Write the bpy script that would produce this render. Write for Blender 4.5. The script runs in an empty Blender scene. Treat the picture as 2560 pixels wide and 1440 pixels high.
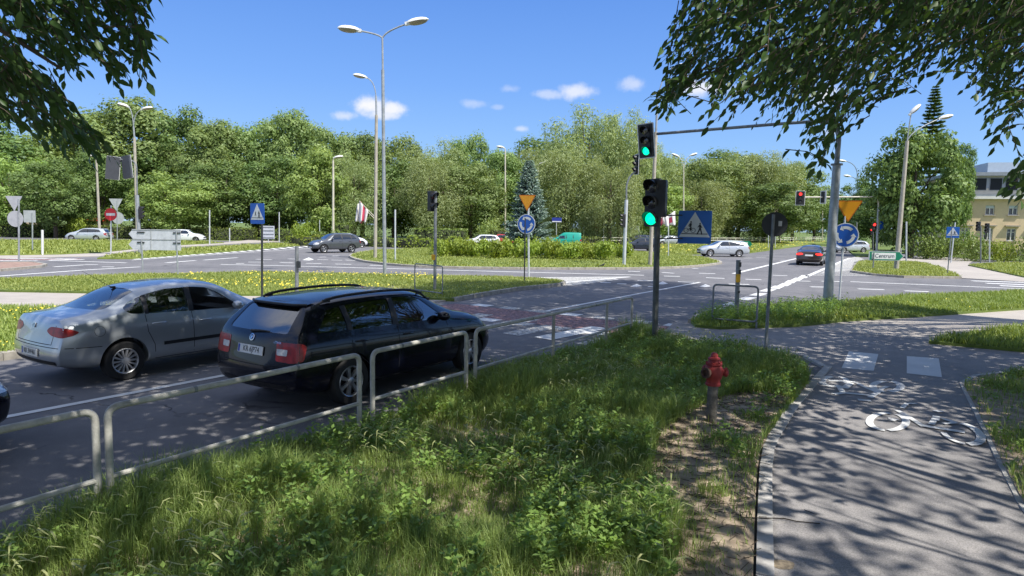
import bpy, bmesh, math, random
import numpy as np
from mathutils import Vector, Matrix
from mathutils.bvhtree import BVHTree
from mathutils import geometry
rad = math.radians
S = bpy.context.scene
COL = S.collection
# ---------------------------------------------------------------- camera
FPX, CAMH, PITCH, ROLL = 1650.0, 2.45, math.atan(154.5/1650), 0.017
cf = Vector((0, math.cos(PITCH), -math.sin(PITCH))); cr = Vector((1, 0, 0)); cu = Vector((0, math.sin(PITCH), math.cos(PITCH)))
CR = cr*math.cos(ROLL)+cu*math.sin(ROLL); CU = cu*math.cos(ROLL)-cr*math.sin(ROLL)
cam = bpy.data.cameras.new('camera'); camo = bpy.data.objects.new('camera', cam); COL.objects.link(camo)
cam.sensor_width = 36; cam.lens = 36*FPX/2560; cam.clip_end = 3000; cam.clip_start = .05
camo.matrix_world = Matrix(((CR.x, CU.x, -cf.x, 0), (CR.y, CU.y, -cf.y, 0), (CR.z, CU.z, -cf.z, CAMH), (0, 0, 0, 1)))
S.camera = camo
def D(x, y): return cf+CR*((x-1280)/FPX)-CU*((y-720)/FPX)
def P(x, y, z=0.0):
    """ground point seen at a photo pixel"""
    d = D(x, y); t = (z-CAMH)/d.z
    return Vector((d.x*t, d.y*t, z))
def ZAT(p, y):
    """height of the point above ground point p that is seen at photo row y"""
    lo, hi = -2., 60.
    for _ in range(40):
        m = (lo+hi)/2; q = Vector((p.x, p.y, m-CAMH))
        yy = 720-FPX*q.dot(CU)/q.dot(cf)
        if yy > y: lo = m
        else: hi = m
    return m
def PX(q):
    q = Vector(q)-Vector((0, 0, CAMH)); dd = q.dot(cf)
    return 1280+FPX*q.dot(CR)/dd, 720-FPX*q.dot(CU)/dd, dd
# ---------------------------------------------------------------- light
SH = Vector((.50, -.40, 1.0))            # towards the sun
SUND = SH.normalized(); SELEV = math.asin(SUND.z); 
sun = bpy.data.lights.new('sun', 'SUN'); suno = bpy.data.objects.new('sun', sun); COL.objects.link(suno)
sun.energy = 4.3; sun.angle = rad(.53); sun.color = (1, .955, .88)
suno.rotation_euler = SUND.to_track_quat('Z', 'Y').to_euler()
W = bpy.data.worlds.new("World"); S.world = W; W.use_nodes = True
nt = W.node_tree; nt.nodes.clear()
def N(nt, t, **k):
    n = nt.nodes.new(t)
    for a, b in k.items():
        if a == 'i':
            for kk, v in b.items(): n.inputs[kk].default_value = v
        else: setattr(n, a, b)
    return n
def M_(nt, op, a, b=None, clamp=False):
    n = nt.nodes.new('ShaderNodeMath'); n.operation = op; n.use_clamp = clamp
    for i, v in enumerate((a, b)):
        if v is None: continue
        if isinstance(v, (int, float)): n.inputs[i].default_value = v
        else: nt.links.new(v, n.inputs[i])
    return n.outputs[0]
sky = N(nt, 'ShaderNodeTexSky', sky_type='NISHITA', sun_disc=False, sun_elevation=SELEV, sun_rotation=math.atan2(SUND.x, SUND.y), altitude=200, air_density=1.15, dust_density=.25, ozone_density=3.2)
tc = N(nt, 'ShaderNodeTexCoord'); sep = N(nt, 'ShaderNodeSeparateXYZ'); nt.links.new(tc.outputs['Generated'], sep.inputs[0])
ay = M_(nt, 'MAXIMUM', sep.outputs[1], .001)
A = M_(nt, 'DIVIDE', sep.outputs[0], ay); B = M_(nt, 'DIVIDE', sep.outputs[2], ay)
cmb = N(nt, 'ShaderNodeCombineXYZ'); nt.links.new(A, cmb.inputs[0]); nt.links.new(B, cmb.inputs[1])
n1 = N(nt, 'ShaderNodeTexNoise', i={'Scale': 22., 'Detail': 8., 'Roughness': .6}); nt.links.new(cmb.outputs[0], n1.inputs['Vector'])
nz = M_(nt, 'MULTIPLY', M_(nt, 'SUBTRACT', n1.outputs[0], .46), 2.6)
tot = None
for (cx, cy, rx, ry, op) in [(922, 264, 52, 30, 1), (985, 272, 44, 22, .95), (862, 290, 48, 15, .6), (955, 284, 70, 14, .8), (1185, 258, 36, 13, .32), (1275, 223, 30, 11, .28), (1245, 268, 18, 8, .25),
                             (1440, 230, 52, 22, .75), (1375, 236, 52, 14, .45), (1585, 210, 34, 21, .5), (1305, 322, 22, 9, .5), (1755, 218, 90, 26, .85), (1720, 205, 60, 18, .5), (2065, 235, 50, 34, 1), (2080, 330, 30, 12, .4)]:
    d = D(cx, cy); a, b = d.x/d.y, d.z/d.y
    e = M_(nt, 'ADD', M_(nt, 'POWER', M_(nt, 'DIVIDE', M_(nt, 'SUBTRACT', A, a), rx/FPX), 2.), M_(nt, 'POWER', M_(nt, 'DIVIDE', M_(nt, 'SUBTRACT', B, b), ry/FPX), 2.))
    e = M_(nt, 'ADD', M_(nt, 'SUBTRACT', 1.0, M_(nt, 'SQRT', e)), nz)
    mr = N(nt, 'ShaderNodeMapRange', interpolation_type='SMOOTHSTEP', i={'From Min': .0, 'From Max': 1.0, 'To Max': op}); nt.links.new(e, mr.inputs[0])
    tot = mr.outputs[0] if tot is None else M_(nt, 'MAXIMUM', tot, mr.outputs[0])
tot = M_(nt, 'MULTIPLY', tot, M_(nt, 'GREATER_THAN', sep.outputs[1], 0.))
mixc = N(nt, 'ShaderNodeMix', data_type='RGBA')
hs = N(nt, 'ShaderNodeHueSaturation', i={'Saturation': 1.0, 'Value': 1.0, 'Hue': .506}); nt.links.new(sky.outputs[0], hs.inputs['Color'])
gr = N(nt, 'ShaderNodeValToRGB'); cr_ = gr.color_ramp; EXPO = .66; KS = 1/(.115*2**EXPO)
for i, (p, c) in enumerate([(0., (.40, .66, .95)), (.10, (.27, .53, .98)), (.2, (.175, .41, .97)), (.34, (.10, .29, .84)), (.6, (.12, .30, .82)), (1., (.16, .33, .78))]):  # upper stops raised above a real zenith tone to add fill light
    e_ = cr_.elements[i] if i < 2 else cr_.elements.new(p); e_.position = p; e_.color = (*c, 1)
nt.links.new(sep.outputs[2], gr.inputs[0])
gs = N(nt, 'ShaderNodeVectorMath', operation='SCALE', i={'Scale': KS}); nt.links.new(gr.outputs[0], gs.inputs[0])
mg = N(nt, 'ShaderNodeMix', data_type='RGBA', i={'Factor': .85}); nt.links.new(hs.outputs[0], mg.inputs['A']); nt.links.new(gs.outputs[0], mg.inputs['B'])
# unseen broken white cloud, added overhead and behind the viewpoint to lift shadow fill
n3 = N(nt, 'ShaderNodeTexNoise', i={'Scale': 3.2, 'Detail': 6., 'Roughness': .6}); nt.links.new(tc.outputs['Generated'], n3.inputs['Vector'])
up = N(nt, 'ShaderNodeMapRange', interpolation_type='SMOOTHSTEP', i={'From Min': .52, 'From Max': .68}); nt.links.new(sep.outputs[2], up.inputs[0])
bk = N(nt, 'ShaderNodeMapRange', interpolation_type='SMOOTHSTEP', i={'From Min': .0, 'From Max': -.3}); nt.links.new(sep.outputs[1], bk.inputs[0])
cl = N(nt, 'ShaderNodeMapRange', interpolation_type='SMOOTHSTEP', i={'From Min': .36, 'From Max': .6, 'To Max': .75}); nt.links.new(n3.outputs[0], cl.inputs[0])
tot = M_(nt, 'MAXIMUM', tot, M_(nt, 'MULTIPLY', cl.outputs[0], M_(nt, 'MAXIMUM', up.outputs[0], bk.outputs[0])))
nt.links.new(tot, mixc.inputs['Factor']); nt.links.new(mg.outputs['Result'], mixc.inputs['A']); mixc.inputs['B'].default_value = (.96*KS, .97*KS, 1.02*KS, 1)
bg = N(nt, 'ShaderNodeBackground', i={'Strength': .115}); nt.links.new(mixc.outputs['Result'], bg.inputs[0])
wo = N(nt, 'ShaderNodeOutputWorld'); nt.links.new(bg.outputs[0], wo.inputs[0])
S.view_settings.view_transform = 'Standard'; S.view_settings.look = 'None'; S.view_settings.gamma = 1; S.view_settings.exposure = EXPO
S.cycles.max_bounces = 6; S.cycles.transparent_max_bounces = 8

# ---------------------------------------------------------------- materials
def srgb(r, g, b):
    f = lambda c: (c/255/12.92 if c/255 <= .04045 else ((c/255+.055)/1.055)**2.4)
    return (f(r), f(g), f(b), 1)
MC = {}
def mat(name, col=(.5, .5, .5), rough=.6, metal=0., coat=0., var=.12, vscale=3., bump=0., bscale=40., col2=None, emit=None, spec=.5):
    if name in MC: return MC[name]
    m = bpy.data.materials.new(name); m.use_nodes = True; t = m.node_tree; bs = t.nodes['Principled BSDF']
    bs.inputs['Roughness'].default_value = rough; bs.inputs['Metallic'].default_value = metal
    bs.inputs['Coat Weight'].default_value = coat; bs.inputs['Coat Roughness'].default_value = .04
    bs.inputs['Specular IOR Level'].default_value = spec
    c = tuple(col)[:3]; c2 = tuple(col2)[:3] if col2 else tuple(min(1, v*(1-var*2)) for v in c)
    co = N(t, 'ShaderNodeTexCoord'); nn = N(t, 'ShaderNodeTexNoise', i={'Scale': vscale, 'Detail': 6., 'Roughness': .65})
    t.links.new(co.outputs['Object'], nn.inputs['Vector'])
    rp = N(t, 'ShaderNodeValToRGB'); rp.color_ramp.elements[0].position = .35; rp.color_ramp.elements[1].position = .65
    rp.color_ramp.elements[0].color = (*c2, 1); rp.color_ramp.elements[1].color = (*c, 1)
    t.links.new(nn.outputs[0], rp.inputs[0]); t.links.new(rp.outputs[0], bs.inputs['Base Color'])
    if bump:
        n2 = N(t, 'ShaderNodeTexNoise', i={'Scale': bscale, 'Detail': 4.}); t.links.new(co.outputs['Object'], n2.inputs['Vector'])
        bp = N(t, 'ShaderNodeBump', i={'Strength': bump, 'Distance': .01}); t.links.new(n2.outputs[0], bp.inputs['Height']); t.links.new(bp.outputs[0], bs.inputs['Normal'])
    if emit:
        bs.inputs['Emission Color'].default_value = (*emit[:3], 1); bs.inputs['Emission Strength'].default_value = emit[3]
    MC[name] = m; return m
def asphalt(name, c, dark, speck=.5, cracks=True):
    m = bpy.data.materials.new(name); m.use_nodes = True; t = m.node_tree; bs = t.nodes['Principled BSDF']
    bs.inputs['Roughness'].default_value = .85; bs.inputs['Specular IOR Level'].default_value = .35
    co = N(t, 'ShaderNodeTexCoord')
    def noise(s, d=5., r=.6):
        n = N(t, 'ShaderNodeTexNoise', i={'Scale': s, 'Detail': d, 'Roughness': r}); t.links.new(co.outputs['Object'], n.inputs['Vector']); return n.outputs[0]
    big = noise(.22, 6.); mid = noise(1.7); fine = noise(95., 3., .8); sp = N(t, 'ShaderNodeTexVoronoi', i={'Scale': 70.}); t.links.new(co.outputs['Object'], sp.inputs['Vector'])
    f = M_(t, 'ADD', M_(t, 'MULTIPLY', big, .55), M_(t, 'MULTIPLY', mid, .45))
    mr = N(t, 'ShaderNodeMapRange', i={'From Min': .38, 'From Max': .62}); t.links.new(f, mr.inputs[0])
    mx = N(t, 'ShaderNodeMix', data_type='RGBA'); mx.inputs['A'].default_value = (*dark, 1); mx.inputs['B'].default_value = (*c, 1); t.links.new(mr.outputs[0], mx.inputs['Factor'])
    out = mx.outputs['Result']
    sm = N(t, 'ShaderNodeMapRange', i={'From Min': .25, 'From Max': .75, 'To Min': 1-speck, 'To Max': 1+speck}); t.links.new(fine, sm.inputs[0])
    vm = N(t, 'ShaderNodeVectorMath', operation='SCALE'); t.links.new(out, vm.inputs[0]); t.links.new(sm.outputs[0], vm.inputs['Scale']); out = vm.outputs[0]
    # light aggregate
    ag = N(t, 'ShaderNodeMapRange', i={'From Min': .12, 'From Max': .04, 'To Max': .35}); t.links.new(sp.outputs['Distance'], ag.inputs[0])
    m2 = N(t, 'ShaderNodeMix', data_type='RGBA'); t.links.new(ag.outputs[0], m2.inputs['Factor']); t.links.new(out, m2.inputs['A']); m2.inputs['B'].default_value = (.42, .42, .42, 1); out = m2.outputs['Result']
    if cracks:
        wn = N(t, 'ShaderNodeTexNoise', i={'Scale': 1.3, 'Detail': 4.}); t.links.new(co.outputs['Object'], wn.inputs['Vector'])
        va = N(t, 'ShaderNodeVectorMath', operation='MULTIPLY_ADD'); t.links.new(wn.outputs['Color'], va.inputs[0]); va.inputs[1].default_value = (1.2, 1.2, 0); t.links.new(co.outputs['Object'], va.inputs[2])
        vo = N(t, 'ShaderNodeTexVoronoi', feature='DISTANCE_TO_EDGE', i={'Scale': .17}); t.links.new(va.outputs[0], vo.inputs['Vector'])
        ck = N(t, 'ShaderNodeMapRange', i={'From Min': .0015, 'From Max': .004, 'To Min': .75, 'To Max': 0.}); t.links.new(vo.outputs['Distance'], ck.inputs[0])
        gate = N(t, 'ShaderNodeMapRange', i={'From Min': .45, 'From Max': .6}); t.links.new(mid, gate.inputs[0])
        m3 = N(t, 'ShaderNodeMix', data_type='RGBA'); t.links.new(M_(t, 'MULTIPLY', ck.outputs[0], gate.outputs[0]), m3.inputs['Factor']); t.links.new(out, m3.inputs['A']); m3.inputs['B'].default_value = (.015, .015, .018, 1); out = m3.outputs['Result']
    t.links.new(out, bs.inputs['Base Color'])
    bp = N(t, 'ShaderNodeBump', i={'Strength': .5, 'Distance': .004}); t.links.new(fine, bp.inputs['Height']); t.links.new(bp.outputs[0], bs.inputs['Normal'])
    return m
def paint_mark(name, c, worn=.5):
    """worn road paint: alpha from noise"""
    m = bpy.data.materials.new(name); m.use_nodes = True; t = m.node_tree; bs = t.nodes['Principled BSDF']; bs.inputs['Roughness'].default_value = .7
    co = N(t, 'ShaderNodeTexCoord'); n1 = N(t, 'ShaderNodeTexNoise', i={'Scale': 9., 'Detail': 8., 'Roughness': .75}); t.links.new(co.outputs['Object'], n1.inputs['Vector'])
    mr = N(t, 'ShaderNodeMapRange', i={'From Min': worn-.12, 'From Max': worn+.02, 'To Min': 0.12}); t.links.new(n1.outputs[0], mr.inputs[0])
    rp = N(t, 'ShaderNodeMix', data_type='RGBA'); rp.inputs['A'].default_value = (*[v*.75 for v in c], 1); rp.inputs['B'].default_value = (*c, 1)
    n2 = N(t, 'ShaderNodeTexNoise', i={'Scale': 2., 'Detail': 3.}); t.links.new(co.outputs['Object'], n2.inputs['Vector']); t.links.new(n2.outputs[0], rp.inputs['Factor'])
    t.links.new(rp.outputs['Result'], bs.inputs['Base Color']); t.links.new(mr.outputs[0], bs.inputs['Alpha'])
    return m
def leafmat(name, c1, c2, trans=.35, rough=.5, obj_var=.25, nscale=.35, tcol=1.3):
    m = bpy.data.materials.new(name); m.use_nodes = True; t = m.node_tree; bs = t.nodes['Principled BSDF']
    bs.inputs['Roughness'].default_value = rough; bs.inputs['Specular IOR Level'].default_value = .35
    g = N(t, 'ShaderNodeNewGeometry'); oi = N(t, 'ShaderNodeObjectInfo'); co = N(t, 'ShaderNodeTexCoord')
    nn = N(t, 'ShaderNodeTexNoise', i={'Scale': nscale, 'Detail': 3.}); t.links.new(co.outputs['Object'], nn.inputs['Vector'])
    f = M_(t, 'ADD', M_(t, 'MULTIPLY', g.outputs['Random Per Island'], .55), M_(t, 'MULTIPLY', M_(t, 'SUBTRACT', nn.outputs[0], .25), .95), True)
    mx = N(t, 'ShaderNodeMix', data_type='RGBA'); mx.inputs['A'].default_value = (*c1, 1); mx.inputs['B'].default_value = (*c2, 1); t.links.new(f, mx.inputs['Factor'])
    h = N(t, 'ShaderNodeHueSaturation'); t.links.new(mx.outputs['Result'], h.inputs['Color'])
    t.links.new(M_(t, 'ADD', M_(t, 'MULTIPLY', oi.outputs['Random'], obj_var), 1-obj_var/2), h.inputs['Value'])
    t.links.new(M_(t, 'ADD', M_(t, 'MULTIPLY', oi.outputs['Random'], obj_var*.08), .5-obj_var*.04), h.inputs['Hue'])
    t.links.new(h.outputs[0], bs.inputs['Base Color'])
    tr = N(t, 'ShaderNodeBsdfTranslucent'); vm = N(t, 'ShaderNodeVectorMath', operation='MULTIPLY'); t.links.new(h.outputs[0], vm.inputs[0]); vm.inputs[1].default_value = (tcol*1.1, tcol, tcol*.5); t.links.new(vm.outputs[0], tr.inputs[0])
    ms = N(t, 'ShaderNodeMixShader', i={'Fac': trans}); t.links.new(bs.outputs[0], ms.inputs[1]); t.links.new(tr.outputs[0], ms.inputs[2])
    t.links.new(ms.outputs[0], t.nodes['Material Output'].inputs[0])
    return m
def glassmat(name, tint, opacity, rough=.02):
    m = bpy.data.materials.new(name); m.use_nodes = True; t = m.node_tree; t.nodes.remove(t.nodes['Principled BSDF'])
    tr = N(t, 'ShaderNodeBsdfTransparent', i={'Color': (*tint, 1)}); gl = N(t, 'ShaderNodeBsdfGlossy', i={'Roughness': rough, 'Color': (1, 1, 1, 1)})
    fr = N(t, 'ShaderNodeFresnel', i={'IOR': 1.55}); ms = N(t, 'ShaderNodeMixShader')
    t.links.new(M_(t, 'ADD', M_(t, 'MULTIPLY', fr.outputs[0], 1.3), opacity, True), ms.inputs[0]); t.links.new(tr.outputs[0], ms.inputs[1]); t.links.new(gl.outputs[0], ms.inputs[2])
    t.links.new(ms.outputs[0], t.nodes['Material Output'].inputs[0]); return m
def paintmat(name, c, rough=.3, metal=.3, coat=1., flakes=.03):
    m = mat(name, c, rough=rough, metal=metal, coat=coat, var=flakes, vscale=2.5); return m

# ---------------------------------------------------------------- mesh builder
def tag(o, label=None, cat=None, group=None, kind=None):
    if label: o['label'] = label
    if cat: o['category'] = cat
    if group: o['group'] = group
    if kind: o['kind'] = kind
    return o
def empty(name, loc, rz=0., label=None, cat=None, group=None):
    o = bpy.data.objects.new(name, None); COL.objects.link(o); o.location = loc; o.rotation_euler = (0, 0, rz); o.empty_display_size = .2
    return tag(o, label, cat, group)
def link_mesh(name, me, parent=None):
    o = bpy.data.objects.new(name, me); COL.objects.link(o)
    if parent is not None: o.parent = parent
    return o
class MB:
    def __init__(s): s.v = []; s.f = []; s.m = []
    def add(s, vs, fs, mi=0, M=None):
        b = len(s.v)
        s.v += [tuple(M @ Vector(v)) if M is not None else tuple(v) for v in vs]
        s.f += [tuple(i+b for i in f) for f in fs]; s.m += [mi]*len(fs); return s
    def box(s, c, d, mi=0, rz=0., rot=None):
        x, y, z = d[0]/2, d[1]/2, d[2]/2
        R = rot if rot is not None else Matrix.Rotation(rz, 4, 'Z')
        M = Matrix.Translation(c) @ R.to_4x4()
        return s.add([(-x, -y, -z), (x, -y, -z), (x, y, -z), (-x, y, -z), (-x, -y, z), (x, -y, z), (x, y, z), (-x, y, z)],
                     [(0, 3, 2, 1), (4, 5, 6, 7), (0, 1, 5, 4), (1, 2, 6, 5), (2, 3, 7, 6), (3, 0, 4, 7)], mi, M)
    def tube(s, pts, r, n=10, mi=0, cap=True, sq=False):
        pts = [Vector(p) for p in pts]; rs = r if isinstance(r, (list, tuple)) else [r]*len(pts)
        vs = []; fs = []; prev = None
        for i, p in enumerate(pts):
            t = (pts[min(i+1, len(pts)-1)]-pts[max(i-1, 0)]).normalized()
            if prev is None:
                a = Vector((0, 0, 1)) if abs(t.z) < .9 else Vector((1, 0, 0)); a = (a-t*a.dot(t)).normalized()
            else: a = (prev-t*prev.dot(t)).normalized()
            prev = a; b = t.cross(a)
            for k in range(n):
                th = 2*math.pi*(k+(.5 if sq else 0))/n; vs.append(p+(a*math.cos(th)+b*math.sin(th))*rs[i])
        for i in range(len(pts)-1):
            for k in range(n):
                k2 = (k+1) % n; fs.append((i*n+k, i*n+k2, (i+1)*n+k2, (i+1)*n+k))
        if cap: fs.append(tuple(range(n))[::-1]); fs.append(tuple((len(pts)-1)*n+k for k in range(n)))
        return s.add(vs, fs, mi)
    def lathe(s, prof, n=20, mi=0, M=None, cap=True):
        vs = []; fs = []
        for (r, z) in prof:
            for k in range(n): th = 2*math.pi*k/n; vs.append((r*math.cos(th), r*math.sin(th), z))
        for i in range(len(prof)-1):
            for k in range(n): k2 = (k+1) % n; fs.append((i*n+k, i*n+k2, (i+1)*n+k2, (i+1)*n+k))
        if cap: fs.append(tuple(range(n))[::-1]); fs.append(tuple((len(prof)-1)*n+k for k in range(n)))
        return s.add(vs, fs, mi, M)
    def prism(s, poly, z0, z1, mi=0, M=None):
        """poly: (x,y) list; extruded along z"""
        n = len(poly)
        ar = sum(poly[i][0]*poly[(i+1) % n][1]-poly[(i+1) % n][0]*poly[i][1] for i in range(n))
        if ar < 0: poly = poly[::-1]
        vs = [(p[0], p[1], z0) for p in poly]+[(p[0], p[1], z1) for p in poly]
        tr = geometry.tessellate_polygon([[Vector((p[0], p[1], 0)) for p in poly]])
        fs = []
        for a, b, c in tr:
            va, vb, vc = (Vector(poly[q]) for q in (a, b, c))
            if (vb-va).cross(vc-va) < 0: a, b, c = c, b, a
            fs.append((c, b, a)); fs.append((n+a, n+b, n+c))
        for i in range(n): fs.append((i, (i+1) % n, n+(i+1) % n, n+i))
        return s.add(vs, fs, mi, M)
    def flat(s, poly, z=0., mi=0, M=None):
        n = len(poly); vs = [(p[0], p[1], z) for p in poly]; fs = []
        for a, b, c in geometry.tessellate_polygon([[Vector((p[0], p[1], 0)) for p in poly]]):
            va, vb, vc = (Vector(poly[q][:2]) for q in (a, b, c))
            if (vb-va).cross(vc-va) < 0: a, b, c = c, b, a
            fs.append((a, b, c))
        return s.add(vs, fs, mi, M)
    def build(s, name, mats, parent=None, smooth=True, angle=35, loc=None):
        me = bpy.data.meshes.new(name); v = s.v
        if loc is not None: v = [(a-loc[0], b-loc[1], c-loc[2]) for a, b, c in v]
        me.from_pydata(v, [], s.f)
        if not isinstance(mats, (list, tuple)): mats = [mats]
        for m in mats: me.materials.append(m)
        if len(mats) > 1: me.polygons.foreach_set('material_index', s.m)
        if smooth:
            me.polygons.foreach_set('use_smooth', [True]*len(me.polygons))
            try: me.set_sharp_from_angle(angle=rad(angle))
            except Exception: pass
        me.update(); o = link_mesh(name, me, parent)
        if loc is not None: o.location = loc
        return o
def arc(c, r, a0, a1, n): return [(c[0]+r*math.cos(a0+(a1-a0)*i/n), c[1]+r*math.sin(a0+(a1-a0)*i/n)) for i in range(n+1)]
def roundpoly(pts, r, n=4):
    out = []; L = len(pts)
    for i in range(L):
        p = Vector(pts[i][:2]); a = Vector(pts[i-1][:2])-p; b = Vector(pts[(i+1) % L][:2])-p
        q = min(r, a.length*.45, b.length*.45); p0 = p+a.normalized()*q; p1 = p+b.normalized()*q
        for k in range(n+1):
            t = k/n; w = p0*(1-t)**2+p*2*t*(1-t)+p1*t*t; out.append((w.x, w.y))
    return out
def smoothpath(pts, r=.1, n=5):
    """3-D polyline with rounded corners"""
    pts = [Vector(p) for p in pts]; out = [pts[0]]
    for i in range(1, len(pts)-1):
        p = pts[i]; a = pts[i-1]-p; b = pts[i+1]-p; q = min(r, a.length*.49, b.length*.49); p0 = p+a.normalized()*q; p1 = p+b.normalized()*q
        for k in range(n+1): t = k/n; out.append(p0*(1-t)**2+p*2*t*(1-t)+p1*t*t)
    out.append(pts[-1]); return out
def facing(loc, dirxy, tilt=0.):
    """matrix: local x = to the viewer's right, local y = up, local z = out of the face (towards dirxy)"""
    z = Vector((dirxy[0], dirxy[1], tilt)).normalized(); x = Vector((0, 0, 1)).cross(z).normalized(); y = z.cross(x)
    return Matrix(((x.x, y.x, z.x, loc[0]), (x.y, y.y, z.y, loc[1]), (x.z, y.z, z.z, loc[2]), (0, 0, 0, 1)))
def tocam(p): v = Vector((-p[0], -p[1])); v.normalize(); return v
def text_mb(mb, txt, size, M, mi=0, depth=.002, align='CENTER', sx=1.):
    cu_ = bpy.data.curves.new('t', 'FONT'); cu_.body = txt; cu_.size = size; cu_.align_x = align; cu_.align_y = 'CENTER'; cu_.extrude = depth/2; cu_.resolution_u = 3
    o = bpy.data.objects.new('t', cu_); COL.objects.link(o); dg = bpy.context.evaluated_depsgraph_get()
    me = bpy.data.meshes.new_from_object(o.evaluated_get(dg)); MM = M @ Matrix.Diagonal((sx, 1, 1, 1))
    mb.add([v.co for v in me.vertices], [tuple(p.vertices) for p in me.polygons], mi, MM)
    bpy.data.objects.remove(o); bpy.data.meshes.remove(me); bpy.data.curves.remove(cu_)
def npmesh(name, verts, faces_flat, loop_total, mats, mi=None, smooth=False):
    """fast mesh from numpy; faces_flat: vertex index array, loop_total: verts per face (array)"""
    me = bpy.data.meshes.new(name); nv = len(verts); me.vertices.add(nv); me.vertices.foreach_set('co', np.asarray(verts, np.float32).ravel())
    nl = len(faces_flat); me.loops.add(nl); me.loops.foreach_set('vertex_index', np.asarray(faces_flat, np.int32).ravel())
    nf = len(loop_total); me.polygons.add(nf); st = np.zeros(nf, np.int32); st[1:] = np.cumsum(loop_total)[:-1]
    me.polygons.foreach_set('loop_start', st); me.polygons.foreach_set('loop_total', np.asarray(loop_total, np.int32))
    for m in (mats if isinstance(mats, (list, tuple)) else [mats]): me.materials.append(m)
    if mi is not None: me.polygons.foreach_set('material_index', np.asarray(mi, np.int32))
    if smooth: me.polygons.foreach_set('use_smooth', np.ones(nf, bool))
    me.update(calc_edges=True); me.validate(); return me
def inpoly(x, y, poly):
    x = np.asarray(x); y = np.asarray(y); c = np.zeros(x.shape, bool); n = len(poly)
    for i in range(n):
        x0, y0 = poly[i][:2]; x1, y1 = poly[(i+1) % n][:2]
        k = ((y0 > y) != (y1 > y)) & (x < (x1-x0)*(y-y0)/((y1-y0) if y1 != y0 else 1e-9)+x0); c ^= k
    return c
def sample_poly(rng, poly, n):
    xs = [p[0] for p in poly]; ys = [p[1] for p in poly]; out = np.zeros((0, 2))
    while len(out) < n:
        q = rng.uniform((min(xs), min(ys)), (max(xs), max(ys)), (max(n, 500)*3, 2)); out = np.vstack([out, q[inpoly(q[:, 0], q[:, 1], poly)]])
    return out[:n]
def area(poly): return abs(sum(poly[i][0]*poly[(i+1) % len(poly)][1]-poly[(i+1) % len(poly)][0]*poly[i][1] for i in range(len(poly))))/2
def W2(pts, z=0.): return [(P(x, y, z).x, P(x, y, z).y) for x, y in pts]
# ================================================================ ground, roads, kerbs, markings
M_asph = asphalt('road_asphalt', (.185, .18, .185), (.115, .115, .122))
M_asph2 = asphalt('path_asphalt', (.31, .292, .28), (.20, .192, .19), speck=.55, cracks=False)
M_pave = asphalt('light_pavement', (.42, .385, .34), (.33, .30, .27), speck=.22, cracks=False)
M_white = paint_mark('road_paint_white', (.74, .74, .72), .36)
M_white2 = paint_mark('road_paint_worn', (.54, .53, .50), .5)
M_red = paint_mark('road_paint_red', (.28, .155, .15), .5)
M_kerb = mat('kerb_concrete', (.42, .39, .33), .9, var=.2, vscale=4, bump=.3)
M_kerb2 = mat('edging_concrete', (.52, .50, .47), .9, var=.16, vscale=6, bump=.4)
M_brick = mat('brick_paving', (.36, .24, .19), .9, var=.2, vscale=6)
M_turf = mat('turf_soil', (.145, .20, .035), .95, col2=(.075, .115, .022), vscale=.8, bump=.6, bscale=25)
M_turf2 = mat('turf_dry', (.21, .25, .045), .95, col2=(.11, .16, .03), vscale=1.1, bump=.6, bscale=25)
M_dirt = mat('bare_soil', (.46, .37, .27), .95, col2=(.20, .155, .11), vscale=5, bump=.9, bscale=30)

mb = MB(); n = 64
mb.flat([(1500*math.cos(2*math.pi*k/n), 1500*math.sin(2*math.pi*k/n)) for k in range(n)], -.06)
tag(mb.build('ground', M_turf, smooth=False), kind='structure')
def sheet(name, poly, z, m, thick=0., kind='structure'):
    b = MB()
    if thick: b.prism(poly, z-thick, z)
    else: b.flat(poly, z)
    return tag(b.build(name, m, smooth=False), kind=kind)
sheet('road', [(-95, -20), (60, -20), (60, 20), (95, 40), (95, 48), (60, 56), (48, 62), (60, 250), (48, 250), (30, 95), (12, 92), (0, 78), (-14, 84), (-45, 84), (-95, 84)], 0, M_asph)
ZP, ZG = .035, .10
def island(name, px, m=M_turf, z=ZG, world=None):
    poly = world if world else W2(px, z)
    return sheet(name, poly, z, m, thick=.2), poly
def ribbon(name, pts, w, z0, z1, m=M_kerb, closed=False, side=0):
    """kerb stones along a ground polyline (world xy); side -1/0/1 shifts it"""
    b = MB(); pts = [Vector(p[:2]) for p in pts]; nn = len(pts); L = []; R = []
    for i, p in enumerate(pts):
        a = pts[i-1] if (i > 0 or closed) else p; c = pts[(i+1) % nn] if (i < nn-1 or closed) else p
        t = (c-a).normalized(); nrm = Vector((-t.y, t.x)); L.append(p+nrm*w*(.5+side*.5)); R.append(p-nrm*w*(.5-side*.5))
    k = nn if closed else nn-1
    for i in range(k):
        j = (i+1) % nn; A = Vector((*L[i], 0)); B_ = Vector((*L[j], 0)); C = Vector((*R[j], 0)); D_ = Vector((*R[i], 0))
        seg = max(1, int((B_-A).length/1.0))
        for s in range(seg):
            t0 = (s+.008)/seg; t1 = (s+1-.008)/seg
            q = [A.lerp(B_, t0), A.lerp(B_, t1), D_.lerp(C, t1), D_.lerp(C, t0)]; b.prism([(v.x, v.y) for v in q], z0, z1+random.uniform(-.004, .004))
    return tag(b.build(name, m, smooth=False), kind='structure')
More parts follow.
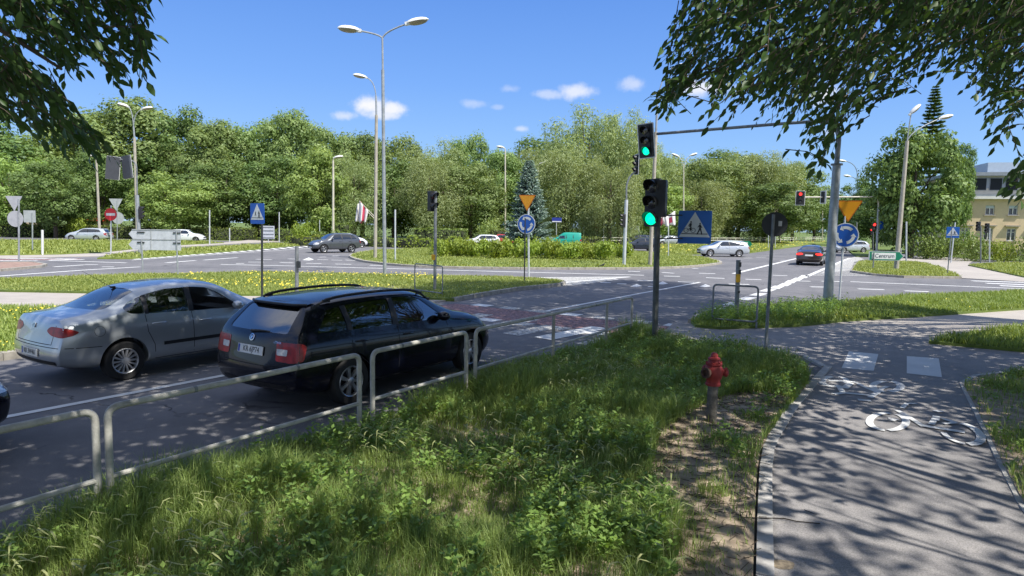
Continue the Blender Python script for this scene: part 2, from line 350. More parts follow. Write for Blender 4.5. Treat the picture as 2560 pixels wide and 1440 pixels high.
def resample(pts, n):
    """smooth closed/open polyline through world points"""
    out = []; pts = [Vector(p[:2]) for p in pts]
    for i in range(len(pts)-1):
        p0 = pts[max(i-1, 0)]; p1 = pts[i]; p2 = pts[i+1]; p3 = pts[min(i+2, len(pts)-1)]
        for k in range(n):
            t = k/n; out.append(.5*((2*p1)+(p2-p0)*t+(2*p0-5*p1+4*p2-p3)*t*t+(3*p1-p0-3*p2+p3)*t*t*t))
    out.append(pts[-1]); return [(p.x, p.y) for p in out]
random.seed(3)
# island between the two carriageways (left), pavement and strip beside our lanes
E_top = resample(W2([(-900, 730), (0, 697), (300, 687), (560, 681), (700, 680), (960, 686), (1280, 692), (1395, 700)], ZG), 4)
E_low = W2([(1410, 705), (1400, 709), (1290, 720), (1200, 734), (1135, 746), (1060, 744), (960, 736), (577, 735), (0, 725), (-900, 728)], ZG)
_, POLY_E = island('grass_island', None, world=E_top+E_low)
ribbon('kerb', E_top+W2([(1410, 705), (1400, 709), (1290, 720), (1200, 734), (1135, 746)], ZG), .16, -.1, ZG+.03, side=0)
sheet('pavement', W2([(-900, 728), (0, 725), (577, 735), (960, 736), (1060, 744), (1135, 748), (900, 776), (850, 780), (400, 773), (0, 765), (-900, 790)], ZP), ZP, M_pave, .2)
_, POLY_F = island('grass_strip', [(-900, 790), (0, 765), (400, 773), (850, 780), (60, 878), (-700, 990)], M_turf2)
ribbon('kerb', W2([(-700, 1000), (0, 886), (60, 878), (500, 826), (900, 776)], ZG), .18, -.1, ZG+.03)
# roundabout centre
G_front = resample(W2([(877, 640), (890, 646), (930, 654), (1050, 664), (1300, 669), (1600, 669), (1720, 665), (1790, 658), (1798, 653), (1770, 645)], ZG), 4)
G_back = resample(W2([(1770, 645), (1690, 634), (1550, 626), (1300, 619), (1100, 619), (950, 624), (890, 633), (877, 640)], ZG), 3)
_, POLY_G = island('roundabout_island', None, world=G_front+G_back[1:-1])
ribbon('kerb', G_front+G_back[1:-1], .3, -.1, ZG+.02, closed=True)
# right hand strips
C_top = W2([(1727, 801), (1765, 783), (1850, 772), (1900, 766), (2060, 757), (2300, 740), (2560, 728), (3300, 690)], ZG)
_, POLY_C = island('grass_strip', None, world=C_top+W2([(3300, 740), (2560, 770), (2230, 792), (2110, 799), (2000, 811), (1800, 817), (1738, 812)], ZG))
ribbon('kerb', C_top, .16, -.1, ZG+.03)
KPX = [(2062, 916), (2030, 950), (1985, 1000), (1958, 1034), (1925, 1085), (1908, 1118), (1899, 1170), (1896, 1230), (1893, 1300), (1890, 1440), (1885, 1700), (1880, 2600)]
K_w = W2(KPX, ZP)
PR = W2([(3600, 2600), (2680, 1430), (2560, 1265), (2500, 1150), (2442, 1030), (2405, 958), (2440, 940), (2560, 926), (3300, 880), (3300, 740), (2560, 770), (2230, 792), (2110, 799), (2000, 811), (1800, 817), (1738, 812), (1722, 802), (1690, 802), (1640, 846), (1760, 858), (1880, 868), (2010, 890)], ZP)
sheet('cycle_path', K_w+PR, ZP, M_asph2, .2)
ribbon('path_edging', K_w, .12, -.1, ZP+.02, M_kerb2, side=1)
ribbon('path_edging', W2([(2062, 916), (2010, 888), (1880, 866), (1760, 857), (1650, 848)], ZP), .10, -.1, ZP+.012, M_kerb2)
ribbon('path_edging', W2([(2680, 1430), (2560, 1265), (2500, 1150), (2442, 1030), (2405, 958), (2440, 940), (2560, 926), (3300, 880)], ZP), .08, -.1, ZP+.015, M_kerb2)
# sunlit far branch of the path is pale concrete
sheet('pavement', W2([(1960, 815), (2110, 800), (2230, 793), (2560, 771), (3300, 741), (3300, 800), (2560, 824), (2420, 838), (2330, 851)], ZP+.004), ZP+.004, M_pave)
_, POLY_R2 = island('grass_strip', [(2322, 852), (2420, 838), (2560, 824), (3300, 800), (3300, 860), (2560, 873)], M_turf)
_, POLY_R = island('verge', [(2408, 960), (2440, 944), (2560, 930), (3300, 885), (3600, 2200), (2690, 1430), (2565, 1265), (2505, 1150), (2447, 1030)], M_dirt, z=.06)
# near verge with railing line
ra, rb = Vector((-3.14, 5.09)), Vector((2.96, 14.66)); rdir = (rb-ra).normalized(); rn = Vector((-rdir.y, rdir.x))
V_road = [tuple(ra-rdir*12+rn*.22), tuple(rb+rdir*.15+rn*.22)]
POLY_V = V_road+W2([(1660, 850), (1760, 861), (1880, 874), (1960, 905), (2022, 948), (2020, 962), (1981, 1005), (1952, 1038), (1918, 1090), (1902, 1120), (1893, 1172), (1890, 1230), (1887, 1300), (1883, 1440), (1876, 1700), (1860, 2600)], .08)
# the near verge: a gently uneven soil surface
vb = bmesh.new(); xs = np.arange(-12, 8, .22); ys = np.arange(-4, 15.2, .22); rngv = np.random.default_rng(5)
def vh(x, y): return .085+.03*math.sin(x*1.3+.7*y)+.02*math.sin(2.1*y-1.7*x)
gx, gy = np.meshgrid(xs, ys); ins = inpoly(gx, gy, POLY_V)
bd = []; 
for i in range(len(POLY_V)):
    a = Vector(POLY_V[i]); c = Vector(POLY_V[(i+1) % len(POLY_V)]); k = max(1, int((c-a).length/.4))
    for q in range(k): bd.append(a.lerp(c, q/k))
nb = len(bd); vin = bd+[Vector((x, y)) for x, y in zip(gx[ins]+rngv.uniform(-.05, .05, ins.sum()), gy[ins]+rngv.uniform(-.05, .05, ins.sum()))]
vo, eo, fo, ov, oe, of = geometry.delaunay_2d_cdt(vin, [(q, (q+1) % nb) for q in range(nb)], [list(range(nb))], 1, 1e-4)
mbv = MB(); mbv.add([(v.x, v.y, .045 if min(o_, default=9999) < nb else vh(v.x, v.y)) for v, o_ in zip(vo, ov)], [tuple(f) for f in fo])
tag(mbv.build('verge_soil', M_dirt, angle=180), kind='structure')
# far islands and lawns
_, POLY_H = island('grass_island', [(2131, 677), (2146, 656), (2187, 652), (2293, 655), (2345, 668), (2402, 692), (2258, 690), (2187, 685)])
ribbon('kerb', W2([(2146, 656), (2131, 677), (2187, 685), (2258, 690), (2402, 692)], ZG), .2, -.1, ZG+.02)
sheet('pavement', W2([(2190, 649), (2320, 641), (2440, 647), (2420, 660), (2560, 690), (2900, 730), (2900, 738), (2560, 704), (2405, 695), (2350, 669), (2300, 654)], ZP), ZP, M_pave, .2)
_, POLY_H2 = island('grass_strip', [(2420, 662), (2500, 656), (2900, 668), (2900, 725), (2560, 691)])
_, POLY_H3 = island('grass_strip', [(2440, 646), (2560, 652), (2900, 660), (2900, 640), (2350, 628), (2230, 628), (2280, 636)])
_, POLY_L1 = island('grass_strip', [(-500, 640), (0, 636), (150, 634), (250, 630), (345, 620), (420, 613), (560, 606), (440, 603), (300, 601), (0, 601), (-500, 604)], M_turf2)
sheet('pavement', W2([(-500, 652), (0, 645), (110, 643), (175, 641), (250, 640), (340, 626), (440, 618), (620, 607), (740, 602), (620, 600), (560, 606), (420, 613), (345, 620), (250, 630), (150, 634), (0, 636), (-500, 640)], ZP), ZP, M_pave, .2)
_, POLY_L2 = island('grass_strip', [(243, 644), (300, 636), (440, 623), (640, 612), (760, 606), (780, 610), (640, 622), (440, 636), (330, 644)], M_turf2)
_, POLY_L3 = island('grass_strip', [(700, 603), (760, 606), (780, 610), (1150, 613), (1150, 604), (900, 601)], M_turf)
sheet('brick_island', W2([(-500, 668), (0, 655), (85, 655), (115, 660), (100, 664), (0, 673), (-500, 700)], ZG), ZG, M_brick, .2)
ribbon('kerb', W2([(-500, 668), (0, 655), (85, 655), (115, 660), (100, 664), (0, 673), (-500, 700)], ZG), .15, -.1, ZG+.02)
_, POLY_R3 = island('grass_strip', [(1640, 622), (1660, 635), (1760, 634), (1860, 633), (1950, 621), (2062, 606), (2062, 602), (1850, 607), (1650, 612)], M_turf2)
_, POLY_R4 = island('grass_strip', [(2110, 618), (2140, 640), (2190, 640), (2180, 620)], M_turf)

# -------------------------------------------------- painted markings
MK = {'w': MB(), 'o': MB(), 'r': MB(), 'p': MB()}; DC = [0]
def dash(x0, y0, x1, y1, w=.14, k='w', z=.004):
    DC[0] += 1; z += (DC[0] % 12)*.0003; a, b = P(x0, y0, z), P(x1, y1, z); t = (b-a).normalized(); nn_ = Vector((-t.y, t.x, 0))*w/2
    MK[k].flat([tuple((a+nn_)[:2]), tuple((b+nn_)[:2]), tuple((b-nn_)[:2]), tuple((a-nn_)[:2])], z)
def stroke(pts, w, k='w', z=ZP+.004, closed=False, wd=False):
    pts = pts if wd else [P(x, y, z) for x, y in pts]; pts = [Vector(p[:2]) for p in pts]; nn = len(pts); vs = []; fs = []
    for i, p in enumerate(pts):
        a = pts[i-1] if (i > 0 or closed) else p; c = pts[(i+1) % nn] if (i < nn-1 or closed) else p
        t = (c-a).normalized(); nr = Vector((-t.y, t.x)); vs += [(*(p+nr*w/2), z), (*(p-nr*w/2), z)]
    for i in range(nn if closed else nn-1): j = (i+1) % nn; fs.append((2*i, 2*i+1, 2*j+1, 2*j))
    MK[k].add(vs, fs)
DL = [(1748, 683, 1788, 684), (1765, 694, 1811, 696), (1822, 710, 1873, 711), (1864, 698, 1903, 699), (1932, 688, 1968, 689), (1973, 702, 2026, 703), (2026, 717, 2082, 718), (2054, 703, 2107, 704),
      (1695, 704, 1736, 706), (1501, 706, 1527, 707), (1543, 709, 1566, 710), (1594, 701, 1640, 702), (1570, 678, 1600, 679), (1655, 681, 1685, 683), (1660, 690, 1700, 691), (1620, 716, 1640, 717),
      (720, 647, 749, 648), (793, 649, 820, 649.5), (828, 650, 856, 650.5), (864, 650, 888, 651), (765, 658, 804, 659), (838, 660, 878, 661), (798, 643, 815, 642.5), (831, 640, 848, 639.5), (700, 656, 733, 657),
      (924, 663, 957, 664), (998, 665, 1028, 666), (1060, 668, 1100, 669), (415, 657, 489, 651), (510, 650, 594, 644), (212, 661, 245, 661), (255, 667, 285, 667), (620, 655, 660, 655), (640, 648, 680, 649), (590, 659, 610, 659),
      (2145, 722, 2210, 724), (2262, 727, 2322, 729), (1860, 645, 1880, 645), (1890, 643, 1915, 643), (1950, 652, 1965, 652), (1730, 671, 1745, 671)]
for d in DL: dash(*d, w=.28)
for d in [(1000, 672, 1300, 680), (1300, 680, 1610, 688), (700, 664, 957, 671), (957, 671, 1000, 672), (552, 661, 700, 664), (-400, 716, 0, 690), (0, 690, 211, 675), (211, 675, 352, 667), (123, 651, 316, 657), (2126, 704, 2560, 722), (2560, 722, 2900, 738),
          (1834, 684, 1975, 650), (1975, 650, 2030, 637), (2017, 691, 2102, 654), (2102, 654, 2125, 645), (135, 667, 211, 662)]: dash(*d, w=.26)
for (x, y, w) in [(1798, 773, 26), (1830, 760, 20), (1867, 746, 28), (1896, 736, 25), (1920, 725.5, 22), (1942, 718, 17), (1962, 711.5, 16), (1977, 704, 12), (1993, 698, 15), (2010, 691.5, 12), (1765, 786, 20)]:
    dash(x-w*.42, y+3.2, x+w*.42, y-3.2, w=.42)
# our lanes
dash(-300, 1101, 50, 1035, .13); dash(50, 1035, 560, 938, .13); dash(560, 938, 1185, 811, .13, 'o'); dash(1345, 781, 1750, 705.5, .14)
# small arrows / yield teeth
for (x, y) in [(1590, 713), (1762, 713.5), (770, 647), (1655, 707)]:
    MK['w'].flat(W2([(x-14, y+3), (x+2, y-3.4), (x+15, y+2), (x+2, y+4)], .004), .004)
# hatched areas
for k in range(22):
    t = k/21; x0, y0 = 345+t*430, 648-t*30; dash(x0, y0, x0-34, y0-6.5, w=.45)
dash(330, 650, 790, 620, .2); 
for k in range(9): t = k/8; dash(1415+t*120, 714-t*14, 1330+t*190, 697-t*3, w=.55, k='o')
dash(1398, 707, 1575, 692, .2); dash(1300, 694, 1575, 692, .2); dash(1410, 713, 1480, 706, .5, 'o')
MK['o'].flat(W2([(1330, 694), (1560, 693), (1500, 702), (1420, 712), (1400, 703)], .002), .002)
for k in range(12): t = k/11; dash(2030+t*60, 688-t*26, 2130+t*18+(1-t)*120, 684-t*26+(1-t)*6, w=.35, k='o')
MK['o'].flat(W2([(2096, 657), (2140, 640), (2160, 648), (2135, 655), (2126, 676), (2050, 684)], .002), .002)
for k in range(3): dash(2430+k*35, 702+k*6, 2900, 716+k*8, w=.5)
for k in range(7): t = k/6; dash(-60+t*200, 645+t*2, -20+t*210, 645.5+t*2, w=.5, k='w'); dash(-60+t*220, 652-t*3, -20+t*230, 652-t*3, .45)
for (a, b) in [((-100, 650), (200, 648))]: dash(*a, *b, w=1.6, k='r', z=.003)
# red cycle crossing and zebra over our lanes
rd = rdir; c0 = P(1072, 768); c1 = P(1760, 846); ax = (c1-c0).normalized(); rd3 = Vector((rd.x, rd.y, 0))
MK['r'].flat([tuple(v[:2]) for v in (c0+rd3*1.25, c1+rd3*1.15, c1-rd3*.75, c0-rd3*.75)], .004)
nsq = 8; Lc = (c1-c0).length
for k in range(nsq):
    for s, off in ((0, 1.45), (1, -.95)):
        p = c0+ax*(.5+k*Lc/nsq+(0. if s else .15))+rd3*off
        MK['o' if (k+s) % 3 else 'w'].flat([tuple(v[:2]) for v in (p+rd3*.24, p+ax*.62+rd3*.24, p+ax*.62-rd3*.24, p-rd3*.24)], .008)
for (x0, y0, x1, y1) in [(1196, 823, 1330, 797), (1276, 836, 1384, 815), (1356, 846, 1500, 818), (1100, 808, 1215, 785), (1462, 862, 1545, 845), (1256, 928, 1325, 913), (1560, 876, 1640, 858)]:
    dash(x0, y0, x1, y1, .5, 'o' if x0 % 3 else 'w', .005)
# path: two give-way blocks and two bicycle symbols
ZM = ZP+.004
for q in ([(2122, 878), (2196, 885), (2184, 927), (2104, 920)], [(2267, 890), (2347, 896), (2355, 943), (2267, 933)]): MK['w'].flat(W2(q, ZM), ZM)
def cz(pts): return [(x/2.182+1900, y/2.182+780) for x, y in pts]
def ell(cx, cy, rx, ry, a0, a1, rot=0., n=22):
    o = []
    for i in range(n+1):
        a = rad(a0+(a1-a0)*i/n); x = rx*math.cos(a); y = ry*math.sin(a); o.append((cx+x*math.cos(rot)-y*math.sin(rot), cy+x*math.sin(rot)+y*math.cos(rot)))
    return o
for pts, w in [(ell(405, 378, 68, 27, 60, 260), .11), (ell(405, 378, 68, 27, -70, 20), .09), (ell(692, 405, 76, 29, 100, 262), .1), (ell(692, 405, 76, 29, -72, 78), .11),
               ([(372, 372), (520, 381)], .1), ([(520, 381), (575, 410), (640, 438)], .07), ([(640, 438), (668, 415), (695, 405)], .07), ([(645, 435), (600, 466)], .08), ([(400, 447), (460, 440), (612, 455)], .09), ([(455, 443), (432, 408)], .08), ([(462, 415), (495, 385)], .1), ([(535, 478), (605, 484)], .1),
               (ell(697, 597, 100, 47, 100, 275), .085), (ell(697, 597, 100, 47, -60, 88), .085), ([(700, 578), (742, 584), (715, 592)], .07), ([(745, 533), (810, 570), (895, 625)], .07), ([(775, 523), (800, 498), (852, 498)], .06), ([(885, 618), (960, 630), (1118, 655)], .1), ([(935, 612), (962, 566), (1010, 585), (1068, 602)], .07), ([(1068, 602), (1000, 608)], .06), ([(955, 541), (990, 538)], .09), ([(962, 566), (958, 590)], .08),
               (ell(1100, 660, 110, 52, 25, 62, .3), .1), (ell(1100, 660, 110, 52, -100, 22, .3), .09), (ell(1100, 660, 110, 52, 72, 150, .3), .06)]:
    ZM += .0006; stroke(cz(pts), w*1.05, 'p', z=ZM)
tag(MK['w'].build('road_marking', M_white, smooth=False), kind='structure'); tag(MK['o'].build('road_marking', M_white2, smooth=False), kind='structure'); tag(MK['p'].build('road_marking', paint_mark('path_paint_white', (.74, .74, .72), .22), smooth=False), kind='structure'); tag(MK['r'].build('road_marking', M_red, smooth=False), kind='structure')
# brick slab and patch lying at the strip edge, patch of bare concrete in the island
b = MB(); b.box((0, 0, .0), (.75, .35, .16)); o = b.build('stone_slab', M_kerb2, loc=None, smooth=False); o.location = P(2033, 801, .03)+Vector((0, 0, .04)); o.rotation_euler = (0, 0, rad(3)); tag(o, 'low concrete slab lying at the edge of the strip below the tall signal mast', 'slab')
sheet('pavement', W2([(925, 725), (965, 712), (1040, 717), (1000, 727)], ZG+.006), ZG+.006, M_pave)
# patch in path, stick and pebbles
b = MB(); p0 = P(1955, 1412, ZP); b.flat([(p0.x+.09*math.cos(a)*(1+.15*math.sin(3*a)), p0.y+.075*math.sin(a)*(1+.1*math.cos(2*a))) for a in np.linspace(0, 2*math.pi, 20, endpoint=False)], ZP+.004)
tag(b.build('path', mat('patch_stone', (.36, .29, .2), .9, var=.3, vscale=25), smooth=False), kind='structure')
b = MB(); b.tube([P(1700, 1283, .09), P(1860, 1294, .08), P(1960, 1296, .05), P(1990, 1303, .047), P(2050, 1309, .045)], [.002, .004, .006, .005, .004], 5); tag(b.build('stick', mat('dead_stick', (.02, .015, .012), .9)), 'thin dark stick lying across the pale path edging', 'stick')
b = MB(); b.tube([P(2010, 1274, .045), P(2042, 1287, .045)], [.003, .002], 5); tag(b.build('stick', mat('dead_stick')), 'short dark twig lying on the path just beyond the longer stick', 'stick')
# ================================================================ vegetation
rng = np.random.default_rng(11); random.seed(11)
L_bright = leafmat('foliage_bright', (.15, .25, .06), (.37, .47, .14), .33)
L_mid = leafmat('foliage_mid', (.12, .205, .06), (.30, .39, .135), .32)
L_dark = leafmat('foliage_dark', (.065, .13, .035), (.21, .30, .085), .28)
L_willow = leafmat('foliage_willow', (.175, .24, .09), (.39, .46, .21), .35)
L_spruce = leafmat('foliage_blue_spruce', (.25, .36, .33), (.52, .64, .60), .1)
L_linden = leafmat('foliage_linden', (.04, .10, .022), (.28, .43, .11), .26, nscale=1.1)
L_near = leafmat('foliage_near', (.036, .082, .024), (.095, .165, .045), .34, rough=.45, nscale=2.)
L_hedge = leafmat('foliage_hedge', (.10, .15, .03), (.23, .30, .07), .25, nscale=.8)
L_shrub = leafmat('foliage_shrub', (.14, .22, .03), (.36, .44, .07), .35, nscale=.8)
M_bark = mat('bark', (.14, .11, .085), .95, var=.3, vscale=6, bump=.8, bscale=15)
def leaf_cards(C, Nrm, size, aspect, rng, long_dir=None, droop=0.):
    """rhombic leaf faces. C centres, Nrm normals, size lengths"""
    n = len(C); Nn = Nrm/np.maximum(np.linalg.norm(Nrm, axis=1, keepdims=True), 1e-6)
    r = rng.normal(size=(n, 3)) if long_dir is None else long_dir+rng.normal(size=(n, 3))*.25
    r[:, 2] -= droop
    t = r-Nn*(r*Nn).sum(1, keepdims=True); t /= np.maximum(np.linalg.norm(t, axis=1, keepdims=True), 1e-6); b = np.cross(Nn, t)
    s = size[:, None]; a = aspect
    V = np.stack([C-t*s*.5, C+b*s*a*.5-t*s*.08+Nn*s*.05, C+t*s*.5, C-b*s*a*.5-t*s*.08+Nn*s*.05], 1).reshape(-1, 3)
    return V, np.arange(4*n), np.full(n, 4)
def crown_mesh(name, seed, m, rx, rz, nl, lr, nleaf, ls, style='round', aspect=.6, zc=0.):
    """crown centred on the origin; returns mesh and lobe centres"""
    r = np.random.default_rng(seed); lob = []
    while len(lob) < nl:
        d = r.normal(size=3); d /= np.linalg.norm(d); k = r.uniform(.35, .95)**.6
        p = np.array([d[0]*rx*k, d[1]*rx*k, d[2]*rz*k])
        if style == 'cone': z = r.uniform(-1, 1); k = (1-z)/2*.9+.1; a = r.uniform(0, 6.28); rr = r.uniform(.4, 1)*rx*k; p = np.array([rr*math.cos(a), rr*math.sin(a), z*rz])
        if p[2] < -rz*.95: continue
        lob.append(p)
    lob = np.array(lob); LR = r.uniform(lr*.6, lr*1.35, nl); w = LR**2/np.sum(LR**2); cnt = np.maximum(8, (w*nleaf).astype(int)); Cs = []; Ns = []
    for p, q, c in zip(lob, LR, cnt):
        d = r.normal(size=(c, 3)); d /= np.linalg.norm(d, axis=1, keepdims=True); d[:, 2] = np.where(d[:, 2] < -.6, -d[:, 2]*.6, d[:, 2])
        rad_ = q*r.uniform(.55, 1.08, (c, 1))*(1+.22*np.sin(d[:, :1]*7+p[0])*np.cos(d[:, 2:3]*6+p[1])+.12*np.sin(d[:, 1:2]*15+p[2]))
        sq = np.array([1.05, 1.05, .95]) if style != 'willow' else np.array([1., 1., .8]); pts = p+d*rad_*sq
        nn_ = d+r.normal(size=(c, 3))*.3; nn_[:, 2] += .15
        if style == 'willow':
            fall = r.uniform(0, 1, c)**1.6*q*2.3; ang = np.arctan2(d[:, 1], d[:, 0]); key = np.round(ang*5)/5; pts[:, 0] = p[0]+np.cos(key)*rad_[:, 0]*(.6+.4*r.uniform(size=c)); pts[:, 1] = p[1]+np.sin(key)*rad_[:, 0]*(.6+.4*r.uniform(size=c)); pts[:, 2] -= fall
        Cs.append(pts); Ns.append(nn_)
    C = np.vstack(Cs); Nn = np.vstack(Ns); sz = r.uniform(ls*.6, ls*1.4, len(C))
    V, f, lt = leaf_cards(C, Nn, sz, aspect, r, droop=1.5 if style == 'willow' else .2)
    return npmesh(name, V, f, lt, m), lob
def trunk_mb(mb, base, top, r0, lobes, seed, nb=9, twig=.35):
    r = random.Random(seed); base = Vector(base); top = Vector(top); mid = base.lerp(top, .5)+Vector((r.uniform(-.3, .3), r.uniform(-.3, .3), 0))
    pts = [base-Vector((0, 0, .3)), base+Vector((0, 0, .2)), mid, top]; mb.tube(pts, [r0*1.35, r0*1.1, r0*.75, r0*.3], 9)
    L = list(lobes); r.shuffle(L)
    for q in L[:nb]:
        q = Vector(q); s = base.lerp(top, r.uniform(.3, .75)); m_ = s.lerp(q, .5)+Vector((0, 0, r.uniform(.2, .8)))
        mb.tube([s, m_, q], [r0*.38, r0*.22, r0*.06], 6, cap=False)
VAR = {}
def get_crown(kind, k):
    key = (kind, k)
    if key not in VAR:
        sd = hash(kind) % 1000 if False else sum(map(ord, kind))+k*17
        if kind == 'round': a = crown_mesh('crown', sd, L_mid, 5.2, 7.2, 85, 1.45, 27000, .33)
        elif kind == 'bright': a = crown_mesh('crown', sd, L_bright, 5.0, 6.4, 70, 1.35, 24000, .32)
        elif kind == 'dark': a = crown_mesh('crown', sd, L_dark, 5.2, 6.6, 64, 1.5, 22000, .35)
        elif kind == 'willow': a = crown_mesh('crown', sd, L_willow, 5.6, 7.4, 75, 1.5, 30000, .38, 'willow', .28)
        elif kind == 'linden': a = crown_mesh('crown', sd, L_linden, 5.2, 6.0, 80, 1.25, 26000, .36)
        VAR[key] = a
    return VAR[key]
TREES = []
def tree(px, depth, ytop, width, kind, label, k=0, ybot=None, name=None, group='trees of the far park edge', rot=None):
    """px: photo column, depth: metres, ytop: photo row of the crown top, width: crown width in photo px"""
    x = (px-1280)/FPX*depth; base = Vector((x, depth, 0)); H = ZAT(base, ytop); zb = ZAT(base, ybot) if ybot else H*.03
    me, lob = get_crown(kind, k); rx, rz = {'round': (5.9, 7.8), 'bright': (5.7, 7.0), 'dark': (5.9, 7.2), 'willow': (6.2, 8.4), 'linden': (5.8, 6.6)}[kind]
    sx = width/2/FPX*depth/rx; sz = (H-zb)/2/rz; zc = (H+zb)/2
    nm = name or {'willow': 'willow_tree', 'round': 'broadleaf_tree', 'bright': 'broadleaf_tree', 'dark': 'broadleaf_tree', 'linden': 'linden_tree'}[kind]
    t = empty(nm, base, label=label, cat='tree', group=group); a = random.uniform(0, 6.28) if rot is None else rot
    c = link_mesh('crown', me, t); c.location = (0, 0, zc); c.scale = (sx, sx, sz); c.rotation_euler = (0, 0, a)
    Rm = Matrix.Rotation(a, 3, 'Z'); LL = [Rm @ Vector((q[0]*sx, q[1]*sx, q[2]*sz))+Vector((0, 0, zc)) for q in lob]
    mb = MB(); trunk_mb(mb, (0, 0, 0), (0, 0, zc+rz*sz*.3), .018*H+.06, LL, int(px), 8); mb.build('trunk', M_bark, t)
    TREES.append(t); return t
TL = [  # px, depth, ytop, width, kind, label
 (-60, 96, 300, 330, 'dark', 'tall dark tree at the far left edge of the park'),
 (60, 104, 300, 260, 'bright', 'bright green tree above the left hedge behind the hanging leaves'),
 (205, 108, 262, 230, 'round', 'rounded park tree directly left of the twin headed concrete lamp'),
 (345, 112, 243, 270, 'round', 'highest domed crown of the left park row behind the twin headed concrete lamp'),
 (455, 112, 268, 200, 'dark', 'dark topped tree right of the highest domed crown on the left'),
 (545, 108, 298, 190, 'round', 'park tree with an even dome above the blue crossing sign, left side'),
 (640, 112, 278, 190, 'round', 'park tree rising above the blue crossing sign'),
 (730, 110, 273, 190, 'round', 'olive green park tree with a broad top, right of the blue crossing sign'),
 (820, 108, 292, 180, 'round', 'park tree behind the lamp with the brown pole'),
 (905, 112, 318, 150, 'dark', 'dark park tree just behind the tall double street lamp'),
 (985, 110, 318, 170, 'round', 'park tree between the tall double street lamp and the red signal'),
 (1075, 108, 330, 190, 'willow', 'grey green weeping tree behind the red pedestrian signal'),
 (1170, 112, 312, 120, 'round', 'narrow high top rising right of the red pedestrian signal'),
 (1245, 108, 372, 150, 'round', 'low crown just left of the blue spruce'),
 (140, 84, 395, 170, 'dark', 'dark rounded maple in front of the left hedge'),
 (30, 88, 352, 190, 'bright', 'yellow green tree partly hidden by the hanging ash leaves'),
 (255, 92, 372, 160, 'dark', 'shadowy tree right behind the bare pole and signal backs'),
 (440, 88, 420, 190, 'bright', 'bright yellow green broad shrub like tree behind the white direction boards'),
 (560, 94, 400, 200, 'dark', 'dark tree filling the gap left of the blue crossing sign'),
 (690, 96, 380, 190, 'dark', 'dark green tree directly right of the blue crossing sign'),
 (795, 90, 352, 180, 'bright', 'light green drooping tree behind the cream lamp pole'),
 (885, 92, 360, 150, 'willow', 'pale weeping tree above the red and white flag'),
 (985, 96, 400, 190, 'dark', 'deep shaded tree above the round clipped hedge'),
 (1070, 92, 370, 160, 'willow', 'weeping tree with hanging strands above the clipped hedge'),
 (1175, 96, 390, 170, 'round', 'full green tree left of the blue spruce'),
 (1345, 112, 335, 170, 'willow', 'small willow crown rising over the blue spruce'),
 (1465, 104, 238, 250, 'willow', 'tallest willow with a double feathery top, centre right'),
 (1548, 100, 240, 180, 'willow', 'feathery willow just left of the hanging green signal'),
 (1410, 92, 345, 180, 'willow', 'broad willow right behind the blue spruce'),
 (1520, 88, 372, 170, 'willow', 'lower willow left of the green signal post'),
 (1620, 96, 340, 150, 'willow', 'yellowish willow behind the hanging green signal'),
 (1700, 100, 372, 170, 'willow', 'willow behind the small twin lamp, right of the green signal'),
 (1775, 92, 378, 170, 'round', 'rounded tree behind the blue cycle crossing sign'),
 (1840, 98, 358, 190, 'willow', 'wide willow right of the blue cycle crossing sign'),
 (1905, 96, 362, 180, 'willow', 'brownish green willow behind the round sign back'),
 (1975, 112, 405, 150, 'round', 'tree beside the far lamp with one head'),
 (2030, 128, 452, 120, 'round', 'last tree of the row where the right road vanishes'),
 (1640, 84, 430, 140, 'bright', 'light green low tree directly behind the green signal post'),
 (1745, 86, 440, 150, 'willow', 'low willow above the blue cycle crossing sign'),
 (1930, 88, 445, 170, 'dark', 'dark low tree behind the round sign back'),
]
for i, (px, dp, yt, w, kd, lb) in enumerate(TL): tree(px, dp*(1.38 if px > 1600 else 1), yt-(8 if kd == 'willow' else 0), w*1.12, kd, lb, i % 2)
tree(2272, 66, 298, 236, 'linden', 'large free standing linden between the right road and the yellow building', 0, ybot=640, group=None, rot=1.)
tree(2378, 74, 345, 80, 'linden', 'side crown of a tree between the large linden and the yellow building', 1, ybot=600, group=None)
tree(2130, 120, 445, 120, 'dark', 'distant dark tree behind the orange yield sign on the right', 0, group=None)
tree(2180, 96, 480, 130, 'dark', 'dark tree below the linden behind the far signal mast', 1, group=None)
tree(2090, 150, 500, 90, 'round', 'small distant tree beyond the end of the right road', 1, group=None)
for i in range(9):   # second row so that no gap shows the plain behind
    tree(-60+i*235, 128 if i < 7 else 175, 350+(i % 3)*14, 300, 'dark', 'dark background tree of the second park row, %s' % ['far left', 'behind the signal backs', 'behind the white direction boards', 'behind the blue crossing sign', 'behind the flag', 'behind the red pedestrian signal', 'behind the blue spruce', 'behind the green signal post', 'behind the round sign back'][i], i % 2, group='second row of park trees')
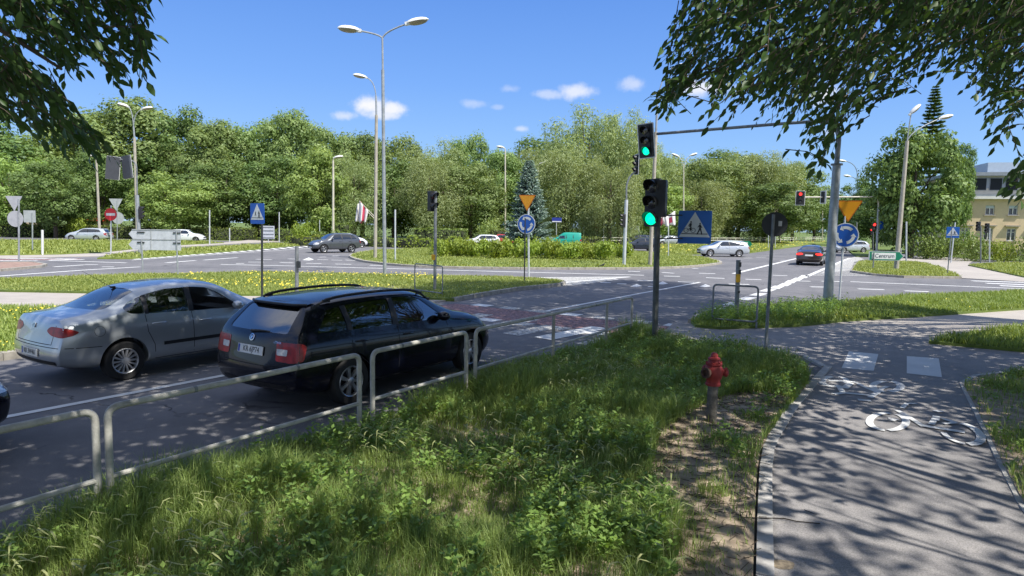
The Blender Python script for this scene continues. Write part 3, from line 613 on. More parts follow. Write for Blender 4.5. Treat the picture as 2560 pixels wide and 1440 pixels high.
# conifers: blue spruce on the roundabout, larch-like fir behind the linden
def conifer(px, depth, ytop, ybot, width, m, name, label, seed, dens=1.):
    x = (px-1280)/FPX*depth; base = Vector((x, depth, 0)); H = ZAT(base, ytop); zb = max(.2, ZAT(base, ybot)); R = width/2/FPX*depth
    r = np.random.default_rng(seed); t = empty(name, base, label=label, cat='tree'); Cs = []; Ns = []; Ld = []; tb = MB(); tb.tube([(0, 0, -.2), (0, 0, H*.97)], [R*.09, .015], 8)
    z = zb
    while z < H*.98:
        f = (1-(z-zb)/(H-zb)); nb = int(9*dens+r.uniform(0, 4)); 
        for k in range(nb):
            a = r.uniform(0, 6.28); Lb = R*(f**.8)*r.uniform(.75, 1.12)+.12; dz = -.22*Lb; n = max(6, int(Lb*55*dens)); tt = r.uniform(.12, 1, n)
            ca, sa = math.cos(a), math.sin(a); p = np.stack([ca*tt*Lb, sa*tt*Lb, z+dz*np.sin(tt*2.2)+tt*tt*.15*Lb], 1); side = r.choice([-1, 1], n)*r.uniform(.0, .34, n)*(1.15-tt)*Lb*.9
            p[:, 0] += -sa*side; p[:, 1] += ca*side; p[:, 2] -= np.abs(side)*.25; Cs.append(p); Ns.append(np.stack([r.normal(0, .3, n), r.normal(0, .3, n), np.ones(n)], 1)); Ld.append(np.stack([ca-sa*np.sign(side)*.8, sa+ca*np.sign(side)*.8, -.35*np.ones(n)], 1))
            if k % 2 == 0: tb.tube([(0, 0, z), (ca*Lb*.8, sa*Lb*.8, z+dz*.6)], [.03, .008], 4, cap=False)
        z += (.30*f+.12)*max(.6, H/9)
    C = np.vstack(Cs); V, fi, lt = leaf_cards(C, np.vstack(Ns), r.uniform(.16, .34, len(C))*max(1, R/2.), .32, r, long_dir=np.vstack(Ld))
    link_mesh('crown', npmesh('crown', V, fi, lt, m), t); tb.build('trunk', M_bark, t)
conifer(1318, 56, 395, 640, 140, L_spruce, 'blue_spruce', 'silvery blue spruce standing in the shrubs of the roundabout', 4, 1.9)
conifer(2305, 92, 205, 560, 130, L_dark, 'conifer', 'tall thin conifer rising behind the large linden', 6, 1.5)
# hedges and shrubs
def hedge(p0, p1, h, w, label, m=L_hedge, name='hedge', seed=0, ls=.16, dens=110, cat='hedge', group=None, lumpy=.06):
    r = np.random.default_rng(seed); p0 = np.array(p0[:2]); p1 = np.array(p1[:2]); d = p1-p0; L = np.linalg.norm(d); d /= L; nr = np.array([-d[1], d[0]])
    n = int((L*h*2+L*w*1.4+2*w*h)*dens*min(1, (.16/ls)**2)); u = r.uniform(0, L, n); face = r.uniform(size=n)*(2*h+w); off = np.zeros(n); z = np.zeros(n); N_ = np.zeros((n, 3))
    a = face < h; off[a] = -w/2; z[a] = face[a]; N_[a, :2] = -nr; b = (face >= h) & (face < 2*h); off[b] = w/2; z[b] = face[b]-h; N_[b, :2] = nr; c = face >= 2*h; off[c] = face[c]-2*h-w/2; z[c] = h; N_[c, 2] = 1
    e = r.uniform(size=n) < w*h*2/(L*h*2+L*w+2*w*h); u[e] = np.where(r.uniform(size=e.sum()) < .5, 0, L); off[e] = r.uniform(-w/2, w/2, e.sum()); z[e] = r.uniform(0, h, e.sum()); N_[e, :2] = d*np.where(u[e, None] > 0, 1, -1)
    bump = lumpy*(np.sin(u*1.7+seed)+np.sin(u*4.1+z*3)+.8*np.sin(z*5+u*2.6))
    C = np.zeros((n, 3)); C[:, :2] = p0+d*u[:, None]+nr*off[:, None]; C[:, 2] = z; C += N_*bump[:, None]+r.normal(0, ls*.25, (n, 3)); N_ += r.normal(0, .5, (n, 3))
    V, f, lt = leaf_cards(C, N_, r.uniform(ls*.7, ls*1.4, n), .6, r)
    # dark woody core keeps it opaque
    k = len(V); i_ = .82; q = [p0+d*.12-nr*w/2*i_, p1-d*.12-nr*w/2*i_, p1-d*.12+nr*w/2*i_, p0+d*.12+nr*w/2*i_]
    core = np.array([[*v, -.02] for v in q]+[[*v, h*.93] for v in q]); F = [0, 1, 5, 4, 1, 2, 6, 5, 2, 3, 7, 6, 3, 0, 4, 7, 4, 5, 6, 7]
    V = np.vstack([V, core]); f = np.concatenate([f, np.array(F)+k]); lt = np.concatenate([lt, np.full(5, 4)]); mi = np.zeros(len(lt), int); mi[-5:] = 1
    o0 = np.array([*((p0+p1)/2), 0]); V = V-o0
    o = link_mesh(name, npmesh(name, V, f, lt, [m, M_core], mi)); o.location = o0; return tag(o, label, cat, group)
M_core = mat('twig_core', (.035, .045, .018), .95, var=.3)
def gp(x, dp): return ((x-1280)/FPX*dp, dp)
hedge(gp(-400, 84), gp(130, 86), 1.5, 1.4, 'clipped hedge behind the left road, left of the parked silver wagon', seed=1, ls=.2, dens=60)
hedge(gp(150, 86), gp(640, 90), 1.55, 1.4, 'long clipped hedge behind the silver wagon and the direction boards', seed=2, ls=.2, dens=60)
hedge(gp(655, 86), gp(765, 86), 1.5, 1.3, 'short clipped hedge left of the cream lamp pole', seed=3, ls=.2, dens=60)
hedge(gp(1035, 76), gp(1165, 76), 2.0, 2.2, 'tall block of clipped hedge behind the red pedestrian signal', seed=4, ls=.2, dens=60)
hedge(gp(840, 82), gp(872, 82), 2.4, 1.2, 'narrow clipped hedge block beside the cream lamp pole', seed=5, ls=.2, dens=60)
hedge(gp(1222, 82), gp(1262, 82), 2.0, 1.2, 'rounded hedge block left of the blue spruce', seed=6, ls=.2, dens=60)
hedge(gp(1375, 84), gp(1500, 84), 1.2, 1.2, 'low hedge behind the green van', seed=7, ls=.2, dens=60)
hedge(gp(722, 70), gp(805, 70), 1.0, 1.2, 'yellow green shrub row left of the grey car', L_shrub, 'shrub_row', 8, .2, 60, 'shrubs', lumpy=.16)
hedge(gp(780, 74), gp(880, 74), 1.3, 1.4, 'darker shrubs behind the grey car', L_hedge, 'shrub_row', 9, .2, 60, 'shrubs', lumpy=.18)
hedge(gp(905, 72), gp(1000, 70), .9, 1.5, 'low shrubs right of the tall lamp pole behind the roundabout', L_hedge, 'shrub_row', 10, .2, 60, 'shrubs', lumpy=.16)
hedge(gp(1000, 70), gp(1175, 68), .9, 1.6, 'yellowish shrub row behind the red pedestrian signal', L_shrub, 'shrub_row', 11, .2, 60, 'shrubs', lumpy=.16)
hedge(gp(-120, 90), gp(20, 90), 2.6, 2., 'dark high hedge at the far left edge', L_dark, 'hedge', 12, .24, 50)
# shrubs of the roundabout, one bush after another
def bush(px, depth, w, h, m, label, seed, ls=.2, n=900, group=None, name='bush', z0=.0):
    r = np.random.default_rng(seed); k = 9; Cs = []; Ns = []
    for j in range(k):
        c = np.array([r.uniform(-.38, .38)*w, r.uniform(-.35, .35)*w, h*r.uniform(.35, .62)]); q = h*r.uniform(.3, .42); c_ = n//k
        d = r.normal(size=(c_, 3)); d /= np.linalg.norm(d, axis=1, keepdims=True); Cs.append(c+d*q*r.uniform(.6, 1.2, (c_, 1))*np.array([w/h*.55 if w > h else 1, w/h*.55 if w > h else 1, 1.1])); Ns.append(d+r.normal(0, .5, (c_, 3)))
    C = np.vstack(Cs); C[:, 2] = np.maximum(C[:, 2], .03); V, f, lt = leaf_cards(C, np.vstack(Ns), r.uniform(ls*.6, ls*1.4, len(C)), .5, r, long_dir=np.tile([0, 0, 1.], (len(C), 1))+np.vstack(Ns)*.8)
    o = link_mesh(name, npmesh(name, V, f, lt, m)); o.location = (*gp(px, depth), z0); return tag(o, label, 'bush', group)
k = 0
for row, (dp, x0, x1, st) in enumerate([(49, 1118, 1545, 43), (52, 1100, 1560, 50)]):
    xx = x0
    while xx < x1:
        o = bush(xx+random.uniform(-8, 8), dp+random.uniform(-.6, .6), random.uniform(1.6, 2.1), random.uniform(1.2, 1.6), L_shrub, '%s light green bush from the left in the %s row planted on the roundabout' % (['first', 'second', 'third', 'fourth', 'fifth', 'sixth', 'seventh', 'eighth', 'ninth', 'tenth', 'eleventh'][int(round((xx-x0)/st))], ['front', 'rear'][row]), 40+k, .21, 900, 'bushes of the roundabout planting', z0=ZG); k += 1; xx += st
bush(2080+250, 62, 4.6, 2.6, L_hedge, 'dark bush at the foot of the large linden', 90, .24, 2200)
bush(2415, 60, 3.2, 2.3, L_hedge, 'spreading bush left of the yellow building front', 91, .2, 1800)
bush(2500, 60, 2.8, 2.0, L_shrub, 'light round bush before the yellow building', 92, .2, 1500)
bush(2390, 64, 3.0, 3.2, L_dark, 'dark bush between linden and building', 93, .22, 1500)
bush(190, 84, 3.6, 2.6, L_shrub, 'round yellow green shrub behind the silver wagon on the left', 94, .25, 1500)
bush(760, 84, 3.0, 2.8, L_shrub, 'small bright shrub above the short hedge left of the cream lamp pole', 95, .22, 1300)
bush(1205, 84, 3.0, 3.4, L_bright, 'bright shrub right of the clipped hedge block', 96, .25, 1300)
bush(2575, 58, 3.0, 2.6, L_hedge, 'dark bush at the right edge before the building', 97, .2, 1300)
# ================================================================ grass, weeds, near trees
G_near = leafmat('grass_near', (.125, .21, .05), (.34, .43, .13), .4, nscale=1.2, obj_var=0.)
G_pale = leafmat('grass_seedheads', (.30, .35, .13), (.46, .47, .22), .3, obj_var=0.)
G_weed = leafmat('weed_leaves', (.14, .25, .055), (.30, .44, .11), .4, nscale=2., obj_var=0.)
G_far = leafmat('grass_sunlit', (.19, .25, .055), (.38, .42, .12), .3, nscale=.35, obj_var=0.)
G_far2 = leafmat('grass_strip_green', (.15, .24, .05), (.33, .40, .10), .3, nscale=.6, obj_var=0.)
M_flower = mat('yellow_petals', (.72, .60, .05), .6, var=.1)
def blades(name, base, h, w, lean, m, r, label, cat='grass', bend=.5):
    n = len(base); a = r.uniform(0, 2*math.pi, n); ln = r.uniform(0, lean, n)*h; dx, dy = np.cos(a), np.sin(a); fx, fy = -dy, dx
    ha = np.stack([fx*w/2, fy*w/2, np.zeros(n)], 1)
    mid = base+np.stack([dx*ln*.3, dy*ln*.3, h*.55], 1); tip = base+np.stack([dx*ln, dy*ln, h*(1-bend*.35*ln/np.maximum(h, 1e-3))], 1)
    V = np.stack([base-ha, base+ha, mid+ha*.8, mid-ha*.8, tip], 1).reshape(-1, 3); i0 = np.arange(n)[:, None]*5
    F = np.concatenate([i0+np.array([[0, 1, 2, 3]]), i0+np.array([[3, 2, 4]])], 1).ravel(); lt = np.tile([4, 3], n)
    o = link_mesh(name, npmesh(name, V, F, lt, m)); o['kind'] = 'stuff'; return tag(o, label, cat)
r = np.random.default_rng(21)
def noise2(x, y, s): return (np.sin(x*s+1.3*np.sin(y*s*.7))+np.sin(y*s*1.3+1.7*np.sin(x*s*.6+2))+np.sin((x+y)*s*.8+np.sin(x*s*1.9)))/3
DIRT = W2([(1785, 1000), (1850, 985), (1905, 985), (1975, 995), (1905, 1100), (1890, 1460), (1880, 1700), (1640, 1700), (1690, 1440), (1705, 1310), (1625, 1190), (1650, 1090), (1720, 1050)], .06)
DIRT2 = W2([(1320, 1440), (1420, 1405), (1560, 1425), (1600, 1700), (1300, 1700)], .06)
def vz(q): return np.array([vh(x, y) for x, y in q])
def near_density(x, y):
    d = np.ones(len(x)); k = inpoly(x, y, DIRT); d[k] = .09; d[inpoly(x, y, DIRT2)] = .35
    for (cx, cy, rr) in [(1820, 1115, .30), (1862, 1185, .16), (1705, 1385, .3), (1650, 1300, .3), (1885, 1045, .22), (1930, 1010, .25), (1850, 1150, .2), (1780, 1240, .14), (1760, 1420, .15)]:
        p = P(cx, cy, .06); g = np.exp(-((x-p.x)**2+(y-p.y)**2)/rr**2); d = np.maximum(d, g*.9)
    return d*(.62+.38*noise2(x, y, 2.2))
FR = [p for p in POLY_V]  # clip to what lies in front of the camera
q = sample_poly(r, POLY_V, 520000); q = q[(q[:, 1] > 2.6)]; dist = np.hypot(q[:, 0], q[:, 1])
keep = r.uniform(size=len(q)) < near_density(q[:, 0], q[:, 1])*np.clip(6.5/dist, .35, 1); q = q[keep]; dist = dist[keep]
base = np.column_stack([q, vz(q)-.01]); hh = (.07+.15*np.clip(noise2(q[:, 0], q[:, 1], 1.1)*.7+noise2(q[:, 0], q[:, 1], 4.3)*.5+.55, 0, 1.5))*r.uniform(.4, 1.6, len(q))*(1-.55*inpoly(q[:, 0], q[:, 1], DIRT))
edge = np.abs((q-np.array(ra[:2])) @ np.array([-rdir.y, rdir.x])); hh = hh*(1+.35*np.exp(-edge/.5))
blades('grass', base, hh, r.uniform(.004, .0085, len(q))*np.clip(dist/6, .8, 1.9), 1.1, G_near, r, 'long uncut grass of the near verge between railing and cycle path')
print('near blades', len(q))
# seed heads of wild barley, bending over
q = sample_poly(r, POLY_V, 26000); q = q[q[:, 1] > 2.6]; nn = noise2(q[:, 0], q[:, 1], 1.6); keep = (nn > .12) & ~inpoly(q[:, 0], q[:, 1], DIRT) & (r.uniform(size=len(q)) < .16); q = q[keep]; n = len(q)
base = np.column_stack([q, vz(q)]); a = r.normal(.3, .8, n); h = r.uniform(.20, .36, n); V = []; F = []; LT = []
mbs = []
dx, dy = np.cos(a), np.sin(a); P0 = base; P1 = base+np.stack([dx*h*.15, dy*h*.15, h*.8], 1); P2 = P1+np.stack([dx*.03, dy*.03, h*.15], 1); P3 = P2+np.stack([dx*.05, dy*.05, -r.uniform(-.01, .03, n)], 1); P4 = P3+np.stack([dx*.045, dy*.045, -.02*np.ones(n)], 1)
wv = np.stack([-dy, dx, np.zeros(n)], 1); ww = [.0008, .0010, .006, .0075, .0012]
V = np.concatenate([np.stack([p-wv*w, p+wv*w], 1) for p, w in zip([P0, P1, P2, P3, P4], ww)], 1); V = V.reshape(-1, 3); i0 = np.arange(n)[:, None]*10
F = np.concatenate([i0+np.array([[2*k, 2*k+1, 2*k+3, 2*k+2]]) for k in range(4)], 1).ravel()
o = link_mesh('grass_seedheads', npmesh('grass_seedheads', V, F, np.full(4*n, 4), G_pale)); o['kind'] = 'stuff'; tag(o, 'pale nodding seedheads scattered through the long verge grass', 'grass')
# broad leaved weeds
def weeds(name, pts, hmax, ls, m, label, per=14):
    n = len(pts); k = per; c = np.repeat(pts, k, 0); t = r.uniform(.15, 1, n*k); hm = np.repeat(r.uniform(.4, 1, n)*hmax, k); a = r.uniform(0, 6.28, n*k); rr = ls*(.6+.7*(1-t))
    C = c+np.stack([np.cos(a)*rr, np.sin(a)*rr, hm*t], 1); Nn = np.stack([-np.cos(a)*.5, -np.sin(a)*.5, np.ones(n*k)], 1)*-1*-1+r.normal(0, .25, (n*k, 3))
    V, F, LT = leaf_cards(C, Nn, r.uniform(ls*.6, ls*1.3, n*k), .55, r, long_dir=np.stack([np.cos(a), np.sin(a), -.3+0*a], 1)*2)
    o = link_mesh(name, npmesh(name, V, F, LT, m)); o['kind'] = 'stuff'; tag(o, label, 'weeds')
q = sample_poly(r, POLY_V, 30000); q = q[q[:, 1] > 2.6]; WZ = W2([(1420, 1100), (1620, 1080), (1640, 1180), (1760, 1320), (1740, 1440), (1700, 1700), (1200, 1700), (1330, 1300)], .06)
pw = np.where(inpoly(q[:, 0], q[:, 1], WZ), .6, .22)*(noise2(q[:, 0], q[:, 1], 3.1) > -.15)*(near_density(q[:, 0], q[:, 1]) > .3); q = q[r.uniform(size=len(q)) < pw]; weeds('weeds', np.column_stack([q, vz(q)]), .30, .055, G_weed, 'broad leaved weeds growing among the near verge grass')
# dead twigs and litter on the bare soil
q = sample_poly(r, DIRT, 900); q = q[q[:, 1] > 2.6]; n = len(q); b0 = np.column_stack([q, vz(q)+.006]); a = r.uniform(0, 6.28, n); L = r.uniform(.03, .16, n); e = b0+np.stack([np.cos(a)*L, np.sin(a)*L, r.uniform(0, .02, n)], 1); wv = np.stack([-np.sin(a), np.cos(a), np.zeros(n)], 1)*.003
V = np.stack([b0-wv, b0+wv, e+wv*.5, e-wv*.5, b0+[0, 0, .006], e+[0, 0, .004]], 1).reshape(-1, 3); i0 = np.arange(n)[:, None]*6
F = np.concatenate([i0+np.array([[0, 1, 2, 3]]), i0+np.array([[0, 3, 5, 4]]), i0+np.array([[1, 4, 5, 2]])], 1).ravel()
o = link_mesh('twig_litter', npmesh('twig_litter', V, F, np.full(3*n, 4), mat('dry_twigs', (.16, .12, .08), .95, var=.4, vscale=9))); o['kind'] = 'stuff'; tag(o, 'dry twigs scattered on the bare soil around the hydrant', 'litter')
# verge right of the path
q = sample_poly(r, POLY_R, 60000); q = q[(q[:, 1] > 3) & (q[:, 0] < 16)]; q = q[r.uniform(size=len(q)) < np.where(noise2(q[:, 0], q[:, 1], 2.4) > .0, 1, .12)*np.where(q[:, 1] > 9.5, 1, .55)]
blades('grass', np.column_stack([q, np.full(len(q), .055)]), r.uniform(.05, .2, len(q)), r.uniform(.006, .013, len(q)), 1.2, G_near, r, 'patchy grass on the bare soil right of the cycle path')
q = sample_poly(r, POLY_R, 5000); q = q[(q[:, 1] > 3) & (q[:, 0] < 16)][:900]; weeds('weeds', np.column_stack([q, np.full(len(q), .06)]), .14, .055, G_weed, 'small leafy weeds right of the cycle path', 8)
# lawns further off
def lawn(poly, dens, h, w, m, label, seed, clip=None):
    r = np.random.default_rng(seed); poly = [(max(-60, min(60, p[0])), p[1]) for p in poly]; n = int(area(poly)*dens); q = sample_poly(r, poly, n); xx = q[:, 0]/q[:, 1]; q = q[np.abs(xx) < .9]
    hh = h*r.uniform(.4, 1.3, len(q))*(1+.4*noise2(q[:, 0], q[:, 1], .9)); blades('grass', np.column_stack([q, np.full(len(q), ZG-.01)]), hh, r.uniform(w*.6, w*1.3, len(q)), 1.2, m, r, label)
lawn(POLY_E, 330, .10, .026, G_far, 'sunlit flowering grass of the long island left of the roundabout', 1)
lawn(POLY_F, 420, .13, .02, G_far2, 'grass strip between pavement and left kerb behind the silver car', 2)
lawn(POLY_C, 600, .15, .022, G_far2, 'bright grass strip around the foot of the tall signal mast', 3)
lawn(POLY_R2, 700, .22, .02, G_far2, 'grass wedge between the two path branches on the right', 4)
lawn(POLY_G, 70, .11, .055, G_far, 'grass of the roundabout centre', 5)
lawn(POLY_H, 150, .17, .05, G_far, 'grass of the island under the Centrum sign', 6)
lawn(POLY_H2, 60, .16, .06, G_far, 'grass right of the pale path near the yellow building', 7)
lawn(POLY_L1, 22, .22, .09, G_far, 'meadow before the left hedge', 8); lawn(POLY_L2, 40, .2, .08, G_far, 'narrow grass wedge left of the hatched lane', 9); lawn(POLY_R3, 25, .2, .1, G_far, 'grass before the white guard rail on the right', 10)
# weeds standing up at the left end of the strip
q = sample_poly(r, W2([(1735, 806), (1770, 786), (2120, 762), (2080, 800), (1800, 812)], ZG), 700); weeds('weeds', np.column_stack([q, np.full(len(q), ZG)]), .45, .06, G_weed, 'taller weeds in the strip behind the empty sign frame', 16)
# yellow flowers
def flowers(poly, n, label, seed, thr=.1, s=.035, sc=.7):
    r = np.random.default_rng(seed); q = sample_poly(r, poly, n*3); q = q[noise2(q[:, 0], q[:, 1], sc) > thr][:n]; n = len(q); C = np.column_stack([q, ZG+r.uniform(.1, .2, n)])
    V, F, LT = leaf_cards(C, np.stack([r.normal(0, .4, n), r.normal(0, .4, n)-.6, np.ones(n)], 1), r.uniform(s*.8, s*1.6, n), 1., r); o = link_mesh('dandelions', npmesh('dandelions', V, F, LT, M_flower)); o['kind'] = 'stuff'; tag(o, label, 'flowers')
flowers(W2([(450, 688), (600, 684), (1100, 690), (1120, 725), (700, 730), (480, 715)], ZG), 420, 'yellow flowers in the long grass island', 1, -.05, .05)
flowers(POLY_F, 700, 'yellow flowers in the grass strip behind the silver car', 2, .2, .035)
flowers(POLY_R3, 260, 'yellow flowers before the white guard rail', 3, -.2, .12); flowers(POLY_C, 120, 'few yellow flowers in the strip near the signal mast', 4, .2, .03)

# ---------------------------------------------------------------- near trees that shade the scene
def leaf6(C, Dr, Nn, size, wid, fold=.12):
    """folded lance-shaped leaves: C base point, Dr direction, Nn normal"""
    n = len(C); Dr = Dr/np.linalg.norm(Dr, axis=1, keepdims=True); b = np.cross(Nn, Dr); b /= np.maximum(np.linalg.norm(b, axis=1, keepdims=True), 1e-6); u = np.cross(Dr, b); s = size[:, None]; w = wid[:, None]
    V = np.stack([C, C+Dr*s*.3+b*w*.5+u*w*fold, C+Dr*s*.65+b*w*.4+u*w*fold-u*s*.03, C+Dr*s-u*s*.10, C+Dr*s*.65-b*w*.4+u*w*fold-u*s*.03, C+Dr*s*.3-b*w*.5+u*w*fold, C+Dr*s*.5-u*s*.01], 1).reshape(-1, 3)
    i0 = np.arange(n)[:, None]*7; F = np.concatenate([i0+np.array([[0, 1, 2, 6]]), i0+np.array([[2, 3, 6]]), i0+np.array([[3, 4, 6]]), i0+np.array([[4, 5, 0, 6]])], 1).ravel(); return V, F, np.tile([4, 3, 3, 4], n)
def twigs(starts, dirs, L, nl, ls, lw, r, droop=.6, mbt=None, comp=False):
    n = len(starts); dirs = dirs/np.linalg.norm(dirs, axis=1, keepdims=True); t = np.tile(np.linspace(.12, 1, nl), (n, 1)); S_ = starts[:, None]+dirs[:, None]*(t*L[:, None])[..., None]; S_[..., 2] -= (t**2)*L[:, None]*.35
    side = np.cross(dirs, [0, 0, 1.]); side /= np.maximum(np.linalg.norm(side, axis=1, keepdims=True), 1e-6); sg = np.tile(np.where(np.arange(nl) % 2 == 0, 1, -1), (n, 1)); sg[:, -1] = 0
    Dr = dirs[:, None]*.7+side[:, None]*sg[..., None]*.9+r.normal(0, .22, (n, nl, 3)); Dr[..., 2] -= droop
    Nn = np.cross(Dr, side[:, None]+r.normal(0, .5, (n, nl, 3))); Nn[..., 2] = np.abs(Nn[..., 2])+.3; sz = r.uniform(ls*.7, ls*1.2, n*nl); C = S_.reshape(-1, 3)
    if mbt is not None:
        for i in range(n):
            e = starts[i]+dirs[i]*L[i]*.5; e2 = starts[i]+dirs[i]*L[i]; mbt.tube([starts[i], e-[0, 0, L[i]*.09], e2-[0, 0, L[i]*.35]], [.004, .003, .0015], 4, cap=False)
    return leaf6(C, Dr.reshape(-1, 3), Nn.reshape(-1, 3), sz, sz*lw)
def join(parts):
    V = []; F = []; T = []; k = 0
    for v, f, t in parts: V.append(v); F.append(f+k); T.append(t); k += len(v)
    return np.vstack(V), np.concatenate(F), np.concatenate(T)
def visible(p, mx=25):
    if p[1] < .3: return False
    x, y, d = PX(p); return d > .2 and -mx < x < 2560+mx and -mx < y < 1440+mx
NT = {'ash': dict(base=(-6.8, 1.6), label='ash tree hanging its compound leaves into the upper left of the view'),
      'cherry': dict(base=(10.5, -1.5), label='tree arching dark drooping leaves over the cycle path at upper right'),
      'back': dict(base=(1.0, -4.5), label='broadleaf tree behind the viewpoint shading the verge'),
      'roadside': dict(base=(17.5, 16.0), label='tall tree right of the path that shades the crossing'),
      'rear': dict(base=(-9.5, -4.), label='roadside tree behind the silver car shading the lanes')}
shade = {k: [] for k in NT}
r = np.random.default_rng(77)
SHP = W2([(-300, 985), (60, 925), (420, 872), (1000, 742), (1120, 712), (1400, 714), (1560, 702), (1720, 706), (1800, 735), (1850, 775), (1735, 806), (2150, 806), (2300, 822), (2400, 836), (2560, 874), (3100, 960)])+[(13, 4), (8, -2), (-8, -2), (-11, 3)]
NEARG = W2([(1885, 1440), (1890, 1300), (1900, 1150), (1960, 1050), (2060, 1000), (2500, 1060), (2900, 1500), (3400, 2400), (1800, 2400)])
VERGE = POLY_V
UPC = W2([(1640, 840), (2060, 920), (1800, 1000), (1300, 1010)])
G = sample_poly(r, SHP, 1850); LAMPS_OK = 0
for g in G:
    if inpoly(np.array([g[0]]), np.array([g[1]]), NEARG)[0]: pr, q = .17, .6
    elif inpoly(np.array([g[0]]), np.array([g[1]]), VERGE)[0]: pr, q = (.95, 1.) if g[1] > 8.5 else (.27, .8)
    else: pr, q = 1., 1.
    if r.uniform() > pr: continue
    cand = []
    for h in np.arange(5.5, 20, .8):
        c = np.array([g[0]+SH.x*h, g[1]+SH.y*h, h]); c2 = c-np.array([0, 0, 1.1])
        if not visible(c2, 170) and not visible(c, 170): cand.append(c)
    if not cand: continue
    c = cand[min(len(cand)-1, int(abs(r.normal(0, 1.0))*2.2)+(7 if q < .7 else 0))]
    best = min(NT, key=lambda k: math.hypot(NT[k]['base'][0]-c[0], NT[k]['base'][1]-c[1])+ (6 if k in ('cherry', 'ash') and c[2] > 11 else 0)); shade[best].append(c)
print({k: len(v) for k, v in shade.items()})
# visible hanging foliage: photo outline, several metres of depth
RREG = [(1705, -40), (1700, 30), (1665, 95), (1668, 150), (1690, 185), (1645, 235), (1660, 255), (1700, 245), (1740, 190), (1770, 205), (1785, 275), (1810, 295), (1850, 270), (1890, 305), (1925, 295), (1960, 280), (1990, 285), (2010, 340), (2045, 350), (2065, 295), (2110, 315), (2150, 265), (2205, 285), (2235, 205), (2290, 200), (2330, 195), (2400, 150), (2430, 190), (2470, 300), (2500, 345), (2530, 330), (2540, 210), (2620, 120), (2700, -60)]
LREG = [(360, -60), (365, 0), (345, 50), (370, 110), (360, 160), (320, 140), (290, 195), (250, 160), (190, 175), (130, 165), (105, 140), (70, 80), (40, 40), (-30, 60), (-60, -40)]
LREG2 = [(-60, 100), (20, 90), (70, 140), (110, 190), (160, 250), (200, 275), (235, 310), (265, 350), (250, 395), (220, 385), (180, 355), (140, 355), (100, 320), (60, 325), (20, 300), (-60, 310)]
def region_twigs(reg, n, dmin, dmax, base_dir, L, nl, ls, lw, r, mbt, every=6, droop=.6, edge=0.):
    q = sample_poly(r, reg, n); dd = r.uniform(dmin, dmax, n); st = []
    for (x, y), d in zip(q, dd):
        v = D(x, y); s = d/v.y; st.append((v.x*s, v.y*s, CAMH+v.z*s))
    st = np.array(st); dr = np.array(base_dir)+r.normal(0, .38, (n, 3)); LL = L*r.uniform(.7, 1.25, n); st = st-dr/np.linalg.norm(dr, axis=1, keepdims=True)*LL[:, None]*.75; st[:, 2] += LL*.25
    return twigs(st, dr, LL, nl, ls, lw, r, droop, mbt)
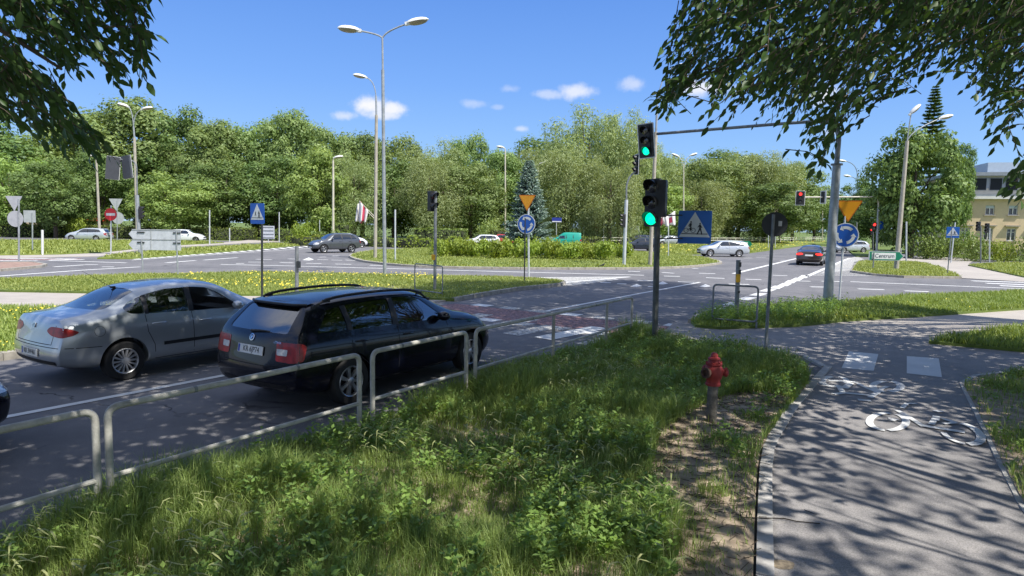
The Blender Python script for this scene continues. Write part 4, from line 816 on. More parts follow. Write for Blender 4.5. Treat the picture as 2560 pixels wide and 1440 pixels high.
for key, T in NT.items():
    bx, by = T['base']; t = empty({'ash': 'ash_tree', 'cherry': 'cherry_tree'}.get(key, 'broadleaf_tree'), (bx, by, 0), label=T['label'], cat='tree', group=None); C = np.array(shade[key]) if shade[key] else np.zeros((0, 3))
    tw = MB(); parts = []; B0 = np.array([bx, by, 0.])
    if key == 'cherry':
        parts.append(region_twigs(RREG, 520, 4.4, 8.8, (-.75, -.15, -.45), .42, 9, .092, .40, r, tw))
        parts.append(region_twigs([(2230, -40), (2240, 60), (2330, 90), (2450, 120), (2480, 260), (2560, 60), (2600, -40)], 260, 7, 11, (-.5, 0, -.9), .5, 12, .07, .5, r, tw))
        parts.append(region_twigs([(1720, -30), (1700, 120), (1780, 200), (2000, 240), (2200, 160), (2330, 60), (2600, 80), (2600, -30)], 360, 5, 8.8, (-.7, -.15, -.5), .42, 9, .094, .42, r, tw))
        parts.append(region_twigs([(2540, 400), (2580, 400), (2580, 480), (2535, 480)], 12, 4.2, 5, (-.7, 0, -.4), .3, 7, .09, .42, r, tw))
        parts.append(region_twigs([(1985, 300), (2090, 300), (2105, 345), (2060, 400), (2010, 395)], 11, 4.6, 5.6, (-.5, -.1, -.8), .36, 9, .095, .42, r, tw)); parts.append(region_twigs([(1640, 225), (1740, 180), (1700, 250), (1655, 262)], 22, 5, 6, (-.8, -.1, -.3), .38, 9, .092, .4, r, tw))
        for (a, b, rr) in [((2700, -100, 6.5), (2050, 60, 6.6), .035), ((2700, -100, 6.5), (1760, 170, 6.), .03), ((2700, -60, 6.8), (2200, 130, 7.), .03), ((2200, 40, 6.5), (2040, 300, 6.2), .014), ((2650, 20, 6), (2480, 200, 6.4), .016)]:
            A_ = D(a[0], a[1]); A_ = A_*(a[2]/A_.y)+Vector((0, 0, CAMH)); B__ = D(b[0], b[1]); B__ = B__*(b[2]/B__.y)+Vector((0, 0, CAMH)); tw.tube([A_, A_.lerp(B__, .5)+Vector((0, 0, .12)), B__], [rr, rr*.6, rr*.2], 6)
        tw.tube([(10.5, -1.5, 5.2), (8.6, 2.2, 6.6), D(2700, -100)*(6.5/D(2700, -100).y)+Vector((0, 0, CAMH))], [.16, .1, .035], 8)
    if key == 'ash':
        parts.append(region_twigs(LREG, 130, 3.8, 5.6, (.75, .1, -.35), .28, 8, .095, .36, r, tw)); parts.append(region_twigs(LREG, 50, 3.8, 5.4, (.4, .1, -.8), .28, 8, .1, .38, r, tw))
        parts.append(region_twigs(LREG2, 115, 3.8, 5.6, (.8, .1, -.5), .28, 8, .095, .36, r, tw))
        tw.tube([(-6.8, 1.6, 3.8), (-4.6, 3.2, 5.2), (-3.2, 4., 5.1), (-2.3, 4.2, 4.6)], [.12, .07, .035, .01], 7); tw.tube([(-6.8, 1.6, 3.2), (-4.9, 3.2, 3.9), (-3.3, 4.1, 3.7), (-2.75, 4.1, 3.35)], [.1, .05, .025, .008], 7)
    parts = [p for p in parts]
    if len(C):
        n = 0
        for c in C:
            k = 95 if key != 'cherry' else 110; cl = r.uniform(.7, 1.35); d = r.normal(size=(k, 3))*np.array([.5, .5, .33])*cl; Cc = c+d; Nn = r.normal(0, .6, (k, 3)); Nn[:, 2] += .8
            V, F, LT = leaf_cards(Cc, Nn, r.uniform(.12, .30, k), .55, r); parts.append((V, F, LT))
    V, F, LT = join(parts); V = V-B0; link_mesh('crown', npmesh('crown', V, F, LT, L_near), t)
    top = max([c[2] for c in C], default=6)*.75; b = MB(); r0 = .22 if key != 'ash' else .15; b.tube([(0, 0, -.3), (0, 0, .3), (.1, .05, top*.5), (0, .1, top)], [r0*1.4, r0, r0*.75, r0*.25], 12)
    b.add([tuple(Vector(v)-Vector(B0)) for v in tw.v], tw.f)
    for c in C[::9]:
        e = Vector(c)-Vector(B0); s = Vector((0, 0, min(top*.9, max(2.5, c[2]*.45)))); m_ = s.lerp(e, .5)+Vector((r.normal(0, .5), r.normal(0, .5), .6))
        if any(visible(Vector(B0)+s.lerp(e, f)) for f in (.3, .5, .7, .85, 1)): continue
        b.tube(smoothpath([s, m_, e], 3, 6), list(np.linspace(r0*.24, .01, 9)), 5, cap=False)
    b.build('trunk', M_bark, t)
# ================================================================ vehicles
M_tyre = mat('tyre_rubber', (.022, .022, .023), .85, var=.2, bump=.2, bscale=60)
M_alloy = mat('alloy_silver', (.42, .43, .45), .35, metal=.75, var=.1)
M_hub = mat('hubcap_silver', (.55, .56, .58), .4, metal=.5, var=.1)
M_blk = mat('black_plastic', (.018, .018, .02), .55, var=.2)
M_seam = mat('panel_gap', (.008, .008, .01), .8)
M_int = mat('car_interior', (.035, .035, .038), .85, var=.3)
M_glass = glassmat('car_glass', (.55, .62, .64), .10); M_glassdk = glassmat('tinted_glass', (.10, .12, .13), .14)
M_glassop = mat('dark_window', (.012, .016, .02), .03, coat=1., spec=1.)
M_taill = mat('tail_lamp_red', (.42, .006, .006), .35, coat=.25, var=.3, vscale=12)
M_tailon = mat('tail_lamp_lit', (.7, .02, .02), .2, emit=(1, .03, .02, 1.6))
M_clear = mat('clear_lens', (.62, .64, .66), .12, coat=1., var=.15, vscale=20)
M_amber = mat('amber_lens', (.5, .2, .12), .15, coat=1.)
M_plate = mat('number_plate', (.78, .78, .76), .4); M_ink = mat('plate_ink', (.01, .01, .012), .6); M_blue = mat('eu_blue', (.01, .05, .4), .5)
M_chrome = mat('chrome', (.7, .7, .72), .12, metal=1.)
P_silver = paintmat('silver_blue_paint', (.43, .465, .49), .3, .55)
P_black = mat('navy_black_paint', (.003, .004, .011), rough=.25, metal=0., coat=.55, var=.03, spec=.25)
P_white = paintmat('white_paint', (.74, .76, .78), .3, .0); P_grey = paintmat('grey_paint', (.085, .095, .11), .3, .3); P_brown = paintmat('brown_paint', (.055, .042, .036), .2, .4)
P_green = paintmat('teal_green_paint', (.0, .30, .22), .35, 0.); P_red = paintmat('red_paint', (.5, .02, .03), .3, 0.); P_navy = paintmat('dark_blue_paint', (.02, .03, .05), .25, .3); P_lsilver = paintmat('light_silver_paint', (.56, .60, .64), .3, .4)

def interp(t, x):
    xs = [p[0] for p in t]; ys = [p[1] for p in t]; return float(np.interp(x, xs, ys))
def sm(t, x, w=.06): return (interp(t, x-w)+2*interp(t, x)+interp(t, x+w))/4
def car_shell(sp, inset=0., x0=None, x1=None, zfloor=None):
    L = sp['L']; xs = sorted(set([0, .02, .06, .14, .25, .4]+list(np.arange(.55, L-.5, .14))+[L-.42, L-.3, L-.2, L-.12, L-.06, L-.02, L])) if x0 is None else list(np.linspace(x0, x1, 16))
    rings = []
    for x in xs:
        W_ = sm(sp['W'], x)-inset; Wt = sm(sp['Wt'], x)-inset; zt = sm(sp['zt'], x, .09)-inset; zb = min(sm(sp['zb'], x)-(0 if inset == 0 else .0), zt-.012); zl = sm(sp['zl'], x) if zfloor is None else zfloor
        h = zb-zl; cab = zt-zb > .12; k = min(1., (zt-zb)/.3)
        ring = [(0, zl), (W_*.55, zl), (W_*.86, zl), (W_*.955, zl+.07), (W_*.985, zl+.30*h), (W_*1.0, zl+.62*h), (W_*.985, zl+.86*h), (W_*(.94*k+.90*(1-k)), zb),
                (W_*.90*(k)+(1-k)*W_*.84, zb+.02*k+.25*(zt-zb)*(1)), ((W_*.88+Wt)/2*k+(1-k)*Wt, zb+.6*(zt-zb)), (Wt+.02*k, zt-.07*k-.004), (Wt*.86, zt-.018*k), (Wt*.5, zt+.008), (0, zt+.018)]
        rings.append([(x, y, z) for y, z in ring])
    def warp(p):
        x, y, z = p
        we = max(0, 1-x/1.3); wf = max(0, 1-(L-x)/.9); Wm = .88
        x2 = x+we*interp(sp['xr'], z)-wf*interp(sp['xf'], z)
        # plan rounding of the bumpers
        e = (abs(y)/Wm)**2.6; x2 += .10*e*max(0, 1-x/.35)-.17*e*max(0, 1-(L-x)/.5); return (x2, y, z)
    mb = MB(); m = len(rings[0]); full = []
    for rg in rings:
        f = [warp((p[0], p[1]*0 if False else p[1], p[2])) for p in rg]; left = [(a, -b, c) for a, b, c in f[1:-1]][::-1]
        full.append(f+left)
    n = len(full[0]); vs = [p for rg in full for p in rg]; fs = []
    for i in range(len(full)-1):
        for k in range(n): k2 = (k+1) % n; fs.append((i*n+k, i*n+k2, (i+1)*n+k2, (i+1)*n+k)[::-1])
    for base, flip in ((0, False), ((len(full)-1)*n, True)):   # end caps: split in 5 columns so they can curve
        rows = list(range(m)); cols = 7
        idx = {}
        for rI in rows:
            A = vs[base+rI]; Bk = base+((n-rI) % n); B_ = vs[Bk]
            for c in range(cols):
                if rI in (0, m-1): idx[(rI, c)] = base+rI; continue
                if c == 0: idx[(rI, c)] = base+rI; continue
                if c == cols-1: idx[(rI, c)] = Bk; continue
                t = c/(cols-1); y = A[1]*(1-t)+B_[1]*t; x = A[0]; e = 1-(abs(y)/max(.01, abs(A[1])))**2.4; amt = (.10 if not flip else .17)*(abs(A[1])/.88)**2.6
                x = x-e*amt if not flip else x+e*amt; idx[(rI, c)] = len(vs); vs.append((x, y, A[2]))
        for rI in range(m-1):
            for c in range(cols-1):
                q = []
                for w in (idx[(rI, c)], idx[(rI, c+1)], idx[(rI+1, c+1)], idx[(rI+1, c)]):
                    if w not in q: q.append(w)
                if len(q) > 2: fs.append(tuple(q) if flip else tuple(q[::-1]))
    me = bpy.data.meshes.new('shell'); me.from_pydata(vs, [], fs); me.update(); bmm = bmesh.new(); bmm.from_mesh(me); bmesh.ops.recalc_face_normals(bmm, faces=bmm.faces); bmm.to_mesh(me); bmm.free()
    return me
def eval_mesh(me, mods):
    o = bpy.data.objects.new('tmp', me); COL.objects.link(o)
    for t, kw in mods:
        md = o.modifiers.new('m', t)
        for k, v in kw.items(): setattr(md, k, v)
    dg = bpy.context.evaluated_depsgraph_get(); dg.update(); out = bpy.data.meshes.new_from_object(o.evaluated_get(dg)); bpy.data.objects.remove(o); return out
def tmpobj(me):
    o = bpy.data.objects.new('cut', me); COL.objects.link(o); return o
def prism_mesh(mb):
    me = bpy.data.meshes.new('c'); me.from_pydata(mb.v, [], mb.f); me.update(); bm_ = bmesh.new(); bm_.from_mesh(me); bmesh.ops.remove_doubles(bm_, verts=bm_.verts, dist=1e-5); bmesh.ops.recalc_face_normals(bm_, faces=bm_.faces); bm_.to_mesh(me); bm_.free(); return me
AX_SIDE = lambda s: (Vector((0, s*3, 0)), Vector((1, 0, 0)), Vector((0, 0, 1)), Vector((0, -s, 0)))
AX_REAR = (Vector((-3, 0, 0)), Vector((0, 1, 0)), Vector((0, 0, 1)), Vector((1, 0, 0)))
def patch(mb, bvh, poly, ax, off=.003, mi=0, step=.05, thick=0.):
    """lay a 2-D outline onto the bodywork"""
    o, u, v, d = ax; pts = [Vector(p[:2]) for p in poly]; bd = []
    for i in range(len(pts)):
        a = pts[i]; c = pts[(i+1) % len(pts)]; k = max(1, int((c-a).length/step)); bd += [a.lerp(c, q/k) for q in range(k)]
    x0 = min(p.x for p in bd); x1 = max(p.x for p in bd); y0 = min(p.y for p in bd); y1 = max(p.y for p in bd); n = len(bd); inn = []
    gx, gy = np.meshgrid(np.arange(x0+step/2, x1, step), np.arange(y0+step/2, y1, step)); k = inpoly(gx, gy, bd); inn = [Vector((a, b)) for a, b in zip(gx[k], gy[k]) if min((Vector((a, b))-p).length for p in bd) > step*.35]
    vo, eo, fo, ov, oe, of = geometry.delaunay_2d_cdt(bd+inn, [(q, (q+1) % n) for q in range(n)], [list(range(n))], 1, 1e-5)
    V = []; last = None
    for p in vo:
        st = o+u*p.x+v*p.y; h, nr, fi, ds = bvh.ray_cast(st, d, 10)
        if h is None:
            h2 = bvh.find_nearest(st+d*2.2); h, nr = h2[0], h2[1]
        if nr.dot(d) > 0: nr = -nr
        V.append(h+nr*off)
    F = []
    for f in fo:
        a, b, c = (V[f[q]] for q in (0, 1, 2)); F.append(tuple(f) if (b-a).cross(c-a).dot(d) < 0 else tuple(f[::-1]))
    mb.add(V, F, mi)
def strip(mb, bvh, line, ax, w=.008, off=.0015, mi=0, step=.08):
    L = [Vector(p[:2]) for p in line]; out = [L[0]]
    for a, c in zip(L, L[1:]): k = max(1, int((c-a).length/step)); out += [a.lerp(c, q/k) for q in range(1, k+1)]
    A = []; B_ = []
    for i, p in enumerate(out):
        t = (out[min(i+1, len(out)-1)]-out[max(0, i-1)]).normalized(); nr = Vector((-t.y, t.x))*w/2; A.append(p+nr); B_.append(p-nr)
    o, u, v, d = ax; V = []
    for a, b in zip(A, B_):
        for p in (a, b):
            st = o+u*p.x+v*p.y; h, nr, fi, ds = bvh.ray_cast(st, d, 10)
            if h is None: h, nr = bvh.find_nearest(st+d*2.2)[:2]
            if nr.dot(d) > 0: nr = -nr
            V.append(h+nr*off)
    mb.add(V, [(2*i, 2*i+1, 2*i+3, 2*i+2) for i in range(len(out)-1)], mi)
def wheel_parts(root, x, y, r, side, style, w=.205):
    """side -1: right hand side"""
    wh = MB(); M = Matrix.Translation((x, y, r)) @ Matrix.Rotation(rad(90)*(1 if side < 0 else -1), 4, 'X')   # local z outwards
    rr = r*.66
    wh.lathe([(rr, -w/2), (r*.93, -w/2), (r*.99, -w/2+.02), (r, -w/4), (r, w/4), (r*.99, w/2-.02), (r*.93, w/2), (rr*1.04, w/2-.004), (rr, w/2-.02)], 36, 0, M, cap=False)
    tyre = wh.build('wheel', M_tyre, root, angle=40)
    rm = MB(); rm.lathe([(rr*1.0, w/2-.012), (rr*.96, w/2-.004), (rr*.90, w/2-.012), (rr*.88, w/2-.055)], 36, 0, M, cap=False); rm.lathe([(rr*.93, w/2-.09), (.001, w/2-.09)], 28, 1, M, cap=False)
    ns, wid, sq = {'7': (7, .26, .0), '12': (14, .14, .0), '5': (5, .3, 0), '10': (10, .17, 0), 'cap': (9, .2, 0)}[style]
    for k in range(ns):
        a = 2*math.pi*k/ns; R1 = Matrix.Rotation(a, 4, 'Z'); i0, i1 = rr*.2, rr*.93; h0, h1 = wid*rr*.42, wid*rr*.62; t = w/2-.028
        rm.add([(i0, -h0, t-.02), (i1, -h1, t-.02), (i1, h1, t-.02), (i0, h0, t-.02), (i0, -h0*.8, t+.006), (i1, -h1*.8, t+.012), (i1, h1*.8, t+.012), (i0, h0*.8, t+.006)], [(4, 5, 6, 7), (0, 1, 5, 4), (1, 2, 6, 5), (2, 3, 7, 6), (3, 0, 4, 7)], 0, M @ R1)
    rm.lathe([(rr*.27, w/2-.05), (rr*.26, w/2-.02), (rr*.16, w/2-.012), (.001, w/2-.010)], 20, 0, M, cap=False)
    rm.build('rim', [M_alloy if style in '7510' else M_hub, M_blk], tyre, angle=30)
CARM = {}
def build_body(key, sp):
    if key in CARM: return CARM[key]
    shell = car_shell(sp); sub = eval_mesh(shell, [('SUBSURF', dict(levels=2 if sp.get('hi') else 1, render_levels=2))])
    bmm = bmesh.new(); bmm.from_mesh(sub); bvh = BVHTree.FromBMesh(bmm); bmm.normal_update()
    vn = [v.normal.copy() for v in bmm.verts]; fv = [[v.index for v in f.verts] for f in bmm.faces]; co = [v.co.copy() for v in bmm.verts]; bmm.free()
    cuts = []
    r = sp['r']
    for x in sp['ax']:
        for s in (-1, 1):
            c = MB(); M = Matrix.Translation((x, s*(sp['hw']-.13), r+.01)) @ Matrix.Rotation(rad(90), 4, 'X'); c.lathe([(r+.055, -.25), (r+.055, .25)], 40, 0, M); cuts.append(prism_mesh(c))
    if sp.get('open'):
        cuts.append(eval_mesh(car_shell(sp, .055, sp['cab'][0], sp['cab'][1], sp.get('zfl', .42)), []))
        for poly in sp['win']:
            c = MB(); M = Matrix(((1, 0, 0, 0), (0, 0, 1, 0), (0, 1, 0, 0), (0, 0, 0, 1))); c.prism(roundpoly(poly, .035), -1.2, 1.2, 0, M); cuts.append(prism_mesh(c))
        for key_, x0, x1 in (('rwin', -.5, sp['cab'][0]+.65), ('fwin', sp['cab'][1]-.9, sp['L'])):
            c = MB(); M = Matrix(((0, 0, 1, 0), (1, 0, 0, 0), (0, 1, 0, 0), (0, 0, 0, 1))); c.prism(roundpoly(sp[key_], .05), x0, x1, 0, M); cuts.append(prism_mesh(c))
    body = bpy.data.meshes.new('bd'); body = sub.copy(); body.materials.clear(); body.materials.append(None); body.materials.append(None)
    for c in cuts:
        c.materials.clear(); c.materials.append(None); c.materials.append(None); c.polygons.foreach_set('material_index', [1]*len(c.polygons)); co_ = tmpobj(c)
        body2 = eval_mesh(body, [('BOOLEAN', dict(operation='DIFFERENCE', object=co_, solver='EXACT'))]); bpy.data.objects.remove(co_)
        if len(body2.polygons) > 50: body = body2
    # carry the smooth normals of the uncut shell over
    body.polygons.foreach_set('use_smooth', [True]*len(body.polygons)); nl = [None]*len(body.loops)
    for p in body.polygons:
        for li in p.loop_indices:
            vi = body.loops[li].vertex_index; v = body.vertices[vi].co; nr = p.normal
            if p.material_index == 0:
                h = bvh.find_nearest(v)
                if h[0] is not None and h[3] < .004:
                    idx = fv[h[2]]; ws = [1/((co[i]-v).length+1e-5) for i in idx]; t = sum(ws); q = Vector((0, 0, 0))
                    for i, w in zip(idx, ws): q += vn[i]*w/t
                    if q.dot(p.normal) > .3: nr = q.normalized()
            nl[li] = nr
    body.normals_split_custom_set(nl)
    CARM[key] = (body, bvh); return CARM[key]
def mirror_side(f):
    for s in (-1, 1): f(s)
def make_car(key, sp, paint, label, cat, name='car', hi=False, wheels='5', glass=None, plate=None, group=None, lit=False, opn=False):
    body, bvh = build_body(key, sp); root = empty(name, (0, 0, 0), label=label, cat=cat, group=group)
    bm_ = body.copy(); bm_.materials.clear(); bm_.materials.append(paint); bm_.materials.append(M_int); bo = link_mesh('body', bm_, root)
    gl = glass or M_glassop; L = sp['L']; hw = sp['hw']; r = sp['r']; op = sp.get('open'); goff = -.006 if op else .004
    for s in (-1, 1):
        for i, poly in enumerate(sp['win']):
            g = MB(); q = roundpoly(poly, .035)
            if op: cx = sum(p[0] for p in q)/len(q); cy = sum(p[1] for p in q)/len(q); q = [(cx+(x-cx)*1.02, cy+(y-cy)*1.03) for x, y in q]
            patch(g, bvh, q, AX_SIDE(s), goff); 
            if not (sp.get('window_open') == (i, s)): g.build('side_window', gl, root, angle=180)
    for nm, k, ax in (('rear_window', 'rwin', AX_REAR), ('windscreen', 'fwin', (Vector((L+3, 0, 0)), Vector((0, 1, 0)), Vector((0, 0, 1)), Vector((-1, 0, 0))))):
        g = MB(); q = roundpoly(sp[k], .05)
        if op: cx = sum(p[0] for p in q)/len(q); cy = sum(p[1] for p in q)/len(q); q = [(cx+(x-cx)*1.02, cy+(y-cy)*1.03) for x, y in q]
        patch(g, bvh, q, ax, goff); g.build(nm, gl if nm == 'rear_window' else (M_glass if op else gl), root, angle=180)
    for s in (-1, 1):
        g = MB()
        for ln in sp['seams']: strip(g, bvh, ln, AX_SIDE(s), .010)
        g.build('panel_gaps', M_seam, root)
        for q in sp.get('pillars', []): g = MB(); patch(g, bvh, q, AX_SIDE(s), .003); g.build('window_pillar', M_blk, root, angle=180)
    g = MB()
    for ln in sp.get('rseams', []): strip(g, bvh, ln, AX_REAR, .010)
    g.build('panel_gaps', M_seam, root)
    for s in (-1, 1):
        h = MB()
        for hx, hz in sp['handles']:
            p = bvh.ray_cast(Vector((hx, s*3, hz)), Vector((0, -s, 0)), 10)[0]
            if p: h = MB(); h.tube([p+Vector((-.11, s*.002, 0)), p+Vector((-.08, s*.03, .004)), p+Vector((.08, s*.03, .004)), p+Vector((.11, s*.002, 0))], [.011, .014, .014, .011], 8); h.build('door_handle', paint, root, angle=60)
        tl = sp['tail']; t = MB(); d = Vector((1, -s*1.0, 0)).normalized(); u = Vector((s*1., 1*1., 0)).normalized()
        # rear and side faces of the wrap-around lamp
        dax = (Vector((-2, s*2.6, 0)), Vector((.7071, s*.7071, 0)), Vector((0, 0, 1)), Vector((.7071, -s*.7071, 0))); o0 = dax[0].dot(dax[1]); dax = (dax[0]-dax[1]*o0, dax[1], dax[2], dax[3])
        patch(t, bvh, tl['diag'], dax, .004, step=.035)
        to = t.build('tail_lamp', M_tailon if lit else M_taill, root, angle=180)
        if 'inner' in tl: t = MB(); patch(t, bvh, tl['inner'], dax, .008, step=.03); t.build('reversing_lens', M_clear, to, angle=180)
        hd = MB(); patch(hd, bvh, [(s*y, z) for y, z in sp['head']['front']], (Vector((L+3, 0, 0)), Vector((0, 1, 0)), Vector((0, 0, 1)), Vector((-1, 0, 0))), .004); patch(hd, bvh, sp['head']['side'], AX_SIDE(s), .004); hd.build('headlight', M_clear, root, angle=180)
        mx, mz = sp['mirror']; p = bvh.ray_cast(Vector((mx, s*3, mz)), Vector((0, -s, 0)), 10)[0]
        mr = MB(); M = Matrix.Translation(p+Vector((.0, s*.11, .035))) @ Matrix.Diagonal((.085, .115, .075, 1)); prof = [(math.sin(a), -math.cos(a)) for a in np.linspace(.01, math.pi-.01, 9)]; mr.lathe(prof, 14, 0, M, cap=False); mr.tube([p+Vector((0, -s*.03, -.03)), p+Vector((0, s*.07, .0))], .02, 6, 1); mr.build('wing_mirror', [paint, M_blk], root, angle=60)
        if sp.get('moulding'): m_ = MB(); strip(m_, bvh, sp['moulding'], AX_SIDE(s), .055, .012); m_.build('side_moulding', M_blk, root)
    lo = MB()
    for s in (-1, 1): strip(lo, bvh, [(.55+.0, sp['zs']), (.6, sp['zs'])], AX_SIDE(s), .02, .002)
    # lower rear apron, number plates
    ap = MB(); patch(ap, bvh, roundpoly([(-.62, .27), (.62, .27), (.66, .40), (-.66, .40)], .03), AX_REAR, .004); ap.build('rear_apron', M_blk, root, angle=180)
    gr = MB(); patch(gr, bvh, roundpoly(sp.get('grille', [(-.45, .52), (.45, .52), (.5, .64), (-.5, .64)]), .02), (Vector((L+3, 0, 0)), Vector((0, 1, 0)), Vector((0, 0, 1)), Vector((-1, 0, 0))), .004); patch(gr, bvh, roundpoly([(-.5, .27), (.5, .27), (.55, .42), (-.55, .42)], .02), (Vector((L+3, 0, 0)), Vector((0, 1, 0)), Vector((0, 0, 1)), Vector((-1, 0, 0))), .004); gr.build('grille', M_blk, root, angle=180)
    zp = sp['platez']; h = bvh.ray_cast(Vector((-3, 0, zp)), Vector((1, 0, 0)), 10); p, nr = h[0], h[1]
    if nr.x > 0: nr = -nr
    pl = MB(); Mx = facing(p+nr*.008, (nr.x, nr.y), nr.z); pl.prism(roundpoly([(-.26, -.057), (.26, -.057), (.26, .057), (-.26, .057)], .01), -.004, .003, 0, Mx)
    if plate: pl.prism([(-.252, -.048), (-.215, -.048), (-.215, .048), (-.252, .048)], .002, .0042, 2, Mx); text_mb(pl, plate, .102, Mx @ Matrix.Translation((.02, 0, .0042)), 1, sx=.86)
    pl.build('number_plate', [M_plate, M_ink, M_blue], root, smooth=False)
    h = bvh.ray_cast(Vector((L+3, 0, .45)), Vector((-1, 0, 0)), 10); p = h[0]; pl = MB(); pl.box(p+Vector((.012, 0, 0)), (.012, .52, .11)); pl.build('number_plate', M_plate, root, smooth=False)
    for x in sp['ax']:
        for s in (-1, 1): wheel_parts(root, x, s*(hw-.115), r, s, wheels)
    if op:   # seats, dashboard, steering wheel (left hand drive)
        def seat(x, y, w=.48, head=True):
            b = MB(); b.prism(roundpoly([(x-.25, .42), (x+.25, .45), (x+.27, .58), (x-.1, .54), (x-.32, 1.02), (x-.42, 1.0)], .05), -w/2, w/2, 0, Matrix.Translation((0, y, 0)) @ Matrix(((1, 0, 0, 0), (0, 0, 1, 0), (0, 1, 0, 0), (0, 0, 0, 1))))
            if head: b.prism(roundpoly([(x-.34, 1.04), (x-.27, 1.05), (x-.31, 1.22), (x-.38, 1.21)], .03), -.13, .13, 0, Matrix.Translation((0, y, 0)) @ Matrix(((1, 0, 0, 0), (0, 0, 1, 0), (0, 1, 0, 0), (0, 0, 0, 1))))
            b.build('seat', M_int, root, angle=50)
        xf = sp['seatx']; seat(xf, .36); seat(xf, -.36); seat(xf-.84, .36, .6, False); seat(xf-.84, -.36, .6, False)
        d = MB(); d.box((xf+.86, 0, .78), (.42, 1.32, .26)); d.build('dashboard', M_blk, root)
        sw = MB(); c = Vector((xf+.42, .36, .84)); R_ = Matrix.Rotation(rad(-65), 3, 'Y'); ring = [c+R_ @ Vector((.185*math.cos(a), .185*math.sin(a), 0)) for a in np.linspace(0, 2*math.pi, 25)]; sw.tube(ring, .014, 8, cap=False); sw.tube([c+R_ @ Vector((-.18, 0, 0)), c+R_ @ Vector((.18, 0, 0))], .012, 6); sw.tube([c, c+Vector((.25, 0, -.1))], .03, 8); sw.build('steering_wheel', M_blk, root)
    sp['bvh'] = bvh
    return root
def roof_rails(root, bvh, x0, x1, ys, m):
    for s in (-1, 1):
        b = MB(); pts = []
        for k in range(13):
            x = x0+(x1-x0)*k/12; p = bvh.ray_cast(Vector((x, s*ys, 3)), Vector((0, 0, -1)), 10)[0]; pts.append(p+Vector((0, 0, .008+.058*min(1, 3.2*math.sin(math.pi*k/12)))))
        b.tube(pts, [.014]+[.020]*11+[.014], 8)
        for k in (0, 1, 11, 12): b.box(pts[k]-Vector((0, 0, .015)), (.12, .028, .04))
        b.build('roof_rail', m, root)
# --- shapes
SP_WAGON = dict(L=4.66, hw=.905, r=.325, ax=(1.09, 3.78), cab=(.28, 3.45), seatx=2.3, zs=.3, platez=.80,
  zt=[(0, 1.385), (.3, 1.42), (1.1, 1.455), (1.9, 1.465), (2.5, 1.445), (2.8, 1.40), (3.1, 1.25), (3.55, 1.04), (3.8, 1.00), (4.15, .95), (4.45, .865), (4.58, .78), (4.66, .66)],
  zb=[(0, 1.0), (1, .98), (2.5, .945), (3.4, .92), (3.7, .93), (4.1, .90), (4.45, .80), (4.66, .60)], zl=[(0, .31), (.3, .25), (1, .2), (3.7, .2), (4.3, .2), (4.66, .27)],
  W=[(0, .80), (.08, .85), (.25, .885), (.8, .905), (2.3, .905), (3.8, .90), (4.3, .875), (4.5, .83), (4.62, .76), (4.66, .68)], Wt=[(0, .60), (.5, .61), (2, .63), (2.8, .62), (3.5, .70), (4.0, .70), (4.5, .62), (4.66, .5)],
  xr=[(.25, .14), (.45, .02), (.60, .0), (.66, .05), (.95, .09), (1.05, .13), (1.40, .50), (1.5, .52)], xf=[(.25, .08), (.45, 0), (.6, .02), (.9, .25), (1.1, .3)],
  win=[[(.56, 1.045), (.98, 1.02), (1.06, 1.035), (1.08, 1.325), (.86, 1.315)], [(1.15, 1.02), (1.93, 1.0), (2.0, 1.365), (1.16, 1.345)], [(2.04, .995), (3.06, .975), (3.04, 1.05), (2.72, 1.29), (2.55, 1.355), (2.09, 1.37)]],
  rwin=[(-.60, 1.04), (.60, 1.04), (.52, 1.34), (-.52, 1.34)], fwin=[(-.66, 1.03), (.66, 1.03), (.55, 1.37), (-.55, 1.37)],
  seams=[[(1.10, .98), (1.12, .75), (1.50, .45), (1.52, .28)], [(2.02, 1.0), (2.02, .3)], [(3.14, .95), (3.22, .6), (3.2, .3)], [(1.52, .27), (3.2, .27)], [(3.35, .93), (4.2, .83)]],
  rseams=[[(-.62, .98), (-.60, .62), (.60, .62), (.62, .98)]], handles=[(1.28, .86), (2.22, .84)], tail=dict(diag=roundpoly([(.40, .70), (.60, .69), (.76, .72), (.80, .90), (.74, .94), (.42, .94)], .03), inner=roundpoly([(.42, .775), (.555, .775), (.565, .855), (.42, .855)], .015)),
  head=dict(front=[(.45, .60), (.84, .62), (.84, .74), (.5, .70)], side=[(4.2, .70), (4.5, .62), (4.5, .72), (4.25, .80)]), mirror=(2.98, .99),
  pillars=[[(1.93, .995), (2.05, .99), (2.09, 1.365), (1.99, 1.36)], [(1.07, 1.02), (1.16, 1.015), (1.17, 1.34), (1.075, 1.33)]])
